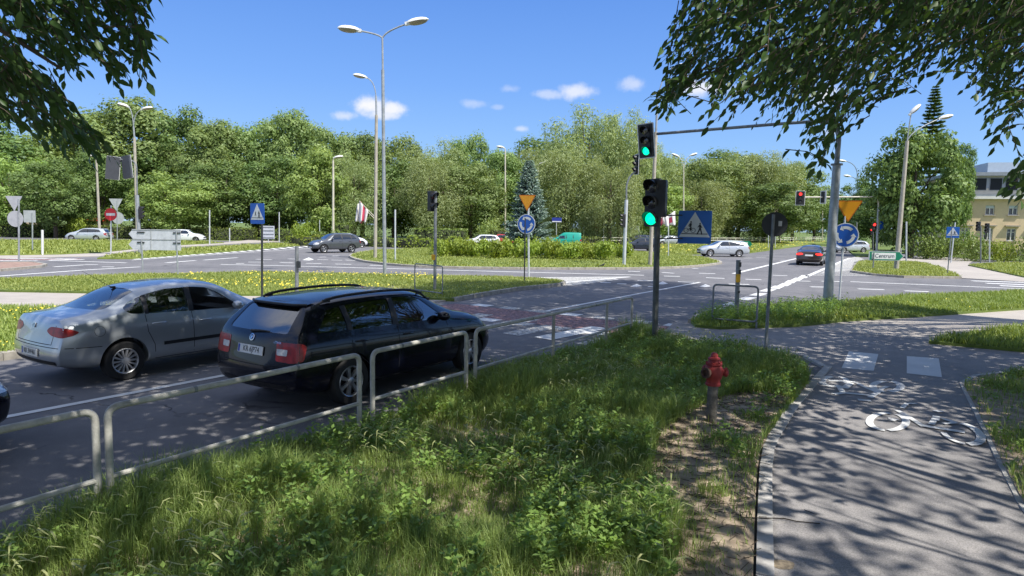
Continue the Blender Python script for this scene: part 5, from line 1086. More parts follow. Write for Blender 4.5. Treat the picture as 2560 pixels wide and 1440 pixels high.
SP_SEDAN = dict(L=4.28, hw=.85, r=.30, ax=(.97, 3.43), cab=(.62, 3.2), seatx=2.15, zs=.3, platez=.50,
  zt=[(0, 1.0), (.12, 1.03), (.5, 1.06), (.72, 1.13), (1.15, 1.33), (1.45, 1.40), (1.95, 1.44), (2.35, 1.435), (2.7, 1.38), (3.0, 1.22), (3.45, .99), (3.7, .93), (3.95, .86), (4.15, .74), (4.28, .6)],
  zb=[(0, .93), (.6, .97), (1, .97), (1.5, .95), (2.5, .925), (3.3, .89), (3.8, .82), (4.1, .70), (4.28, .52)], zl=[(0, .32), (.25, .26), (1, .2), (3.4, .2), (4.0, .2), (4.28, .27)],
  W=[(0, .76), (.08, .80), (.25, .835), (.8, .85), (2.2, .85), (3.5, .845), (4.0, .81), (4.18, .75), (4.28, .62)], Wt=[(0, .62), (.5, .60), (1.2, .57), (2, .585), (2.7, .57), (3.4, .66), (3.8, .64), (4.28, .45)],
  xr=[(.25, .12), (.42, .02), (.58, .0), (.63, .055), (.9, .10), (1.02, .16)], xf=[(.25, .08), (.45, 0), (.6, .03), (.9, .22)],
  win=[[(1.0, 1.09), (1.07, 1.02), (1.16, 1.0), (1.30, .995), (1.32, 1.255), (1.12, 1.18)], [(1.35, .99), (2.02, .97), (2.04, 1.345), (1.72, 1.34), (1.38, 1.275)], [(2.09, .965), (2.95, .94), (2.93, 1.0), (2.62, 1.23), (2.42, 1.32), (2.12, 1.35)]],
  rwin=[(-.60, 1.085), (.60, 1.085), (.50, 1.36), (-.50, 1.36)], fwin=[(-.62, 1.02), (.62, 1.02), (.5, 1.34), (-.5, 1.34)],
  seams=[[(1.30, .98), (1.32, .72), (1.42, .5), (1.44, .28)], [(2.06, .96), (2.08, .3)], [(3.02, .92), (3.10, .6), (3.08, .3)], [(1.44, .27), (3.08, .27)], [(.16, .60), (.64, .575)], [(3.2, .90), (3.95, .80)]],
  rseams=[[(-.60, 1.0), (-.55, .64), (.55, .64), (.60, 1.0)], [(-.72, .60), (.72, .60)]], handles=[(1.50, .83), (2.28, .80)], tail=dict(diag=roundpoly([(.34, .83), (.44, .765), (.62, .745), (.77, .775), (.83, .82), (.74, .865), (.58, .895), (.42, .895)], .05)),
  head=dict(front=[(.4, .6), (.78, .62), (.78, .74), (.45, .70)], side=[(3.85, .68), (4.12, .60), (4.1, .70), (3.9, .76)]), mirror=(2.86, .965), moulding=[(1.56, .50), (3.02, .50)],
  pillars=[[(2.02, .965), (2.10, .962), (2.13, 1.35), (2.03, 1.345)], [(1.30, .99), (1.36, .985), (1.39, 1.275), (1.315, 1.255)]])
# --- near wagon and near sedan
HD = rad(90-33.1); DV = Vector((math.cos(HD), math.sin(HD), 0)); LV = Vector((-DV.y, DV.x, 0))
def shiftx(sp, d):
    f = lambda t: [(max(0, a-d), b) for a, b in t]; q = dict(sp); q['L'] -= d
    for k in ('zt', 'zb', 'zl', 'W', 'Wt', 'handles'): q[k] = f(sp[k])
    for k in ('win', 'seams', 'pillars'): q[k] = [[(a-d, b) for a, b in w] for w in sp[k]]
    q['ax'] = tuple(a-d for a in sp['ax']); q['cab'] = (sp['cab'][0], sp['cab'][1]-d); q['seatx'] -= d; q['mirror'] = (sp['mirror'][0]-d, sp['mirror'][1]); q['head'] = dict(front=sp['head']['front'], side=[(a-d, b) for a, b in sp['head']['side']]); return q
spw = dict(shiftx(SP_WAGON, .1), hi=True, open=True)
wag = make_car('near_wagon', spw, P_black, 'black estate car with roof rails in the lane nearest the railing', 'estate car', 'estate_car', wheels='7', glass=M_glassdk, plate='KR 6JP74')
ax_w = Vector((-2.14, 8.76, 0))+LV*.89; wag.location = ax_w-DV*spw['ax'][0]; wag.rotation_euler = (0, 0, HD)
roof_rails(wag, spw['bvh'], .62, 2.85, .60, M_blk)
bv = spw['bvh']
b = MB(); M = Matrix(((0, 1, 0, 0), (1, 0, 0, 0), (0, 0, 1, 0), (0, 0, 0, 1)))
zs = [bv.ray_cast(Vector((-3, y, 1.365)), Vector((1, 0, 0)), 10)[0] for y in np.linspace(-.56, .56, 9)]
b.tube([p+Vector((-.05, 0, .012)) for p in zs], .016, 6, 1); b.add([tuple(p+Vector(o_)) for p in zs for o_ in ((-.075, 0, .012), (.10, 0, .045))], [(2*i, 2*i+2, 2*i+3, 2*i+1) for i in range(8)]); b.build('roof_spoiler', [P_black, M_blk], wag)
b = MB(); q = [bv.ray_cast(Vector((-3, y, z)), Vector((1, 0, 0)), 10)[0]+Vector((-.02, 0, 0)) for y, z in ((.05, 1.035), (-.12, 1.05), (-.30, 1.055))]; b.tube(q, [.02, .014, .008], 6); b.build('rear_wiper', M_blk, wag)
h = bv.ray_cast(Vector((-3, 0, .955)), Vector((1, 0, 0)), 10); nr = h[1] if h[1].x < 0 else -h[1]; Mx = facing(h[0]+nr*.006, (nr.x, 0), nr.z)
b = MB(); b.lathe([(.048, -.004), (.048, .004), (.041, .006)], 24, 0, Mx); b.lathe([(.036, .0062), (.001, .0064)], 20, 1, Mx, cap=False); b.prism([(-.02, -.022), (.004, -.03), (.012, .0), (.03, .008), (.012, .014), (.006, .026), (-.004, .024), (-.016, .004)], .006, .009, 0, Mx); b.build('emblem', [M_chrome, M_ink], wag)
h = bv.ray_cast(Vector((-3, -.47, .93)), Vector((1, 0, 0)), 10); Mx = facing(h[0]+nr*.004, (nr.x, 0), nr.z); b = MB(); text_mb(b, 'OCTAVIA', .042, Mx, 0, .003); b.build('lettering', M_chrome, wag, smooth=False)
sps = dict(SP_SEDAN, hi=True, open=True, window_open=(2, -1))
sed = make_car('near_sedan', sps, P_silver, 'silver blue saloon with open front window in the far lane beside the black estate', 'saloon car', 'saloon_car', wheels='12', glass=M_glass, plate='KR 3W461')
ax_s = Vector((-5.87, 9.92, 0))+LV*.84; sed.location = ax_s-DV*sps['ax'][0]; sed.rotation_euler = (0, 0, HD)
bv = sps['bvh']; p = bv.ray_cast(Vector((1.22, 0, 3)), Vector((0, 0, -1)), 10)[0]; b = MB(); b.box(p+Vector((0, 0, .01)), (.07, .035, .03)); b.tube([p, p+Vector((-.46, 0, .30))], [.005, .002], 5); b.build('aerial', M_blk, sed)
h = bv.ray_cast(Vector((-3, 0, .88)), Vector((1, 0, 0)), 10); nr = h[1] if h[1].x < 0 else -h[1]; Mx = facing(h[0]+nr*.006, (nr.x, 0), nr.z)
b = MB(); b.prism(roundpoly([(-.045, -.035), (.045, -.035), (.045, .035), (-.045, .035)], .02), 0, .008, 0, Mx)
for zz in (-.02, 0, .02): b.prism([(-.032, zz-.006), (.028, zz-.002), (.034, zz+.006), (-.026, zz+.004)], .008, .011, 1, Mx)
b.build('emblem', [M_chrome, M_ink], sed)
b = MB(); q = bv.ray_cast(Vector((.62, -3, .80)), Vector((0, 1, 0)), 10)[0]; strip(b, bv, [(.62+.075*math.cos(a), .80+.075*math.sin(a)) for a in np.linspace(0, 2*math.pi, 17)], AX_SIDE(-1), .005); b.build('fuel_flap', M_seam, sed)
# driver of the saloon, hand on the wheel
M_skin = mat('skin', (.50, .30, .21), .6, var=.08); M_shirt = mat('dark_shirt', (.05, .055, .07), .9, var=.2); M_hair = mat('dark_hair', (.03, .022, .018), .8, var=.2); M_trous = mat('dark_trousers', (.03, .035, .06), .9, var=.2)
def skin_figure(joints, edges, radii, m, parent, name='body', sub=2):
    me = bpy.data.meshes.new(name); me.from_pydata([tuple(j) for j in joints], edges, []); o = bpy.data.objects.new(name, me); COL.objects.link(o)
    sk = o.modifiers.new('s', 'SKIN'); 
    for i, q in enumerate(radii): me.skin_vertices[0].data[i].radius = (q, q) if not isinstance(q, tuple) else q
    me.skin_vertices[0].data[0].use_root = True; o.modifiers.new('u', 'SUBSURF').levels = sub; o.modifiers['u'].render_levels = sub
    dg = bpy.context.evaluated_depsgraph_get(); out = bpy.data.meshes.new_from_object(o.evaluated_get(dg)); bpy.data.objects.remove(o); out.polygons.foreach_set('use_smooth', [True]*len(out.polygons))
    out.materials.clear()
    for m_ in (m if isinstance(m, list) else [m]): out.materials.append(m_)
    r_ = link_mesh(name, out, parent); return r_
def colour_body(o, f):
    idx = [f(p.center) for p in o.data.polygons]; o.data.polygons.foreach_set('material_index', idx); o.data.update()
drv = empty('person', sed.matrix_basis @ Vector((0, 0, 0)), label='driver in a dark shirt seated at the wheel of the silver saloon', cat='person'); drv.location = sed.location+Vector((0, 0, 0)); drv.rotation_euler = sed.rotation_euler
X, Y = 2.02, .36
J = [(X, Y, .62), (X-.08, Y, .80), (X-.14, Y, 1.0), (X-.14, Y, 1.07), (X-.11, Y, 1.14), (X-.09, Y, 1.24), (X-.13, Y-.19, 1.0), (X+.06, Y-.24, .82), (X+.30, Y-.14, .88), (X+.36, Y-.12, .90), (X-.13, Y+.19, 1.0), (X+.06, Y+.24, .82), (X+.30, Y+.12, .88), (X+.36, Y+.11, .90), (X+.42, Y-.10, .60), (X+.42, Y+.10, .60), (X+.62, Y-.12, .45), (X+.62, Y+.12, .45)]
E_ = [(0, 1), (1, 2), (2, 3), (3, 4), (4, 5), (2, 6), (6, 7), (7, 8), (8, 9), (2, 10), (10, 11), (11, 12), (12, 13), (0, 14), (0, 15), (14, 16), (15, 17)]
o = skin_figure(J, E_, [.15, .14, .13, .055, .075, .095, .06, .045, .035, .04, .06, .045, .035, .04, .075, .075, .05, .05], [M_shirt, M_skin], drv)
colour_body(o, lambda c: 1 if (c.z > 1.075 or (c.x > X+.2 and c.z > .8)) else 0)
hb = MB(); M = Matrix.Translation((X-.105, Y, 1.255)) @ Matrix.Diagonal((.105, .09, .10, 1)); hb.lathe([(math.sin(a), math.cos(a)) for a in np.linspace(.01, 1.75, 8)], 14, 0, M, cap=False); hb.build('hair', M_hair, drv)
for s in (-1, 1):
    fb = MB()
    for k in range(5): c = Vector((X+.39, Y+s*(.10+.012*0), .895+.016*(k-2))); fb.tube([c, c+Vector((.03, s*.015, .006)), c+Vector((.045, -s*.012, .0)), c+Vector((.025, -s*.022, -.004))], [.009, .0085, .008, .006], 6)
    fb.build('hand', M_skin, drv)

# --- distant cars
def spec_scale(sp, **kw): d = dict(sp); d.update(hi=False, open=False); d.update(kw); return d
SP_W2 = spec_scale(SP_WAGON); SP_S2 = spec_scale(SP_SEDAN, rwin=SP_SEDAN['rwin'])
def xform(sp, kx, kz, L=None):
    f = lambda t: [(a*kx, b*kz) for a, b in t]; d = dict(sp); d.update(L=sp['L']*kx, zt=f(sp['zt']), zb=f(sp['zb']), zl=[(a*kx, b) for a, b in sp['zl']], W=[(a*kx, b) for a, b in sp['W']], Wt=[(a*kx, b) for a, b in sp['Wt']], ax=tuple(a*kx for a in sp['ax']),
        xr=[(a*kz, b) for a, b in sp['xr']], xf=[(a*kz, b) for a, b in sp['xf']], win=[f(w) for w in sp['win']], rwin=[(a, b*kz) for a, b in sp['rwin']], fwin=[(a, b*kz) for a, b in sp['fwin']], seams=[f(w) for w in sp['seams']], pillars=[f(w) for w in sp['pillars']], rseams=[[(a, b*kz) for a, b in w] for w in sp['rseams']], handles=f(sp['handles']), cab=tuple(a*kx for a in sp['cab']), platez=sp['platez']*kz,
        tail=dict(diag=[(a, b*kz) for a, b in sp['tail']['diag']]), head=dict(front=[(a, b*kz) for a, b in sp['head']['front']], side=f(sp['head']['side'])), mirror=(sp['mirror'][0]*kx, sp['mirror'][1]*kz)); d.pop('moulding', None); return d
SP_SUV = xform(SP_W2, .93, 1.12); SP_SUV.update(r=.345, zl=[(0, .42), (.3, .33), (1, .27), (3.5, .27), (4.1, .36)])
SP_SUV['zt'] = [(0, 1.50), (.3, 1.55), (1.1, 1.62), (1.9, 1.63), (2.35, 1.60), (2.6, 1.54), (2.9, 1.36), (3.25, 1.14), (3.5, 1.09), (3.85, 1.03), (4.1, .95), (4.25, .85), (4.33, .76)]
SP_BIG = xform(SP_SEDAN, 1.12, 1.0); SP_BIG.update(open=False, hi=False, hw=.9, r=.33); SP_BIG['W'] = [(a, b*1.06) for a, b in SP_BIG['W']]; SP_BIG['Wt'] = [(a, b*1.05) for a, b in SP_BIG['Wt']]; SP_BIG['platez'] = .74
SP_HATCH = xform(SP_W2, .88, 1.0)
SP_VAN = xform(SP_W2, .93, 1.12); SP_VAN['zt'] = [(0, 1.78), (.3, 1.82), (1.6, 1.84), (2.2, 1.80), (2.35, 1.68), (2.6, 1.52), (3.2, 1.16), (3.6, 1.04), (4.0, .95), (4.33, .74)]; SP_VAN['xr'] = [(.25, .1), (.6, 0), (1.9, .08)]; SP_VAN['win'] = [[(2.0, 1.08), (2.95, 1.08), (2.55, 1.42), (2.05, 1.46)]]
def place(root, px, py, hd, sp, off=0.):
    """centre of the car over the photo pixel; hd: heading in degrees from +x"""
    c = P(px, py); a = rad(hd); root.rotation_euler = (0, 0, a); root.location = c-Vector((math.cos(a), math.sin(a), 0))*sp['L']/2
C_ = [('suv', SP_SUV, P_grey, 836, 631, 222, 'grey compact off-roader turning out of the roundabout, left of centre', '5'),
      ('hatch', SP_HATCH, P_white, 868, 618, 30, 'white car half hidden behind the grey off-roader', '5'),
      ('wagon2', SP_W2, P_lsilver, 224, 603, 181, 'silver estate car on the far left road, passing the hedge', 'cap'),
      ('hatch', SP_HATCH, P_white, 466, 606, 8, 'white hatchback half hidden behind the white direction boards', '5'),
      ('wagon2', SP_W2, P_lsilver, 1806, 641, 183, 'silver estate car circling the roundabout, right of the blue cycle crossing sign', 'cap'),
      ('big', SP_BIG, P_brown, 2027, 661, 62, 'dark brown saloon with lit brake lamps entering the right road', '5'),
      ('hatch', SP_HATCH, P_white, 1205, 619, 195, 'white car partly hidden by the roundabout bushes', '5'),
      ('hatch', SP_HATCH, P_red, 1250, 615, 185, 'red car behind the white one near the blue spruce', '5'),
      ('van', SP_VAN, P_green, 1408, 619, 178, 'green van behind the roundabout bushes, right of the blue spruce', '5'),
      ('hatch', SP_HATCH, P_navy, 1602, 627, 184, 'dark blue car just left of the green signal post', '5'),
      ('suv', SP_SUV, P_navy, 1592, 617, 184, 'dark car partly hidden behind the dark blue car', '5'),
      ('sed2', SP_S2, P_lsilver, 1672, 613, 187, 'pale silver car passing behind the green signal post', 'cap'),
      ('hatch', SP_HATCH, P_lsilver, 2125, 632, 185, 'silver car in the shade behind the tall mast pole', 'cap'),
      ('hatch', SP_HATCH, P_navy, 2318, 620, 190, 'dark car parked under the large linden', '5'),
      ('suv', SP_SUV, P_lsilver, 2292, 622, 100, 'silver grey car parked beside the dark one under the linden', '5')]
for key, sp, pt, px, py, hd, lb, wh in C_:
    c = make_car(key, sp, pt, lb, {'van': 'van', 'suv': 'car'}.get(key, 'car'), {'van': 'van'}.get(key, 'car'), wheels=wh, lit='brake' in lb); place(c, px, py, hd, sp)
# car nose entering at the lower left edge: same lane as the black estate, one car behind
c = make_car('hatch', SP_HATCH, P_black, 'front corner of a dark car at the lower left edge behind the black estate', 'car', 'car', wheels='5')
c.rotation_euler = (0, 0, HD); tip = P(35, 1120, 0); tip = tip+LV*.75; c.location = tip-DV*(SP_HATCH['L']-.12)
# ================================================================ street furniture and buildings
M_galv = mat('galvanised_steel', (.42, .45, .47), .5, metal=.35, var=.15, vscale=5); M_galvd = mat('weathered_steel', (.27, .29, .30), .6, metal=.3, var=.22, vscale=6)
M_galvk = mat('dark_weathered_steel', (.13, .14, .135), .6, metal=.2, var=.25, vscale=6); M_rail = mat('railing_paint', (.50, .49, .44), .5, var=.2, vscale=7, bump=.1); M_conc = mat('concrete_pole', (.46, .42, .35), .9, var=.12, vscale=3, bump=.2)
M_cream = mat('cream_paint', (.62, .58, .47), .6, var=.1); M_lampw = mat('lamp_shell', (.80, .80, .77), .35, var=.05); M_lens = mat('lamp_lens', (.42, .36, .24), .3, var=.15)
M_sblk = mat('signal_black', (.02, .021, .024), .5, var=.15); M_lenso = mat('dark_lens', (.04, .035, .035), .15, coat=1.)
M_gron = mat('green_light', (.0, .5, .3), .3, emit=(.0, .9, .42, 1.15)); M_rdon = mat('red_light', (.5, .02, .02), .3, emit=(1., .05, .04, 1.1)); M_rdoff = mat('dull_red_lens', (.16, .015, .02), .2, coat=1.)
M_blue2 = mat('sign_blue', (.012, .11, .50), .4, var=.08); M_bluel = mat('sign_blue_shade', (.015, .14, .52), .45, var=.08); M_swhite = mat('sign_white', (.72, .73, .72), .4, var=.04); M_orange = mat('sign_orange', (.86, .36, .01), .4, var=.06); M_sred = mat('sign_red', (.65, .02, .03), .4, var=.05); M_sback = mat('sign_back_grey', (.50, .52, .54), .55, metal=.2, var=.1); M_sdark = mat('sign_dark', (.03, .035, .04), .6); M_sgreen = mat('sign_green', (.0, .20, .11), .4); M_yel = mat('button_yellow', (.75, .42, .02), .5)
M_galvw = mat('pale_post', (.62, .65, .67), .5, metal=.2, var=.1)
def pt(px, py, depth_pt=None): return P(px, py, 0)
def at(base, px, py):
    """point in the upright plane through base square to the view line, seen at a photo pixel"""
    n = Vector((base.x, base.y, 0)).normalized() if False else Vector((0, 1, 0)); d = D(px, py); t = base.y/d.y; return Vector((d.x*t, base.y, CAMH+d.z*t))
def post_to(root, base, top, r, m, name='post', r2=None, n=10):
    b = MB(); b.tube([(0, 0, -.15), tuple(Vector(top)-base)], [r, r2 or r], n); return b.build(name, m, root)
def lamp(px, py, ptop, heads, r, m, label, mid=None, headscale=1., group='street lamps', arm_m=None, name='street_lamp', arm_r=None, mats=None, ptx=None):
    base = P(px, py, ZG); top = at(base, ptx or px, ptop); root = empty(name, base, label=label, cat='street lamp', group=group)
    if mid: m1 = at(base, mid[0], mid[1]); post_to(root, base, m1, r, m, 'pole', r*.85); b = MB(); b.tube([m1-base, top-base], [r*.55, r*.5], 8); b.build('upper_pole', arm_m or m, root)
    else: post_to(root, base, top, r, m, 'pole', r*.7)
    for (hx, hy, cvx) in heads:
        e = at(base, hx, hy); s = 1 if e.x > top.x else -1; L = abs(e.x-top.x); b = MB(); k = Vector((top.x+s*L*.12, top.y, top.z+(e.z-top.z)*cvx)); ar = arm_r or r*.45
        pts = [top]+[top*(1-t)**2+k*2*t*(1-t)+e*t*t for t in np.linspace(.1, 1, 8)]; b.tube([p-base for p in pts], ar, 7); b.build('arm', arm_m or m, root)
        dr = (pts[-1]-pts[-2]).normalized(); dr = Vector((math.copysign(max(.3, math.hypot(dr.x, dr.y)), s), 0, dr.z)); dr.z = max(-.3, min(.3, dr.z*.6)); dr.x = dr.x or .01; dr.normalize(); up = Vector((0, 0, 1)); side = dr.cross(up).normalized(); up = side.cross(dr); hs = headscale
        M = Matrix(((dr.x, side.x, up.x, 0), (dr.y, side.y, up.y, 0), (dr.z, side.z, up.z, 0), (0, 0, 0, 1))); c = e-base+dr*.30*hs; M = Matrix.Translation(c) @ M
        h = MB(); prof = [(math.sin(a), math.cos(a)) for a in np.linspace(.02, math.pi/2, 7)]; h.lathe(prof, 18, 0, M @ Matrix.Diagonal((.42*hs, .19*hs, .14*hs, 1)), cap=True); h.box(c-dr*.34*hs, (.22*hs, .14*hs, .11*hs), 0, rot=M.to_3x3()); ho = h.build('lamp_head', M_lampw, root, angle=50)
        l = MB(); prof = [(math.sin(a), -math.cos(a)) for a in np.linspace(.02, math.pi/2, 6)]; l.lathe(prof, 18, 0, M @ Matrix.Translation((0.02, 0, -.006)) @ Matrix.Diagonal((.36*hs, .165*hs, .11*hs, 1))); l.build('lamp_lens', M_lens, ho, angle=60)
    return root
lamp(962, 687, 95, [(893, 76, .55), (1023, 58, .5)], .085, M_galv, 'tall galvanised street lamp with two arms standing in the long grass island', mid=(957, 175), headscale=1.25, ptx=956)
lamp(938, 645, 240, [(912, 193, .9)], .12, M_conc, 'tall concrete street lamp with one head behind the double lamp, carrying a flag', mid=(941, 288), headscale=1.15, arm_m=M_galv, arm_r=.035, ptx=940)
lamp(344, 604, 315, [(358, 273, .9), (318, 266, .95)], .16, M_conc, 'concrete lamp with two heads behind the white direction boards', mid=(336, 345), headscale=1.5, arm_m=M_galv, arm_r=.05, ptx=334)
lamp(250, 600, 402, [(236, 392, .6)], .15, M_conc, 'bare leaning concrete pole left of the signal backs', headscale=1.2, ptx=241)
lamp(833, 606, 402, [(838, 394, .9)], .16, M_cream, 'cream lamp pole with a single small head above the grey car', headscale=1.4)
lamp(1263, 606, 376, [(1258, 369, .9)], .14, M_cream, 'pale lamp pole with a small head left of the blue spruce', headscale=1.4)
lamp(1625, 663, 262, [(1685, 171, .85)], .13, M_conc, 'leaning concrete lamp behind the green signal post, carrying white and red banners', mid=(1640, 330), headscale=1.2, arm_m=M_galv, arm_r=.035, ptx=1643)
lamp(1709, 611, 425, [(1695, 391, .8), (1727, 389, .8)], .13, M_cream, 'small lamp with two heads above the blue cycle crossing sign', headscale=1.5, arm_r=.05)
lamp(1950, 606, 490, [(1960, 472, .9)], .14, M_cream, 'far lamp with one head left of the red signal over the right road', headscale=1.5)
lamp(2240, 674, 352, [(2278, 283, .25), (2352, 296, .5)], .15, M_conc, 'concrete lamp with two heads in front of the large linden', headscale=1.1, arm_m=M_galv, arm_r=.035, ptx=2268)
lamp(2143, 612, 435, [(2112, 403, .9)], .1, M_galvd, 'far lamp with a curved arm just right of the tall signal mast', headscale=1.7, arm_r=.06)
lamp(2150, 609, 475, [(2124, 441, .9)], .1, M_galvd, 'lower far lamp with a curved arm below the other behind the tall mast', headscale=1.8, arm_r=.06)
lamp(1346, 606, 425, [(1349, 411, .9)], .12, M_cream, 'lamp whose head peeps out above the blue spruce on its right', headscale=1.5)
# ---- signals
def head(root, M, w, h, n=3, on=None, col=None, board=None, name='signal_head', vis=1., allred=False, box_d=.16):
    """M: face matrix (z towards the driver), origin at head centre"""
    hb = MB(); hb.prism(roundpoly([(-w/2, -h/2), (w/2, -h/2), (w/2, h/2), (-w/2, h/2)], .03), -box_d, 0, 0, M)
    if board: hb.prism(roundpoly([(-board[0]/2, -board[1]/2), (board[0]/2, -board[1]/2), (board[0]/2, board[1]/2), (-board[0]/2, board[1]/2)], .05), -.05, -.035, 1, M); hb.prism(roundpoly([(-board[0]/2+.035, -board[1]/2+.035), (board[0]/2-.035, -board[1]/2+.035), (board[0]/2-.035, board[1]/2-.035), (-board[0]/2+.035, board[1]/2-.035)], .03), -.035, -.03, 0, M)
    ho = hb.build(name, [M_sblk, M_swhite], root, angle=30); r = min(w*.42, h/n*.42)
    for k in range(n):
        y = h/2-(k+.5)*h/n; lit = on == k; l = MB(); l.lathe([(r, .002), (r*.7, .02), (.001, .03)], 20, 0, M @ Matrix.Translation((0, y, 0)), cap=False); l.build('lens', col if lit else M_lenso, ho, angle=80)
        v = MB(); vs = []; fs = []; m = 15
        for i in range(m+1):
            a = rad(-25+230*i/m); ln = .17*vis*(.35+.65*max(0, math.sin(a))**.6 if math.sin(a) > 0 else .35)
            for rr, zz in ((r*1.10, 0.), (r*1.13, ln+.02), (r*1.07, ln+.02), (r*1.04, 0.)): vs.append((rr*math.cos(a), rr*math.sin(a), zz))
        for i in range(m):
            for q in range(3): fs.append((4*i+q, 4*i+q+1, 4*i+q+5, 4*i+q+4))
        v.add(vs, fs, 0, M @ Matrix.Translation((0, y, 0))); v.build('visor', M_sblk, ho, angle=40)
    return ho
TR = -DV  # towards the oncoming driver of our lanes
def signal(px, py, ytop, r, m, label, group='traffic signals', rz=0., tx=None, name='traffic_signal'):
    base = P(px, py, .06); top = at(base, tx or px, ytop); root = empty(name, base, label=label, cat='traffic light', group=group); post_to(root, base, top, r, m, 'post'); return root, base, top
# S1 main post with crossing sign
root, base, top = signal(1637, 862, 446, .062, M_galvk, 'dark signal post with green light and blue cycle crossing sign at the railing end', tx=1646)
hc = at(base, 1629, 507)-base; head(root, facing(hc, (TR.x*.9-.12, TR.y)), .30, .96, 3, 2, M_gron, vis=1.2); 
hc2 = at(base, 1656, 497)-base; head(root, facing(hc2, (.45, .9)), .20, .74, 3, vis=.5)
b = MB(); b.tube([at(base, 1636, 455)-base, hc+Vector((0, .08, .35))], .015, 6); b.tube([at(base, 1638, 556)-base, hc+Vector((0, .08, -.35))], .015, 6); b.tube([at(base, 1650, 455)-base, hc2+Vector((0, 0, .3))], .015, 6); b.build('bracket', M_sblk, root)
for yy in (539, 597): b = MB(); b.tube([at(base, 1645, yy)-base, at(base, 1706, yy-1)-base], .013, 6); b.build('sign_arm', M_sdark, root)
def pict_walk(mb, cx, cy, s, M, mi, z):
    mb.prism([(cx+.05*s*math.cos(a), cy+.40*s+.06*s*math.sin(a)) for a in np.linspace(0, 2*math.pi, 12, endpoint=False)], z, z+.002, mi, M)
    for q in ([(-.06, .33), (.05, .34), (.08, .05), (-.05, .05)], [(.04, .33), (.17, .12), (.13, .09), (.02, .22)], [(-.05, .33), (-.17, .15), (-.14, .11), (-.02, .24)], [(.08, .07), (.20, -.38), (.12, -.40), (-.0, .03)], [(-.05, .08), (-.12, -.14), (-.24, -.36), (-.17, -.40), (-.03, -.15), (.05, .05)]): mb.prism([(cx+x*s, cy+y*s) for x, y in q], z, z+.002, mi, M)
def ringpoly(mb, cx, cy, r, w, M, mi, z, n=20, a0=0, a1=360):
    for i in range(n):
        a = rad(a0+(a1-a0)*i/n); c = rad(a0+(a1-a0)*(i+1)/n); mb.prism([(cx+(r-w)*math.cos(a), cy+(r-w)*math.sin(a)), (cx+r*math.cos(a), cy+r*math.sin(a)), (cx+r*math.cos(c), cy+r*math.sin(c)), (cx+(r-w)*math.cos(c), cy+(r-w)*math.sin(c))], z, z+.002, mi, M)
def crossing_plate(root, c, dr, s, bike, dark=False, tilt=0.):
    M = facing(c, dr) @ Matrix.Rotation(tilt, 4, 'Z') @ Matrix.Translation((0, 0, .055)); b = MB(); h = s/2; b.prism(roundpoly([(-h, -h), (h, -h), (h, h), (-h, h)], .05*s), -.012, .003, 0, M); b.prism([(-h*.93, -h*.60), (h*.93, -h*.60), (0, h*.92)], .003, .005, 1, M)
    b.prism([(-h*.80, -h*.43), (h*.80, -h*.43), (h*.77, -h*.38), (-h*.77, -h*.38)], .005, .007, 2, M); pict_walk(b, h*(.32 if bike else .28), -h*.12, s*.42, M, 2, .007)
    if bike:
        for cx in (-.50, -.08): ringpoly(b, h*cx, -h*.20, h*.15, h*.03, M, 2, .007)
        for q in ([(-.50, -.22), (-.48, -.18), (-.28, -.05), (-.28, -.10)], [(-.30, -.05), (-.24, -.05), (-.10, -.20), (-.14, -.22)], [(-.34, .02), (-.20, .0), (-.16, .22), (-.26, .25)], [(-.28, .0), (-.16, .0), (-.22, -.2), (-.30, -.22)], [(-.24, .22), (-.36, .05), (-.40, .05), (-.28, .25)]): b.prism([(x*h, y*h) for x, y in q], .007, .009, 2, M)
        b.prism([(-.22*h+.05*h*math.cos(a), .31*h+.06*h*math.sin(a)) for a in np.linspace(0, 6.2, 10)], .007, .009, 2, M)
    else: pict_walk(b, -h*.22, -h*.02, s*.26, M, 2, .007)
    return b.build('sign_plate', [M_bluel if dark else M_blue2, M_swhite, M_sblk], root, smooth=False)
crossing_plate(root, at(base, 1738, 568)-base, (TR.x*.6-.1, TR.y), .665, True, True)
# S2 tall mast arm
base = P(2068, 771, ZG); root = empty('signal_mast', base, label='tall grey signal mast whose arm carries a green light over our lanes', cat='traffic light', group='traffic signals')
zf = at(base, 2084, 420).z; lean = Vector((.02, 0, 0))
b = MB(); b.tube([(0, 0, -.1), (lean.x*.4, 0, 2.), (lean.x, 0, zf)], [.145, .135, .115], 18); b.build('pole', M_galv, root)
b = MB(); b.lathe([(.17, zf-.02), (.17, zf+.03)], 20, 0, Matrix.Translation((lean.x, 0, 0))); b.build('flange', M_galvd, root)
end = Vector((5.16, 24.36, 0))-Vector((base.x, base.y, 0)); zt_ = 5.72; dA = end.normalized()
pts = smoothpath([Vector((lean.x, 0, zf)), Vector((lean.x+.02, 0, zt_-.05)), dA*1.2+Vector((lean.x, 0, zt_)), end+Vector((0, 0, zt_+.05))], .75, 8); b = MB(); b.tube(pts, [.072]*10+[.05]*(len(pts)-10), 12); b.build('arm', M_galvd, root)
b = MB()
for a in range(4): d = Vector((math.cos(a*math.pi/2+.4), math.sin(a*math.pi/2+.4), 0)); b.add([tuple(d*.13), tuple(d*.36), tuple(d*.13+Vector((0, 0, .32))), tuple(d*.13+d.cross(Vector((0, 0, 1)))*.015), tuple(d*.36+d.cross(Vector((0, 0, 1)))*.015), tuple(d*.13+d.cross(Vector((0, 0, 1)))*.015+Vector((0, 0, .32)))], [(0, 1, 2), (3, 5, 4), (0, 3, 4, 1), (1, 4, 5, 2), (2, 5, 3, 0)])
b.box((0, 0, -.02), (.6, .6, .05)); b.build('base_plate', M_galvd, root, smooth=False)
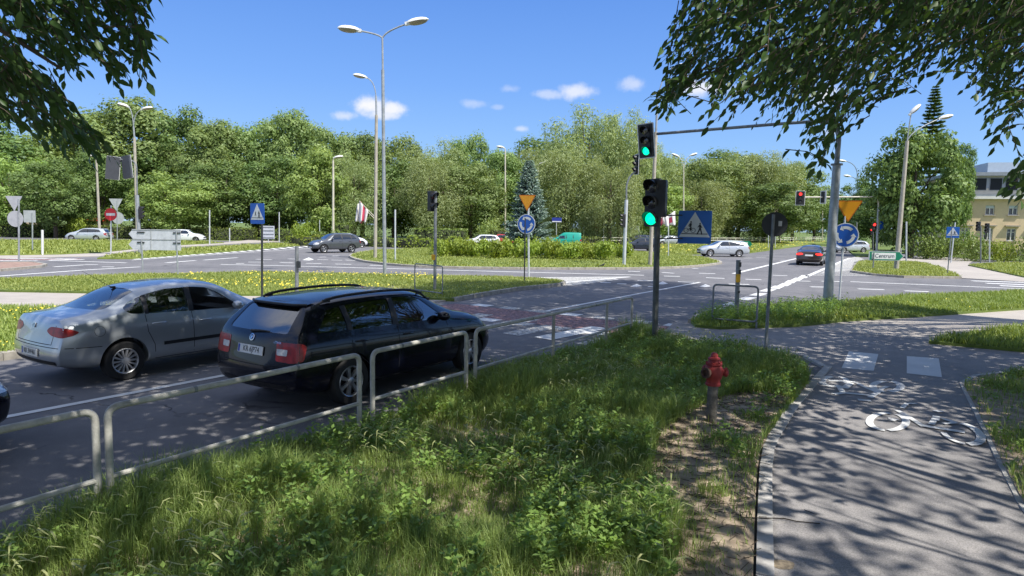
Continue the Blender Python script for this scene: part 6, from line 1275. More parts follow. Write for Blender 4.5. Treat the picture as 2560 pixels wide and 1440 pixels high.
q = at(Vector((5.35, 24.0, 0)), 1614, 352)-base; head(root, facing(q, (TR.x-.15, TR.y), -.12) @ Matrix.Rotation(.05, 4, 'Z'), .34, 1.08, 3, 2, M_gron, board=(.66, 1.24))
# S3 pedestrian signal left with button
root, base, top = signal(1087, 728, 478, .055, M_galvd, 'pedestrian signal post with a dull red lens and yellow button in the long grass island', tx=1089)
hc = at(base, 1083, 503)-base; hd_ = head(root, facing(hc, (.75, -.66)), .27, .72, 2, 0, M_rdoff, vis=1.25)
b = MB(); b.box(at(base, 1084, 643)-base, (.13, .15, .19)); b.build('push_button', M_yel, root)
# S4 mast on the roundabout
root, base, top = signal(1560, 664, 500, .11, M_galvw, 'signal mast standing on the right part of the roundabout grass', tx=1566)
b = MB(); pts = smoothpath([top-base, at(base, 1566, 462)-base, at(base, 1575, 440)-base, at(base, 1590, 428)-base], .5, 5); b.tube(pts, .055, 8); b.build('upper_pole', M_galvd, root)
head(root, facing(at(base, 1590, 411)-base, (-1, -.25)), .36, 1.15, 3, vis=1.3, board=(.62, 1.3)); head(root, facing(at(base, 1556, 552)-base, (-1, -.2)), .30, .85, 3)
# S5 far right mast
root, base, top = signal(2191, 641, 520, .11, M_galv, 'far signal mast with a red light over the right road, behind the Centrum sign', tx=2196)
pts = smoothpath([top-base, at(base, 2196, 492)-base, at(base, 2012, 493)-base], 1.3, 8); b = MB(); b.tube(pts, .07, 10); b.build('arm', M_cream, root)
head(root, facing(at(base, 2001, 495)-base, (-.25, -1)), .45, 1.15, 3, 0, M_rdon, board=(.88, 1.42)); head(root, facing(at(base, 2059, 493)-base, (.9, .3)), .4, 1.1, 3, board=(.8, 1.3)); head(root, facing(at(base, 2186, 566)-base, (-.2, -1)), .36, .7, 2, 0, M_rdon)
pl = MB(); M = facing(at(base, 2204, 563)-base, (0, -1)); pl.prism([(-.2, -.45), (.2, -.45), (.2, .5), (-.2, .5)], -.01, .0, 0, M); pl.build('sign_plate', M_blue2, root, smooth=False)
# S7 left mast seen from behind
root, base, top = signal(350, 638, 488, .11, M_galv, 'signal mast with two backward facing heads behind the white direction boards', tx=343)
b = MB(); b.tube(smoothpath([top-base, at(base, 341, 402)-base, at(base, 270, 396)-base], .5, 5), .05, 8); b.build('arm', M_galvd, root)
M_back = mat('signal_back_grey', (.06, .065, .075), .55)
for (x, y, dx, rl) in ((321, 418, .45, -.13), (283, 420, -.3, .1)):
    M = facing(at(base, x, y)-base, (dx, 1)) @ Matrix.Rotation(rl, 4, 'Z'); ho = head(root, M, .5, 1.4, 3, board=(.85, 1.55)); p = MB(); p.prism(roundpoly([(-.40, -.75), (.40, -.75), (.40, .75), (-.40, .75)], .05), -.18, -.06, 0, M); p.build('signal_back', M_back, ho, smooth=False)
head(root, facing(at(base, 355, 532)-base, (.9, .2)), .3, .85, 3)
# small far signals right
for (px, py, yt, lb) in [(2452, 656, 566, 'left one of two dark signals before the yellow building'), (2474, 656, 570, 'right one of two dark signals before the yellow building'), (2183, 628, 580, 'short red pedestrian signal behind the Centrum sign')]:
    r_, bs, tp = signal(px, py, yt, .05, M_galvd if px != 2474 else M_galvw, lb); head(r_, facing(tp-bs+Vector((-.25, 0, .0)), (-.9, -.5)), .28, .8, 3, 0 if px == 2183 else None, M_rdon)
r_, bs, tp = signal(1449, 608, 556, .05, M_galvw, 'small signal post among the far white poles right of the blue spruce'); head(r_, facing(tp-bs+Vector((.3, 0, 0)), (.9, .2)), .4, .9, 3)
# ---- signs
def signpost(px, py, ytop, r, m, label, tx=None, cat='road sign', name='road_sign', group='road signs'):
    base = P(px, py, .06); top = at(base, tx or px, ytop); root = empty(name, base, label=label, cat=cat, group=group); post_to(root, base, top, r, m, 'post'); return root, base
def plate(root, base, px, py, poly, dr, mats, extra=None, th=.012, tilt=0., push=.065):
    M = facing(at(base, px, py)-base, dr) @ Matrix.Rotation(tilt, 4, 'Z') @ Matrix.Translation((0, 0, push)); b = MB(); b.prism(poly, -th, .002, 0, M)
    if extra: extra(b, M)
    return b.build('sign_plate', mats, root, smooth=False)
circ = lambda r, n=32: [(r*math.cos(2*math.pi*k/n), r*math.sin(2*math.pi*k/n)) for k in range(n)]
def roundabout_pair(px, py, ytop, tri, tw, cxy, cd, r, label, tx, dr=None):
    root, base = signpost(px, py, ytop, r, M_galvw, label, tx); dr = dr or (TR.x*.7, TR.y); h = tw*.87
    def ex(b, M): b.prism(roundpoly([(-tw/2+.05, h/2-.035), (tw/2-.05, h/2-.035), (0, -h/2+.07)], .03), .002, .004, 1, M)
    M = None
    plate(root, base, tri[0], tri[1], roundpoly([(-tw/2, h/2), (tw/2, h/2), (0, -h/2)], .06), dr, [M_sred2, M_orange], ex)
    def ex2(b, M):
        b.prism(circ(cd/2*.93), .002, .004, 1, M); R = cd/2
        for k in range(3):
            a0 = 100+120*k; z = .005; ringpoly(b, 0, 0, R*.74, R*.24, M, 0, z, 10, a0-58, a0+8)   # curved shaft
            a = rad(a0+10); tip = rad(a0+34); b.prism([(R*.84*math.cos(a), R*.84*math.sin(a)), (R*.62*math.cos(tip), R*.62*math.sin(tip)), (R*.38*math.cos(a), R*.38*math.sin(a))], z, z+.002, 0, M)
    plate(root, base, cxy[0], cxy[1], circ(cd/2), dr, [M_swhite, M_blue2], ex2); return root
M_sred2 = mat('sign_border_rust', (.62, .16, .01), .5)
roundabout_pair(1322, 695, 520, (1319, 508), .86, (1317, 560), .90, .045, 'orange yield triangle over a blue roundabout disc at the tip of the long grass island', 1321)
roundabout_pair(2098, 748, 540, (2121, 529), .88, (2113, 588), .86, .032, 'orange yield triangle over a blue roundabout disc right of the tall signal mast', 2113)
signpost(1311, 706, 545, .028, M_sdark, 'thin dark pole close before the roundabout sign of the long grass island', 1313, 'pole', 'pole')
r_, bs = signpost(655, 760, 560, .032, M_sdark, 'blue pedestrian crossing sign on a dark post behind the two near cars', 655); crossing_plate(r_, at(bs, 647, 534)-bs, (TR.x*.9, TR.y), .59, False)
r_, bs = signpost(1912, 906, 536, .030, M_galvd, 'round sign seen from its dark back on a leaning post beside the verge', 1934)
def exb(b, M): b.prism([(.07, -.02), (.12, -.015), (.115, .065), (.07, .06)], -.02, -.013, 1, M); b.box(M @ Vector((0, .1, -.02)), (.36, .02, .025)); b.box(M @ Vector((0, -.1, -.02)), (.36, .02, .025))
plate(r_, bs+Vector((0, .05, 0)), 1934, 561, circ(.218), (.25, 1), [M_sdark, M_sback], lambda b, M: b.prism([(-.12, -.03), (-.06, -.03), (-.06, .06), (-.12, .06)], -.016, -.0125, 1, M), push=.0)
# short posts with call buttons
for (px, py, yt, tx, lb, btn) in [(1841, 799, 650, 1846, 'short post with stickers and a yellow call button in the strip right of the crossing', M_yel), (742, 740, 616, 742, 'short dark grey post with a call box behind the black estate car roof', M_sdark)]:
    base = P(px, py, .06); top = at(base, tx, yt); root = empty('bollard', base, label=lb, cat='post', group='short call button posts'); post_to(root, base, top, .058, M_galvd, 'post', n=14)
    c = at(base, 1844 if px > 1000 else 749, 695 if px > 1000 else 661)-base; b = MB(); b.prism(roundpoly([(-.055, -.11), (.055, -.11), (.055, .11), (-.055, .11)], .03), 0, .09, 0, facing(c+Vector((0, -.03, 0)), (-.25, -1))); b.build('push_button', btn, root)
    if px > 1000:
        b = MB()
        for z0, z1 in ((.80, .92), (1.0, 1.12), (.30, .36)): b.lathe([(.0595, top.z-base.z-1.18+z0), (.0595, top.z-base.z-1.18+z1)], 14, 0, Matrix.Rotation(0, 4, 'Z'), cap=False)
        b.build('sticker', M_sdark, root)
# empty tubular frames
def frame(xa, ya, xb, yb, h, label, r=.021):
    a = P(xa, ya, ZG); c = P(xb, yb, ZG); root = empty('sign_frame', a, label=label, cat='barrier', group='empty tubular frames'); d = c-a; z0 = .10; b = MB(); loop = smoothpath([d*.5+Vector((0, 0, z0)), Vector((0, 0, z0)), Vector((0, 0, h)), d+Vector((0, 0, h)), d+Vector((0, 0, z0)), d*.5+Vector((0, 0, z0))], .10, 6); b.tube(loop, r, 10, cap=False); b.build('frame', M_galvd, root)
    for q in (0, 1): b = MB(); b.tube([d*q+Vector((0, 0, -.1)), d*q+Vector((0, 0, z0))], r, 8); b.build('leg', M_galvd, root)
frame(1037, 731, 1106, 741, 1.0, 'empty tubular frame around the pedestrian signal post in the long grass island'); frame(1780, 806, 1891, 815, .97, 'empty tubular frame in front of the short post with the yellow button', .024)
# direction board "Centrum"
base = P(2216, 676, ZG); root = empty('direction_sign', base, label='green and white arrow board reading Centrum before the big linden', cat='road sign', group='direction boards')
for x in (2186, 2243): post_to(root, Vector((0, 0, 0)), Vector((at(base, x, 650)-base)), .04, M_galvd, 'post') if False else None
for x in (2186, 2243): q = at(base, x, 632)-base; b = MB(); b.tube([(q.x, .04, -.1), (q.x, .04, q.z)], .04, 8); b.build('post', M_galvd, root)
c = at(base, 2216, 640)-base; Wd = 84/FPX*base.y; Hh = 23/FPX*base.y; M = facing(c, (-.1, -1)); b = MB()
ol = [(-Wd/2, -Hh/2), (Wd/2-Hh*.45, -Hh/2), (Wd/2, 0), (Wd/2-Hh*.45, Hh/2), (-Wd/2, Hh/2)]; b.prism(ol, -.03, .003, 1, M); f_ = .955; b.prism([(x*f_*.995, y*.9) for x, y in ol], .003, .006, 0, M); b.prism([(-Wd/2+.18, -Hh/2+.09), (Wd/2-.50, -Hh/2+.09), (Wd/2-.50, Hh/2-.09), (-Wd/2+.18, Hh/2-.09)], .006, .009, 2, M); text_mb(b, 'Centrum', .345, M @ Matrix.Translation((-.10, 0, .016)), 3, .006, sx=.92)
b.build('sign_board', [M_sgreen, M_sback, M_swhite, mat('sign_text', (.08, .10, .14), .5)], root, smooth=False)
# white boards seen from behind
base = P(400, 685, ZG); root = empty('direction_sign', base, label='two pale arrow boards seen from the back on two posts, left grass island', cat='road sign', group='direction boards')
for x, yt in ((355, 600), (442, 577)): q = at(base, x, yt)-base; b = MB(); b.tube([(q.x, -.03, -.1), (q.x, -.03, q.z)], .035, 8); b.build('post', M_galv, root)
for (y0, y1, nb) in ((573.5, 596, 0), (597.5, 624, 1)):
    c0 = at(base, 322, (y0+y1)/2)-base; c1 = at(base, 452, (y0+y1)/2)-base; hh = (y1-y0)/FPX*base.y/2; w = (c1.x-c0.x); M = facing(c0, (0, -1)); b = MB(); b.prism([(0, 0), (hh*.9, -hh), (w, -hh), (w, hh), (hh*.9, hh)], .0, .02, 0, M); b.prism([(hh*.8, hh-.02), (w, hh-.02), (w, hh+.02), (hh*.8, hh+.02)], .02, .035, 1, M); b.prism([(w*.42, -hh), (w*.42+.05, -hh), (w*.42+.05, hh), (w*.42, hh)], .02, .035, 1, M)
    for x in (.24, .93): b.prism([(w*x-.16, hh*.3), (w*x+.16, hh*.3), (w*x+.16, hh*.3+.05), (w*x-.16, hh*.3+.05)], .02, .05, 2, M)
    b.build('sign_board', [mat('board_back', (.60, .63, .68), .5), M_sback, M_sdark], root, smooth=False)
# no entry, sign backs and poles at left
def noentry(px, py, yt, cx, cy, d, label, m=M_galvw):
    r_, bs = signpost(px, py, yt, .045, m, label, px+1)
    plate(r_, bs, cx, cy, circ(d/2), (0, -1), [M_sred, M_swhite], lambda b, M: b.prism([(-d*.36, -d*.10), (d*.36, -d*.10), (d*.36, d*.10), (-d*.36, d*.10)], .002, .005, 1, M))
noentry(277, 634, 514, 278, 536, .86, 'red no entry sign on a white post, left of the signal mast'); noentry(1492, 613, 562, 1493, 572, .82, 'small far no entry sign right of the blue spruce')
def backsign(px, py, yt, items, label, r=.045, m=M_galv):
    r_, bs = signpost(px, py, yt, r, m, label)
    for (k, cx, cy, s) in items:
        h = s*.87; poly = circ(s/2) if k == 'o' else roundpoly([(-s/2, h/2), (s/2, h/2), (0, -h/2)], .05) if k == 'v' else roundpoly([(-s/2, -s/2), (s/2, -s/2), (s/2, s/2), (-s/2, s/2)], .04)
        plate(r_, bs+Vector((0, .08, 0)), cx, cy, poly, (0, -1), [M_sback], None, push=0.)
backsign(47, 656, 497, [('v', 38, 509, .92), ('o', 41, 547, .86)], 'triangular and round sign backs on one post at the far left')
backsign(81, 629, 532, [('s', 76, 541, .85)], 'square sign back on a post right of the triangular sign back'); backsign(293, 604, 502, [('v', 291, 512, 1.5), ('o', 296, 545, 1.3)], 'triangle and disc sign backs just behind the no entry sign')
backsign(1591, 607, 563, [('s', 1592, 572, .9)], 'small pale square sign back behind the dark blue car'); backsign(1494, 606, 550, [('v', 1494, 553, 1.0)], 'small triangular sign back above the far no entry sign')
for (px, py, yt, lb, m, r) in [(106, 636, 575, 'short thick white post in the meadow at the left', M_swhite, .07), (524, 611, 525, 'slim white pole right of the bright shrub like tree', M_galvw, .06), (574, 605, 570, 'short white pole before the long hedge', M_galvw, .06), (698, 604, 530, 'slim white pole right of the louvred board', M_galvw, .06), (799, 604, 550, 'slim white pole left of the cream lamp pole', M_galvw, .05), (988, 651, 524, 'slim white pole in the roundabout grass right of the double street lamp', M_galvw, .055),
                               (1509, 611, 548, 'first of two thin white poles right of the far no entry sign', M_galvw, .06), (1525, 611, 549, 'second of two thin white poles right of the far no entry sign', M_galvw, .06), (1671, 641, 562, 'thin white pole between green signal post and blue crossing sign', M_galvw, .05), (2266, 655, 554, 'pale pole directly right of the lamp at the Centrum sign', M_galvw, .06), (2298, 632, 556, 'thin pole under the linden right of the pale pole', M_galvd, .05), (1921, 622, 586, 'left small pole behind the round sign back', M_galvw, .05), (1938, 622, 586, 'right small pole behind the round sign back', M_galvw, .05), (2142, 627, 555, 'dark post behind the roundabout disc right of the mast', M_galvd, .07), (2056, 604, 500, 'thin far pole below the dark signal on the right arm', M_cream, .12)]:
    signpost(px, py, yt, r, m, lb, None, 'pole', 'pole', 'slim poles along the roads')
r_, bs = signpost(671, 607, 566, .05, M_galvw, 'grey louvred board seen from behind, above the pavement left of the hedge'); 
def exl(b, M):
    for k in range(4): b.prism([(-.6, -.62+k*.4), (.6, -.62+k*.4), (.6, -.56+k*.4), (-.6, -.56+k*.4)], .002, .04, 1, M)
plate(r_, bs, 672, 581, [(-.68, -.75), (.68, -.75), (.68, .75), (-.68, .75)], (0, -1), [mat('board_back'), M_galvd], exl)
r_, bs = signpost(1391, 614, 556, .04, M_galvw, 'blue street name sign on a thin post right of the blue spruce', None, 'street sign', 'street_sign', None)
plate(r_, bs, 1392, 550, [(-.62, -.28), (.62, -.28), (.62, .30), (-.62, .30)], (0, -1), [mat('name_blue', (.02, .04, .30), .5), M_swhite], lambda b, M: (b.prism([(-.6, -.26), (.6, -.26), (.6, -.14), (-.6, -.14)], .002, .006, 1, M)))
# crossing sign far right, small yield + disc, green arrow back
r_, bs = signpost(2368, 689, 568, .03, M_galvd, 'blue crossing sign on thin posts right of the Centrum island', 2380); crossing_plate(r_, at(bs, 2382, 581)-bs, (-.55, -1), .62, False, True)
signpost(2377, 656, 556, .05, M_galvw, 'pale thicker pole behind the right hand blue crossing sign', 2388, 'pole', 'pole', 'slim poles along the roads')
r_, bs = signpost(2240, 633, 562, .05, M_galvd, 'small yellow triangle over a blue disc left of the pale pole by the linden', 2241)
plate(r_, bs, 2240, 570, roundpoly([(-.45, .4), (.45, .4), (0, -.4)], .05), (0, -1), [mat('sign_yellow', (.85, .55, .02), .4)]); plate(r_, bs, 2239, 592, circ(.42, 20), (0, -1), [M_swhite, M_blue2], lambda b, M: (b.prism(circ(.38, 20), .002, .005, 1, M), ringpoly(b, 0, 0, .28, .1, M, 0, .006, 10, 20, 300)))
r_, bs = signpost(1864, 619, 606, .04, M_galvd, 'small green arrow board behind the silver estate car on the roundabout', None); plate(r_, bs, 1867, 611, [(-.75, -.45), (.35, -.45), (.75, 0), (.35, .45), (-.75, .45)], (0, -1), [M_sgreen, M_swhite], lambda b, M: b.prism([(-.6, -.3), (.1, -.3), (.1, .3), (-.6, .3)], .002, .005, 1, M))
# rails of a small stop frame under the linden
base = P(2282, 640); root = empty('railing', base, label='small two bar rail between the pale and the thin pole under the linden', cat='railing'); b = MB()
for y in (582, 596): b.tube([at(base, 2254, y)-base, at(base, 2299, y)-base], .05, 6)
for x in (2256, 2297): q = at(base, x, 580)-base; b.tube([(q.x, 0, -.1), (q.x, 0, q.z)], .05, 6)
b.build('rail', M_galvw, root)
# flags
def flag(px, py, w, h, label, seed, hoist, stripes, root_mat=None):
    base = P(px, py, 0) if False else None
M_fw = mat('flag_white', (.74, .72, .70), .8, var=.05); M_fr = mat('flag_red', (.60, .07, .13), .8, var=.05)
def cloth(depth, corners, red, label, seed, name='flag', pole=None):
    """corners: photo pixels TL, TR, BR, BL"""
    fb = Vector((0, depth, 0)); tl, tr, br, bl = [at(fb, *c) for c in corners]; o = empty(name, tl, label=label, cat='flag', group='white and red flags'); n, m = 12, 10; vs = []; fs = []; mi = []; r = random.Random(seed)
    for j in range(m+1):
        for i in range(n+1):
            u, v = i/n, j/m; p = (tl*(1-u)+tr*u)*(1-v)+(bl*(1-u)+br*u)*v; vs.append(tuple(p-tl+Vector((0, .12*math.sin(u*11+seed)*(.3+v), .03*math.sin(u*9+v*3)))))
    b = MB()
    for j in range(m):
        for i in range(n): b.f.append((j*(n+1)+i, j*(n+1)+i+1, (j+1)*(n+1)+i+1, (j+1)*(n+1)+i)); b.m.append(1 if red(i/n, j/m) else 0)
    b.v = vs; c = b.build('cloth', [M_fw, M_fr], o, angle=180); md = c.modifiers.new('s', 'SOLIDIFY'); md.thickness = .01
    if pole: q0, q1 = at(fb, *pole[0]), at(fb, *pole[1]); b = MB(); b.tube([q0-tl, q1-tl], .025, 6); b.build('flag_staff', M_cream, o)
cloth(47.4, [(898, 502), (921, 528), (915, 556), (897, 553)], lambda u, v: .35 < u < .6, 'white flag with a red stripe hanging from the concrete lamp, right one', 1, pole=((936, 541), (898, 502)))
cloth(47.7, [(893, 513), (903, 505), (905, 558), (887, 552)], lambda u, v: u > .8, 'white flag with a red edge hanging from the concrete lamp, left one', 2, pole=((936, 546), (895, 508)))
cloth(42.5, [(1660, 542), (1688, 528), (1690, 562), (1664, 566)], lambda u, v: .35 < u < .6 and .25 < v < .75, 'white banner with a red mark behind the green signal post', 3, pole=((1630, 560), (1662, 538))); cloth(42.8, [(1650, 548), (1661, 532), (1664, 560), (1651, 564)], lambda u, v: u < .4, 'narrow red and white flag just right of the green signal post', 4, pole=((1630, 556), (1656, 536)))
# ---- railing near us
def onrail(px, py, z=1.0): q = P(px, py, z); t = (Vector((q.x, q.y))-ra).dot(rdir); return ra+rdir*t
RH = .98
RT = [('railing section running out of the frame at lower left', None, (281, 1040), []), ('railing section with a rounded frame, directly below the black estate car', (303, 1030), (913, 889), []), ('railing section in front of the black estate car front wheel', (934, 880), (1198, 834), []), ('farthest railing section ending beside the signal post', (1212, 828), (1607, 745), [(1393, 785), (1528, 757)])]
for lb, a, c, inter in RT:
    B_ = onrail(*c, RH); A_ = onrail(*a, RH) if a else B_-rdir*3.0
    root = empty('railing', (A_.x, A_.y, .06), label=lb, cat='railing', group='railing sections along the kerb'); d = Vector((*(B_-A_), 0)); b = MB(); loop = smoothpath([(0, 0, -.3), (0, 0, RH-.06), tuple(d+Vector((0, 0, RH-.06))), tuple(d+Vector((0, 0, -.3)))], .10, 7); b.tube(loop, .029, 12); b.build('frame', M_rail, root)
    b = MB(); b.tube([(0, 0, .36), tuple(d+Vector((0, 0, .36)))], .023, 10); b.build('lower_rail', M_rail, root)
    for p in inter: q = onrail(*p, RH); e = Vector((*(q-A_), 0)); b = MB(); b.tube([e+Vector((0, 0, -.3)), e+Vector((0, 0, RH-.07))], .029, 10); b.build('post', M_rail, root)
    for f in (.27, .68): w = d*f+Vector((0, 0, RH-.06)); b = MB(); b.tube([w-d.normalized()*.016, w+d.normalized()*.016], .031, 10); b.build('weld_band', M_galvd, root)
# ---- hydrant
hp = P(1778, 1060, .07); root = empty('fire_hydrant', hp, label='red standpipe hydrant on a grey column at the bare soil patch', cat='hydrant')
M_hyd = mat('hydrant_red', (.27, .022, .02), .6, var=.35, vscale=14, bump=.3, col2=(.20, .018, .018)); M_pipe = mat('hydrant_pipe', (.17, .155, .13), .7, var=.35, vscale=12, bump=.2); M_rust = mat('rusty_iron', (.13, .07, .05), .85, var=.4, vscale=20)
S_ = 1.0
L_ = lambda pr: [(a*S_, z*S_) for a, z in pr]
b = MB(); b.lathe(L_([(.062, -.1), (.062, .47), (.066, .47), (.066, .49)]), 24); b.build('column', M_pipe, root, angle=40)
b = MB(); b.lathe(L_([(.085, .485), (.092, .49), (.092, .515), (.085, .52), (.082, .55), (.098, .58), (.112, .63), (.112, .675), (.100, .715), (.085, .735), (.098, .745), (.098, .765), (.072, .775), (.062, .80), (.075, .808), (.072, .825), (.045, .84), (.042, .87), (.025, .89), (.001, .892)]), 28); b.build('hydrant_head', M_hyd, root, angle=35)
for ang, rr, mm, nm in ((rad(215), .056, M_rust, 'outlet'), (rad(-8), .050, M_hyd, 'outlet_cap'), (rad(110), .05, M_hyd, 'outlet_cap')):
    M = facing((0, 0, .655*S_), (math.cos(ang), math.sin(ang))); b = MB(); b.lathe([(rr*.9, .06), (rr*.9, .125), (rr*1.18, .13), (rr*1.18, .158), (rr*.95, .162)]+([(rr*.75, .162), (rr*.7, .12), (.001, .12)] if nm == 'outlet' else [(rr*.6, .175), (.001, .178)]), 20, 0, M, cap=False); b.build(nm, mm, root, angle=40)
for k in range(6): a = k*math.pi/3; b = MB(); b.tube([(.088*math.cos(a), .088*math.sin(a), .735), (.088*math.cos(a), .088*math.sin(a), .785)], .011, 6); b.build('bolt', M_hyd, root)
# ---- white guard rail on the right road
base = P(1455, 613); root = empty('guard_rail', base, label='long white two bar guard rail before the right hand willows', cat='railing'); path = [P(1455, 612), P(1640, 611), P(1860, 609.5), P(1960, 606), P(2062, 602)]; L = 0; posts = []
dense = []
for a, c in zip(path, path[1:]):
    k = max(1, int((c-a).length/2.6)); dense += [a.lerp(c, i/k) for i in range(k)]
dense.append(path[-1]); M_gr = mat('guard_rail_white', (.70, .68, .58), .6, var=.1)
for z in (1.02, .62): b = MB(); b.tube([p-base+Vector((0, 0, z)) for p in dense], .05, 6); b.build('rail', M_gr, root)
for p in dense[:95]: b = MB(); b.tube([p-base+Vector((0, 0, -.1)), p-base+Vector((0, 0, 1.05))], .05, 6); b.build('post', M_gr, root)
# ---- yellow building
M_wall = mat('ochre_render', (.66, .53, .34), .9, var=.06, vscale=1.2, bump=.1); M_wall2 = mat('upper_render', (.60, .56, .48), .9, var=.06); M_trim = mat('white_trim', (.72, .71, .68), .7, var=.05); M_roof = mat('grey_sheet_roof', (.30, .33, .37), .5, metal=.3, var=.1); M_plinth = mat('grey_plinth', (.24, .22, .2), .9); M_win = mat('window_glass', (.02, .028, .035), .05, coat=1.); M_hood = mat('stone_hood', (.42, .37, .30), .9, var=.1); M_box = mat('roof_box', (.45, .53, .62), .5, metal=.2, var=.05)
bA = Vector(((2375-1280)/FPX*77, 77, 0)); bB = Vector(((2860-1280)/FPX*72, 72, 0)); fd = (bB-bA); FL = fd.length; fd.normalize(); fn = Vector((fd.y, -fd.x, 0))
root = empty('office_building', bA, label='ochre three storey building with a grey metal top floor at the right edge', cat='building'); root.rotation_euler = (0, 0, math.atan2(fd.y, fd.x))
# local frame: x along the front, -y towards the viewer
def zy(y): return 2.45+(586-y)*.0458
wins = []; sp_ = 2.17
def bx_(name, m, *boxes, parent=None):
    b = MB(); 
    for (x0, x1, y0, y1, z0, z1) in boxes: b.box(((x0+x1)/2, (y0+y1)/2, (z0+z1)/2), (x1-x0, y1-y0, z1-z0))
    return b.build(name, m, parent or root, smooth=False)
# wall pieces around the openings
WX = [1.25+i*sp_*1.05 for i in range(9)]; ww = .46; rows = [(1.75, 3.15), (4.65, 5.75)]; wl = []
zc = 0.75
for (z0, z1) in rows: wl.append((0, FL, 0, 12, zc, z0)) if False else None
b = MB(); T = .35
def wallbox(x0, x1, z0, z1): b.box(((x0+x1)/2, T/2, (z0+z1)/2), (x1-x0, T, z1-z0))
zz = [0.75, 1.75, 3.15, 4.65, 5.75, 6.45]
for k in (0, 2, 4): wallbox(0, FL, zz[k], zz[k+1])
for k in (1, 3):
    xs_ = [0]+[v for x in WX if x+ww < FL for v in (x-ww, x+ww)]+[FL]
    for i in range(0, len(xs_), 2): wallbox(xs_[i], xs_[i+1], zz[k], zz[k+1])
b.build('wall', M_wall, root, smooth=False)
bx_('side_wall', M_wall, (0.002, .35, T+.002, 12, .75, 6.45)); bx_('plinth', M_plinth, (-.05, FL, -.06, .4, 0, .75))
for x in WX:
    if x+ww > FL: continue
    for k, (z0, z1) in enumerate(rows):
        fr = bx_('window', M_trim, (x-ww, x-ww+.09, .12, .2, z0, z1), (x+ww-.09, x+ww, .12, .2, z0, z1), (x-ww+.09, x+ww-.09, .12, .2, z0, z0+.09), (x-ww+.09, x+ww-.09, .12, .2, z1-.09, z1), (x-.05, x+.05, .11, .2, z0+.09, z1-.09), (x-ww+.09, x-.05, .13, .2, z0+(z1-z0)*.68, z0+(z1-z0)*.68+.06), (x+.05, x+ww-.09, .13, .2, z0+(z1-z0)*.68, z0+(z1-z0)*.68+.06))
        bx_('pane', M_win, (x-ww+.05, x+ww-.05, .205, .22, z0+.05, z1-.05), parent=fr); bx_('sill', M_hood, (x-ww-.12, x+ww+.12, -.16, .1, z0-.10, z0), parent=fr)
        if k == 0: bx_('hood', M_hood, (x-ww-.25, x+ww+.25, -.34, -.002, z1+.22, z1+.36), parent=fr)
        if k == 1: bx_('blind_box', mat('pale_blind', (.55, .62, .62), .7), (x-ww+.05, x+ww-.05, .10, .118, z1-.32, z1-.01), parent=fr)
bx_('cornice', M_trim, (-.5, FL, -.55, .4, 6.452, 6.75)); bx_('roof', M_roof, (-.45, FL, -.5, 1.4, 6.753, 7.0)); 
bx_('attic_wall', M_wall2, (.3, FL, 1.2, 12, 7.003, 7.75), (.3, FL, 1.2, 12, 8.95, 9.15))
n_ = int(FL/1.55)
for i in range(n_+1): bx_('attic_post', M_roof, (.3+i*1.55, .3+i*1.55+.28, 1.15, 1.5, 7.753, 8.948))
for i in range(n_): fr = bx_('window', M_roof, (.59+i*1.55, 1.84+i*1.55, 1.12, 1.19, 7.5, 8.94)); bx_('pane', mat('attic_glass', (.015, .02, .026), .45, spec=.2), (.64+i*1.55, 1.80+i*1.55, 1.10, 1.118, 7.56, 8.88), parent=fr)
bx_('roof', M_roof, (-.3, FL, .55, 12, 9.153, 9.55)); bx_('plant_box', M_box, (4.2, FL, 3.5, 10, 9.553, 10.9))
bx_('floor_slab', M_plinth, (.36, FL, 1.6, 12, 6.0, 6.2))
# small buildings in the park
base = Vector(((-30-1280)/FPX*118, 118, 0)); root = empty('house', base, label='pale beige house glimpsed under the trees at the far left', cat='building'); bx_('wall', mat('beige_render', (.62, .52, .42), .9), (-4, 6, 0, 8, 0, 5.2)); bx_('roof', mat('tile_roof', (.34, .12, .08), .8), (-4.4, 6.4, -.4, 8.4, 5.2, 5.6)); bx_('window', M_win, (1, 2, -.03, .0, 2, 3.4))
base = Vector(((230-1280)/FPX*105, 105, 0)); root = empty('kiosk', base, label='small kiosk with a red roof behind the left hedge', cat='kiosk'); bx_('wall', mat('beige_render'), (-1.4, 1.4, 0, 2.4, 0, 2.2)); b = MB(); b.prism([(-1.9, 2.2), (1.9, 2.2), (0, 3.2)], -.4, 2.8, 0, Matrix(((1, 0, 0, 0), (0, 0, 1, 0), (0, 1, 0, 0), (0, 0, 0, 1)))); b.build('roof', M_sred, root, smooth=False)
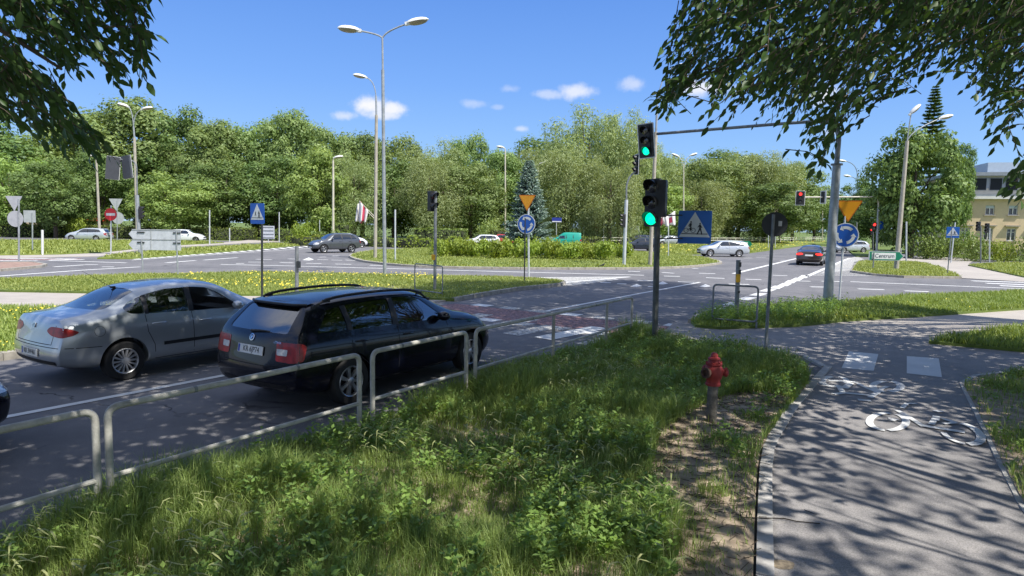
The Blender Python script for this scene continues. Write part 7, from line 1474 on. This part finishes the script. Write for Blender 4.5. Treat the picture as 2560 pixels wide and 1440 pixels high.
# ---- distant pedestrians and a crow
def walker(px, py, label, shirt, seed, hd=0.):
    base = P(px, py); o = empty('person', base, label=label, cat='person', group='people walking on the far pavement'); s = 1.0; st = .16
    J = [(0, 0, .95), (0, .01, 1.15), (0, .02, 1.38), (0, .02, 1.50), (0, .0, 1.58), (0, .0, 1.68), (.19, .02, 1.38), (.24, .02, 1.12), (.23, -.06, .88), (-.19, .02, 1.38), (-.24, .03, 1.12), (-.23, .06, .88), (.10, 0, .88), (.11, -st*.5, .48), (.11, -st*.4, .06), (.11, -st*.4-.14, .03), (-.10, 0, .88), (-.11, st*.2, .48), (-.11, st*1.2, .08), (-.11, st*1.2-.13, .03)]
    E = [(0, 1), (1, 2), (2, 3), (3, 4), (4, 5), (2, 6), (6, 7), (7, 8), (2, 9), (9, 10), (10, 11), (0, 12), (12, 13), (13, 14), (14, 15), (0, 16), (16, 17), (17, 18), (18, 19)]
    q = skin_figure(J, E, [.15, .14, .15, .055, .08, .10, .06, .045, .04, .06, .045, .04, .09, .06, .045, .04, .09, .06, .045, .04], [shirt, M_skin, M_trous], o, sub=1); colour_body(q, lambda c: 1 if c.z > 1.52 or (c.z < .95 and abs(c.x) > .18) else (2 if c.z < .98 else 0)); o.rotation_euler = (0, 0, hd)
    hb = MB(); hb.lathe([(math.sin(a), math.cos(a)) for a in np.linspace(.01, 1.7, 6)], 10, 0, Matrix.Translation((0, .01, 1.68)) @ Matrix.Diagonal((.105, .12, .115, 1)), cap=False); hb.build('hair', M_hair, o)
walker(2203, 617, 'left walker in dark clothes between the far signal mast and the lamp', M_shirt, 1, 2.8); walker(2212, 617, 'right walker in a dark blue top beside the first walker', mat('navy_top', (.03, .05, .12), .9), 2, 3.0)
base = P(1504, 671, .0); o = empty('crow', base, label='black crow standing on the road before the roundabout grass', cat='bird'); J = [(0, 0, .17), (.10, 0, .22), (.15, 0, .29), (.22, 0, .28), (-.12, 0, .13), (-.26, 0, .08), (.02, .03, .10), (.02, .03, .01), (.02, -.03, .10), (.02, -.03, .01)]
skin_figure(J, [(0, 1), (1, 2), (2, 3), (0, 4), (4, 5), (0, 6), (6, 7), (0, 8), (8, 9)], [.075, .06, .045, .012, .05, .03, .02, .008, .02, .008], mat('crow_black', (.012, .012, .015), .5), o, sub=1)
# report camera-visible scale check
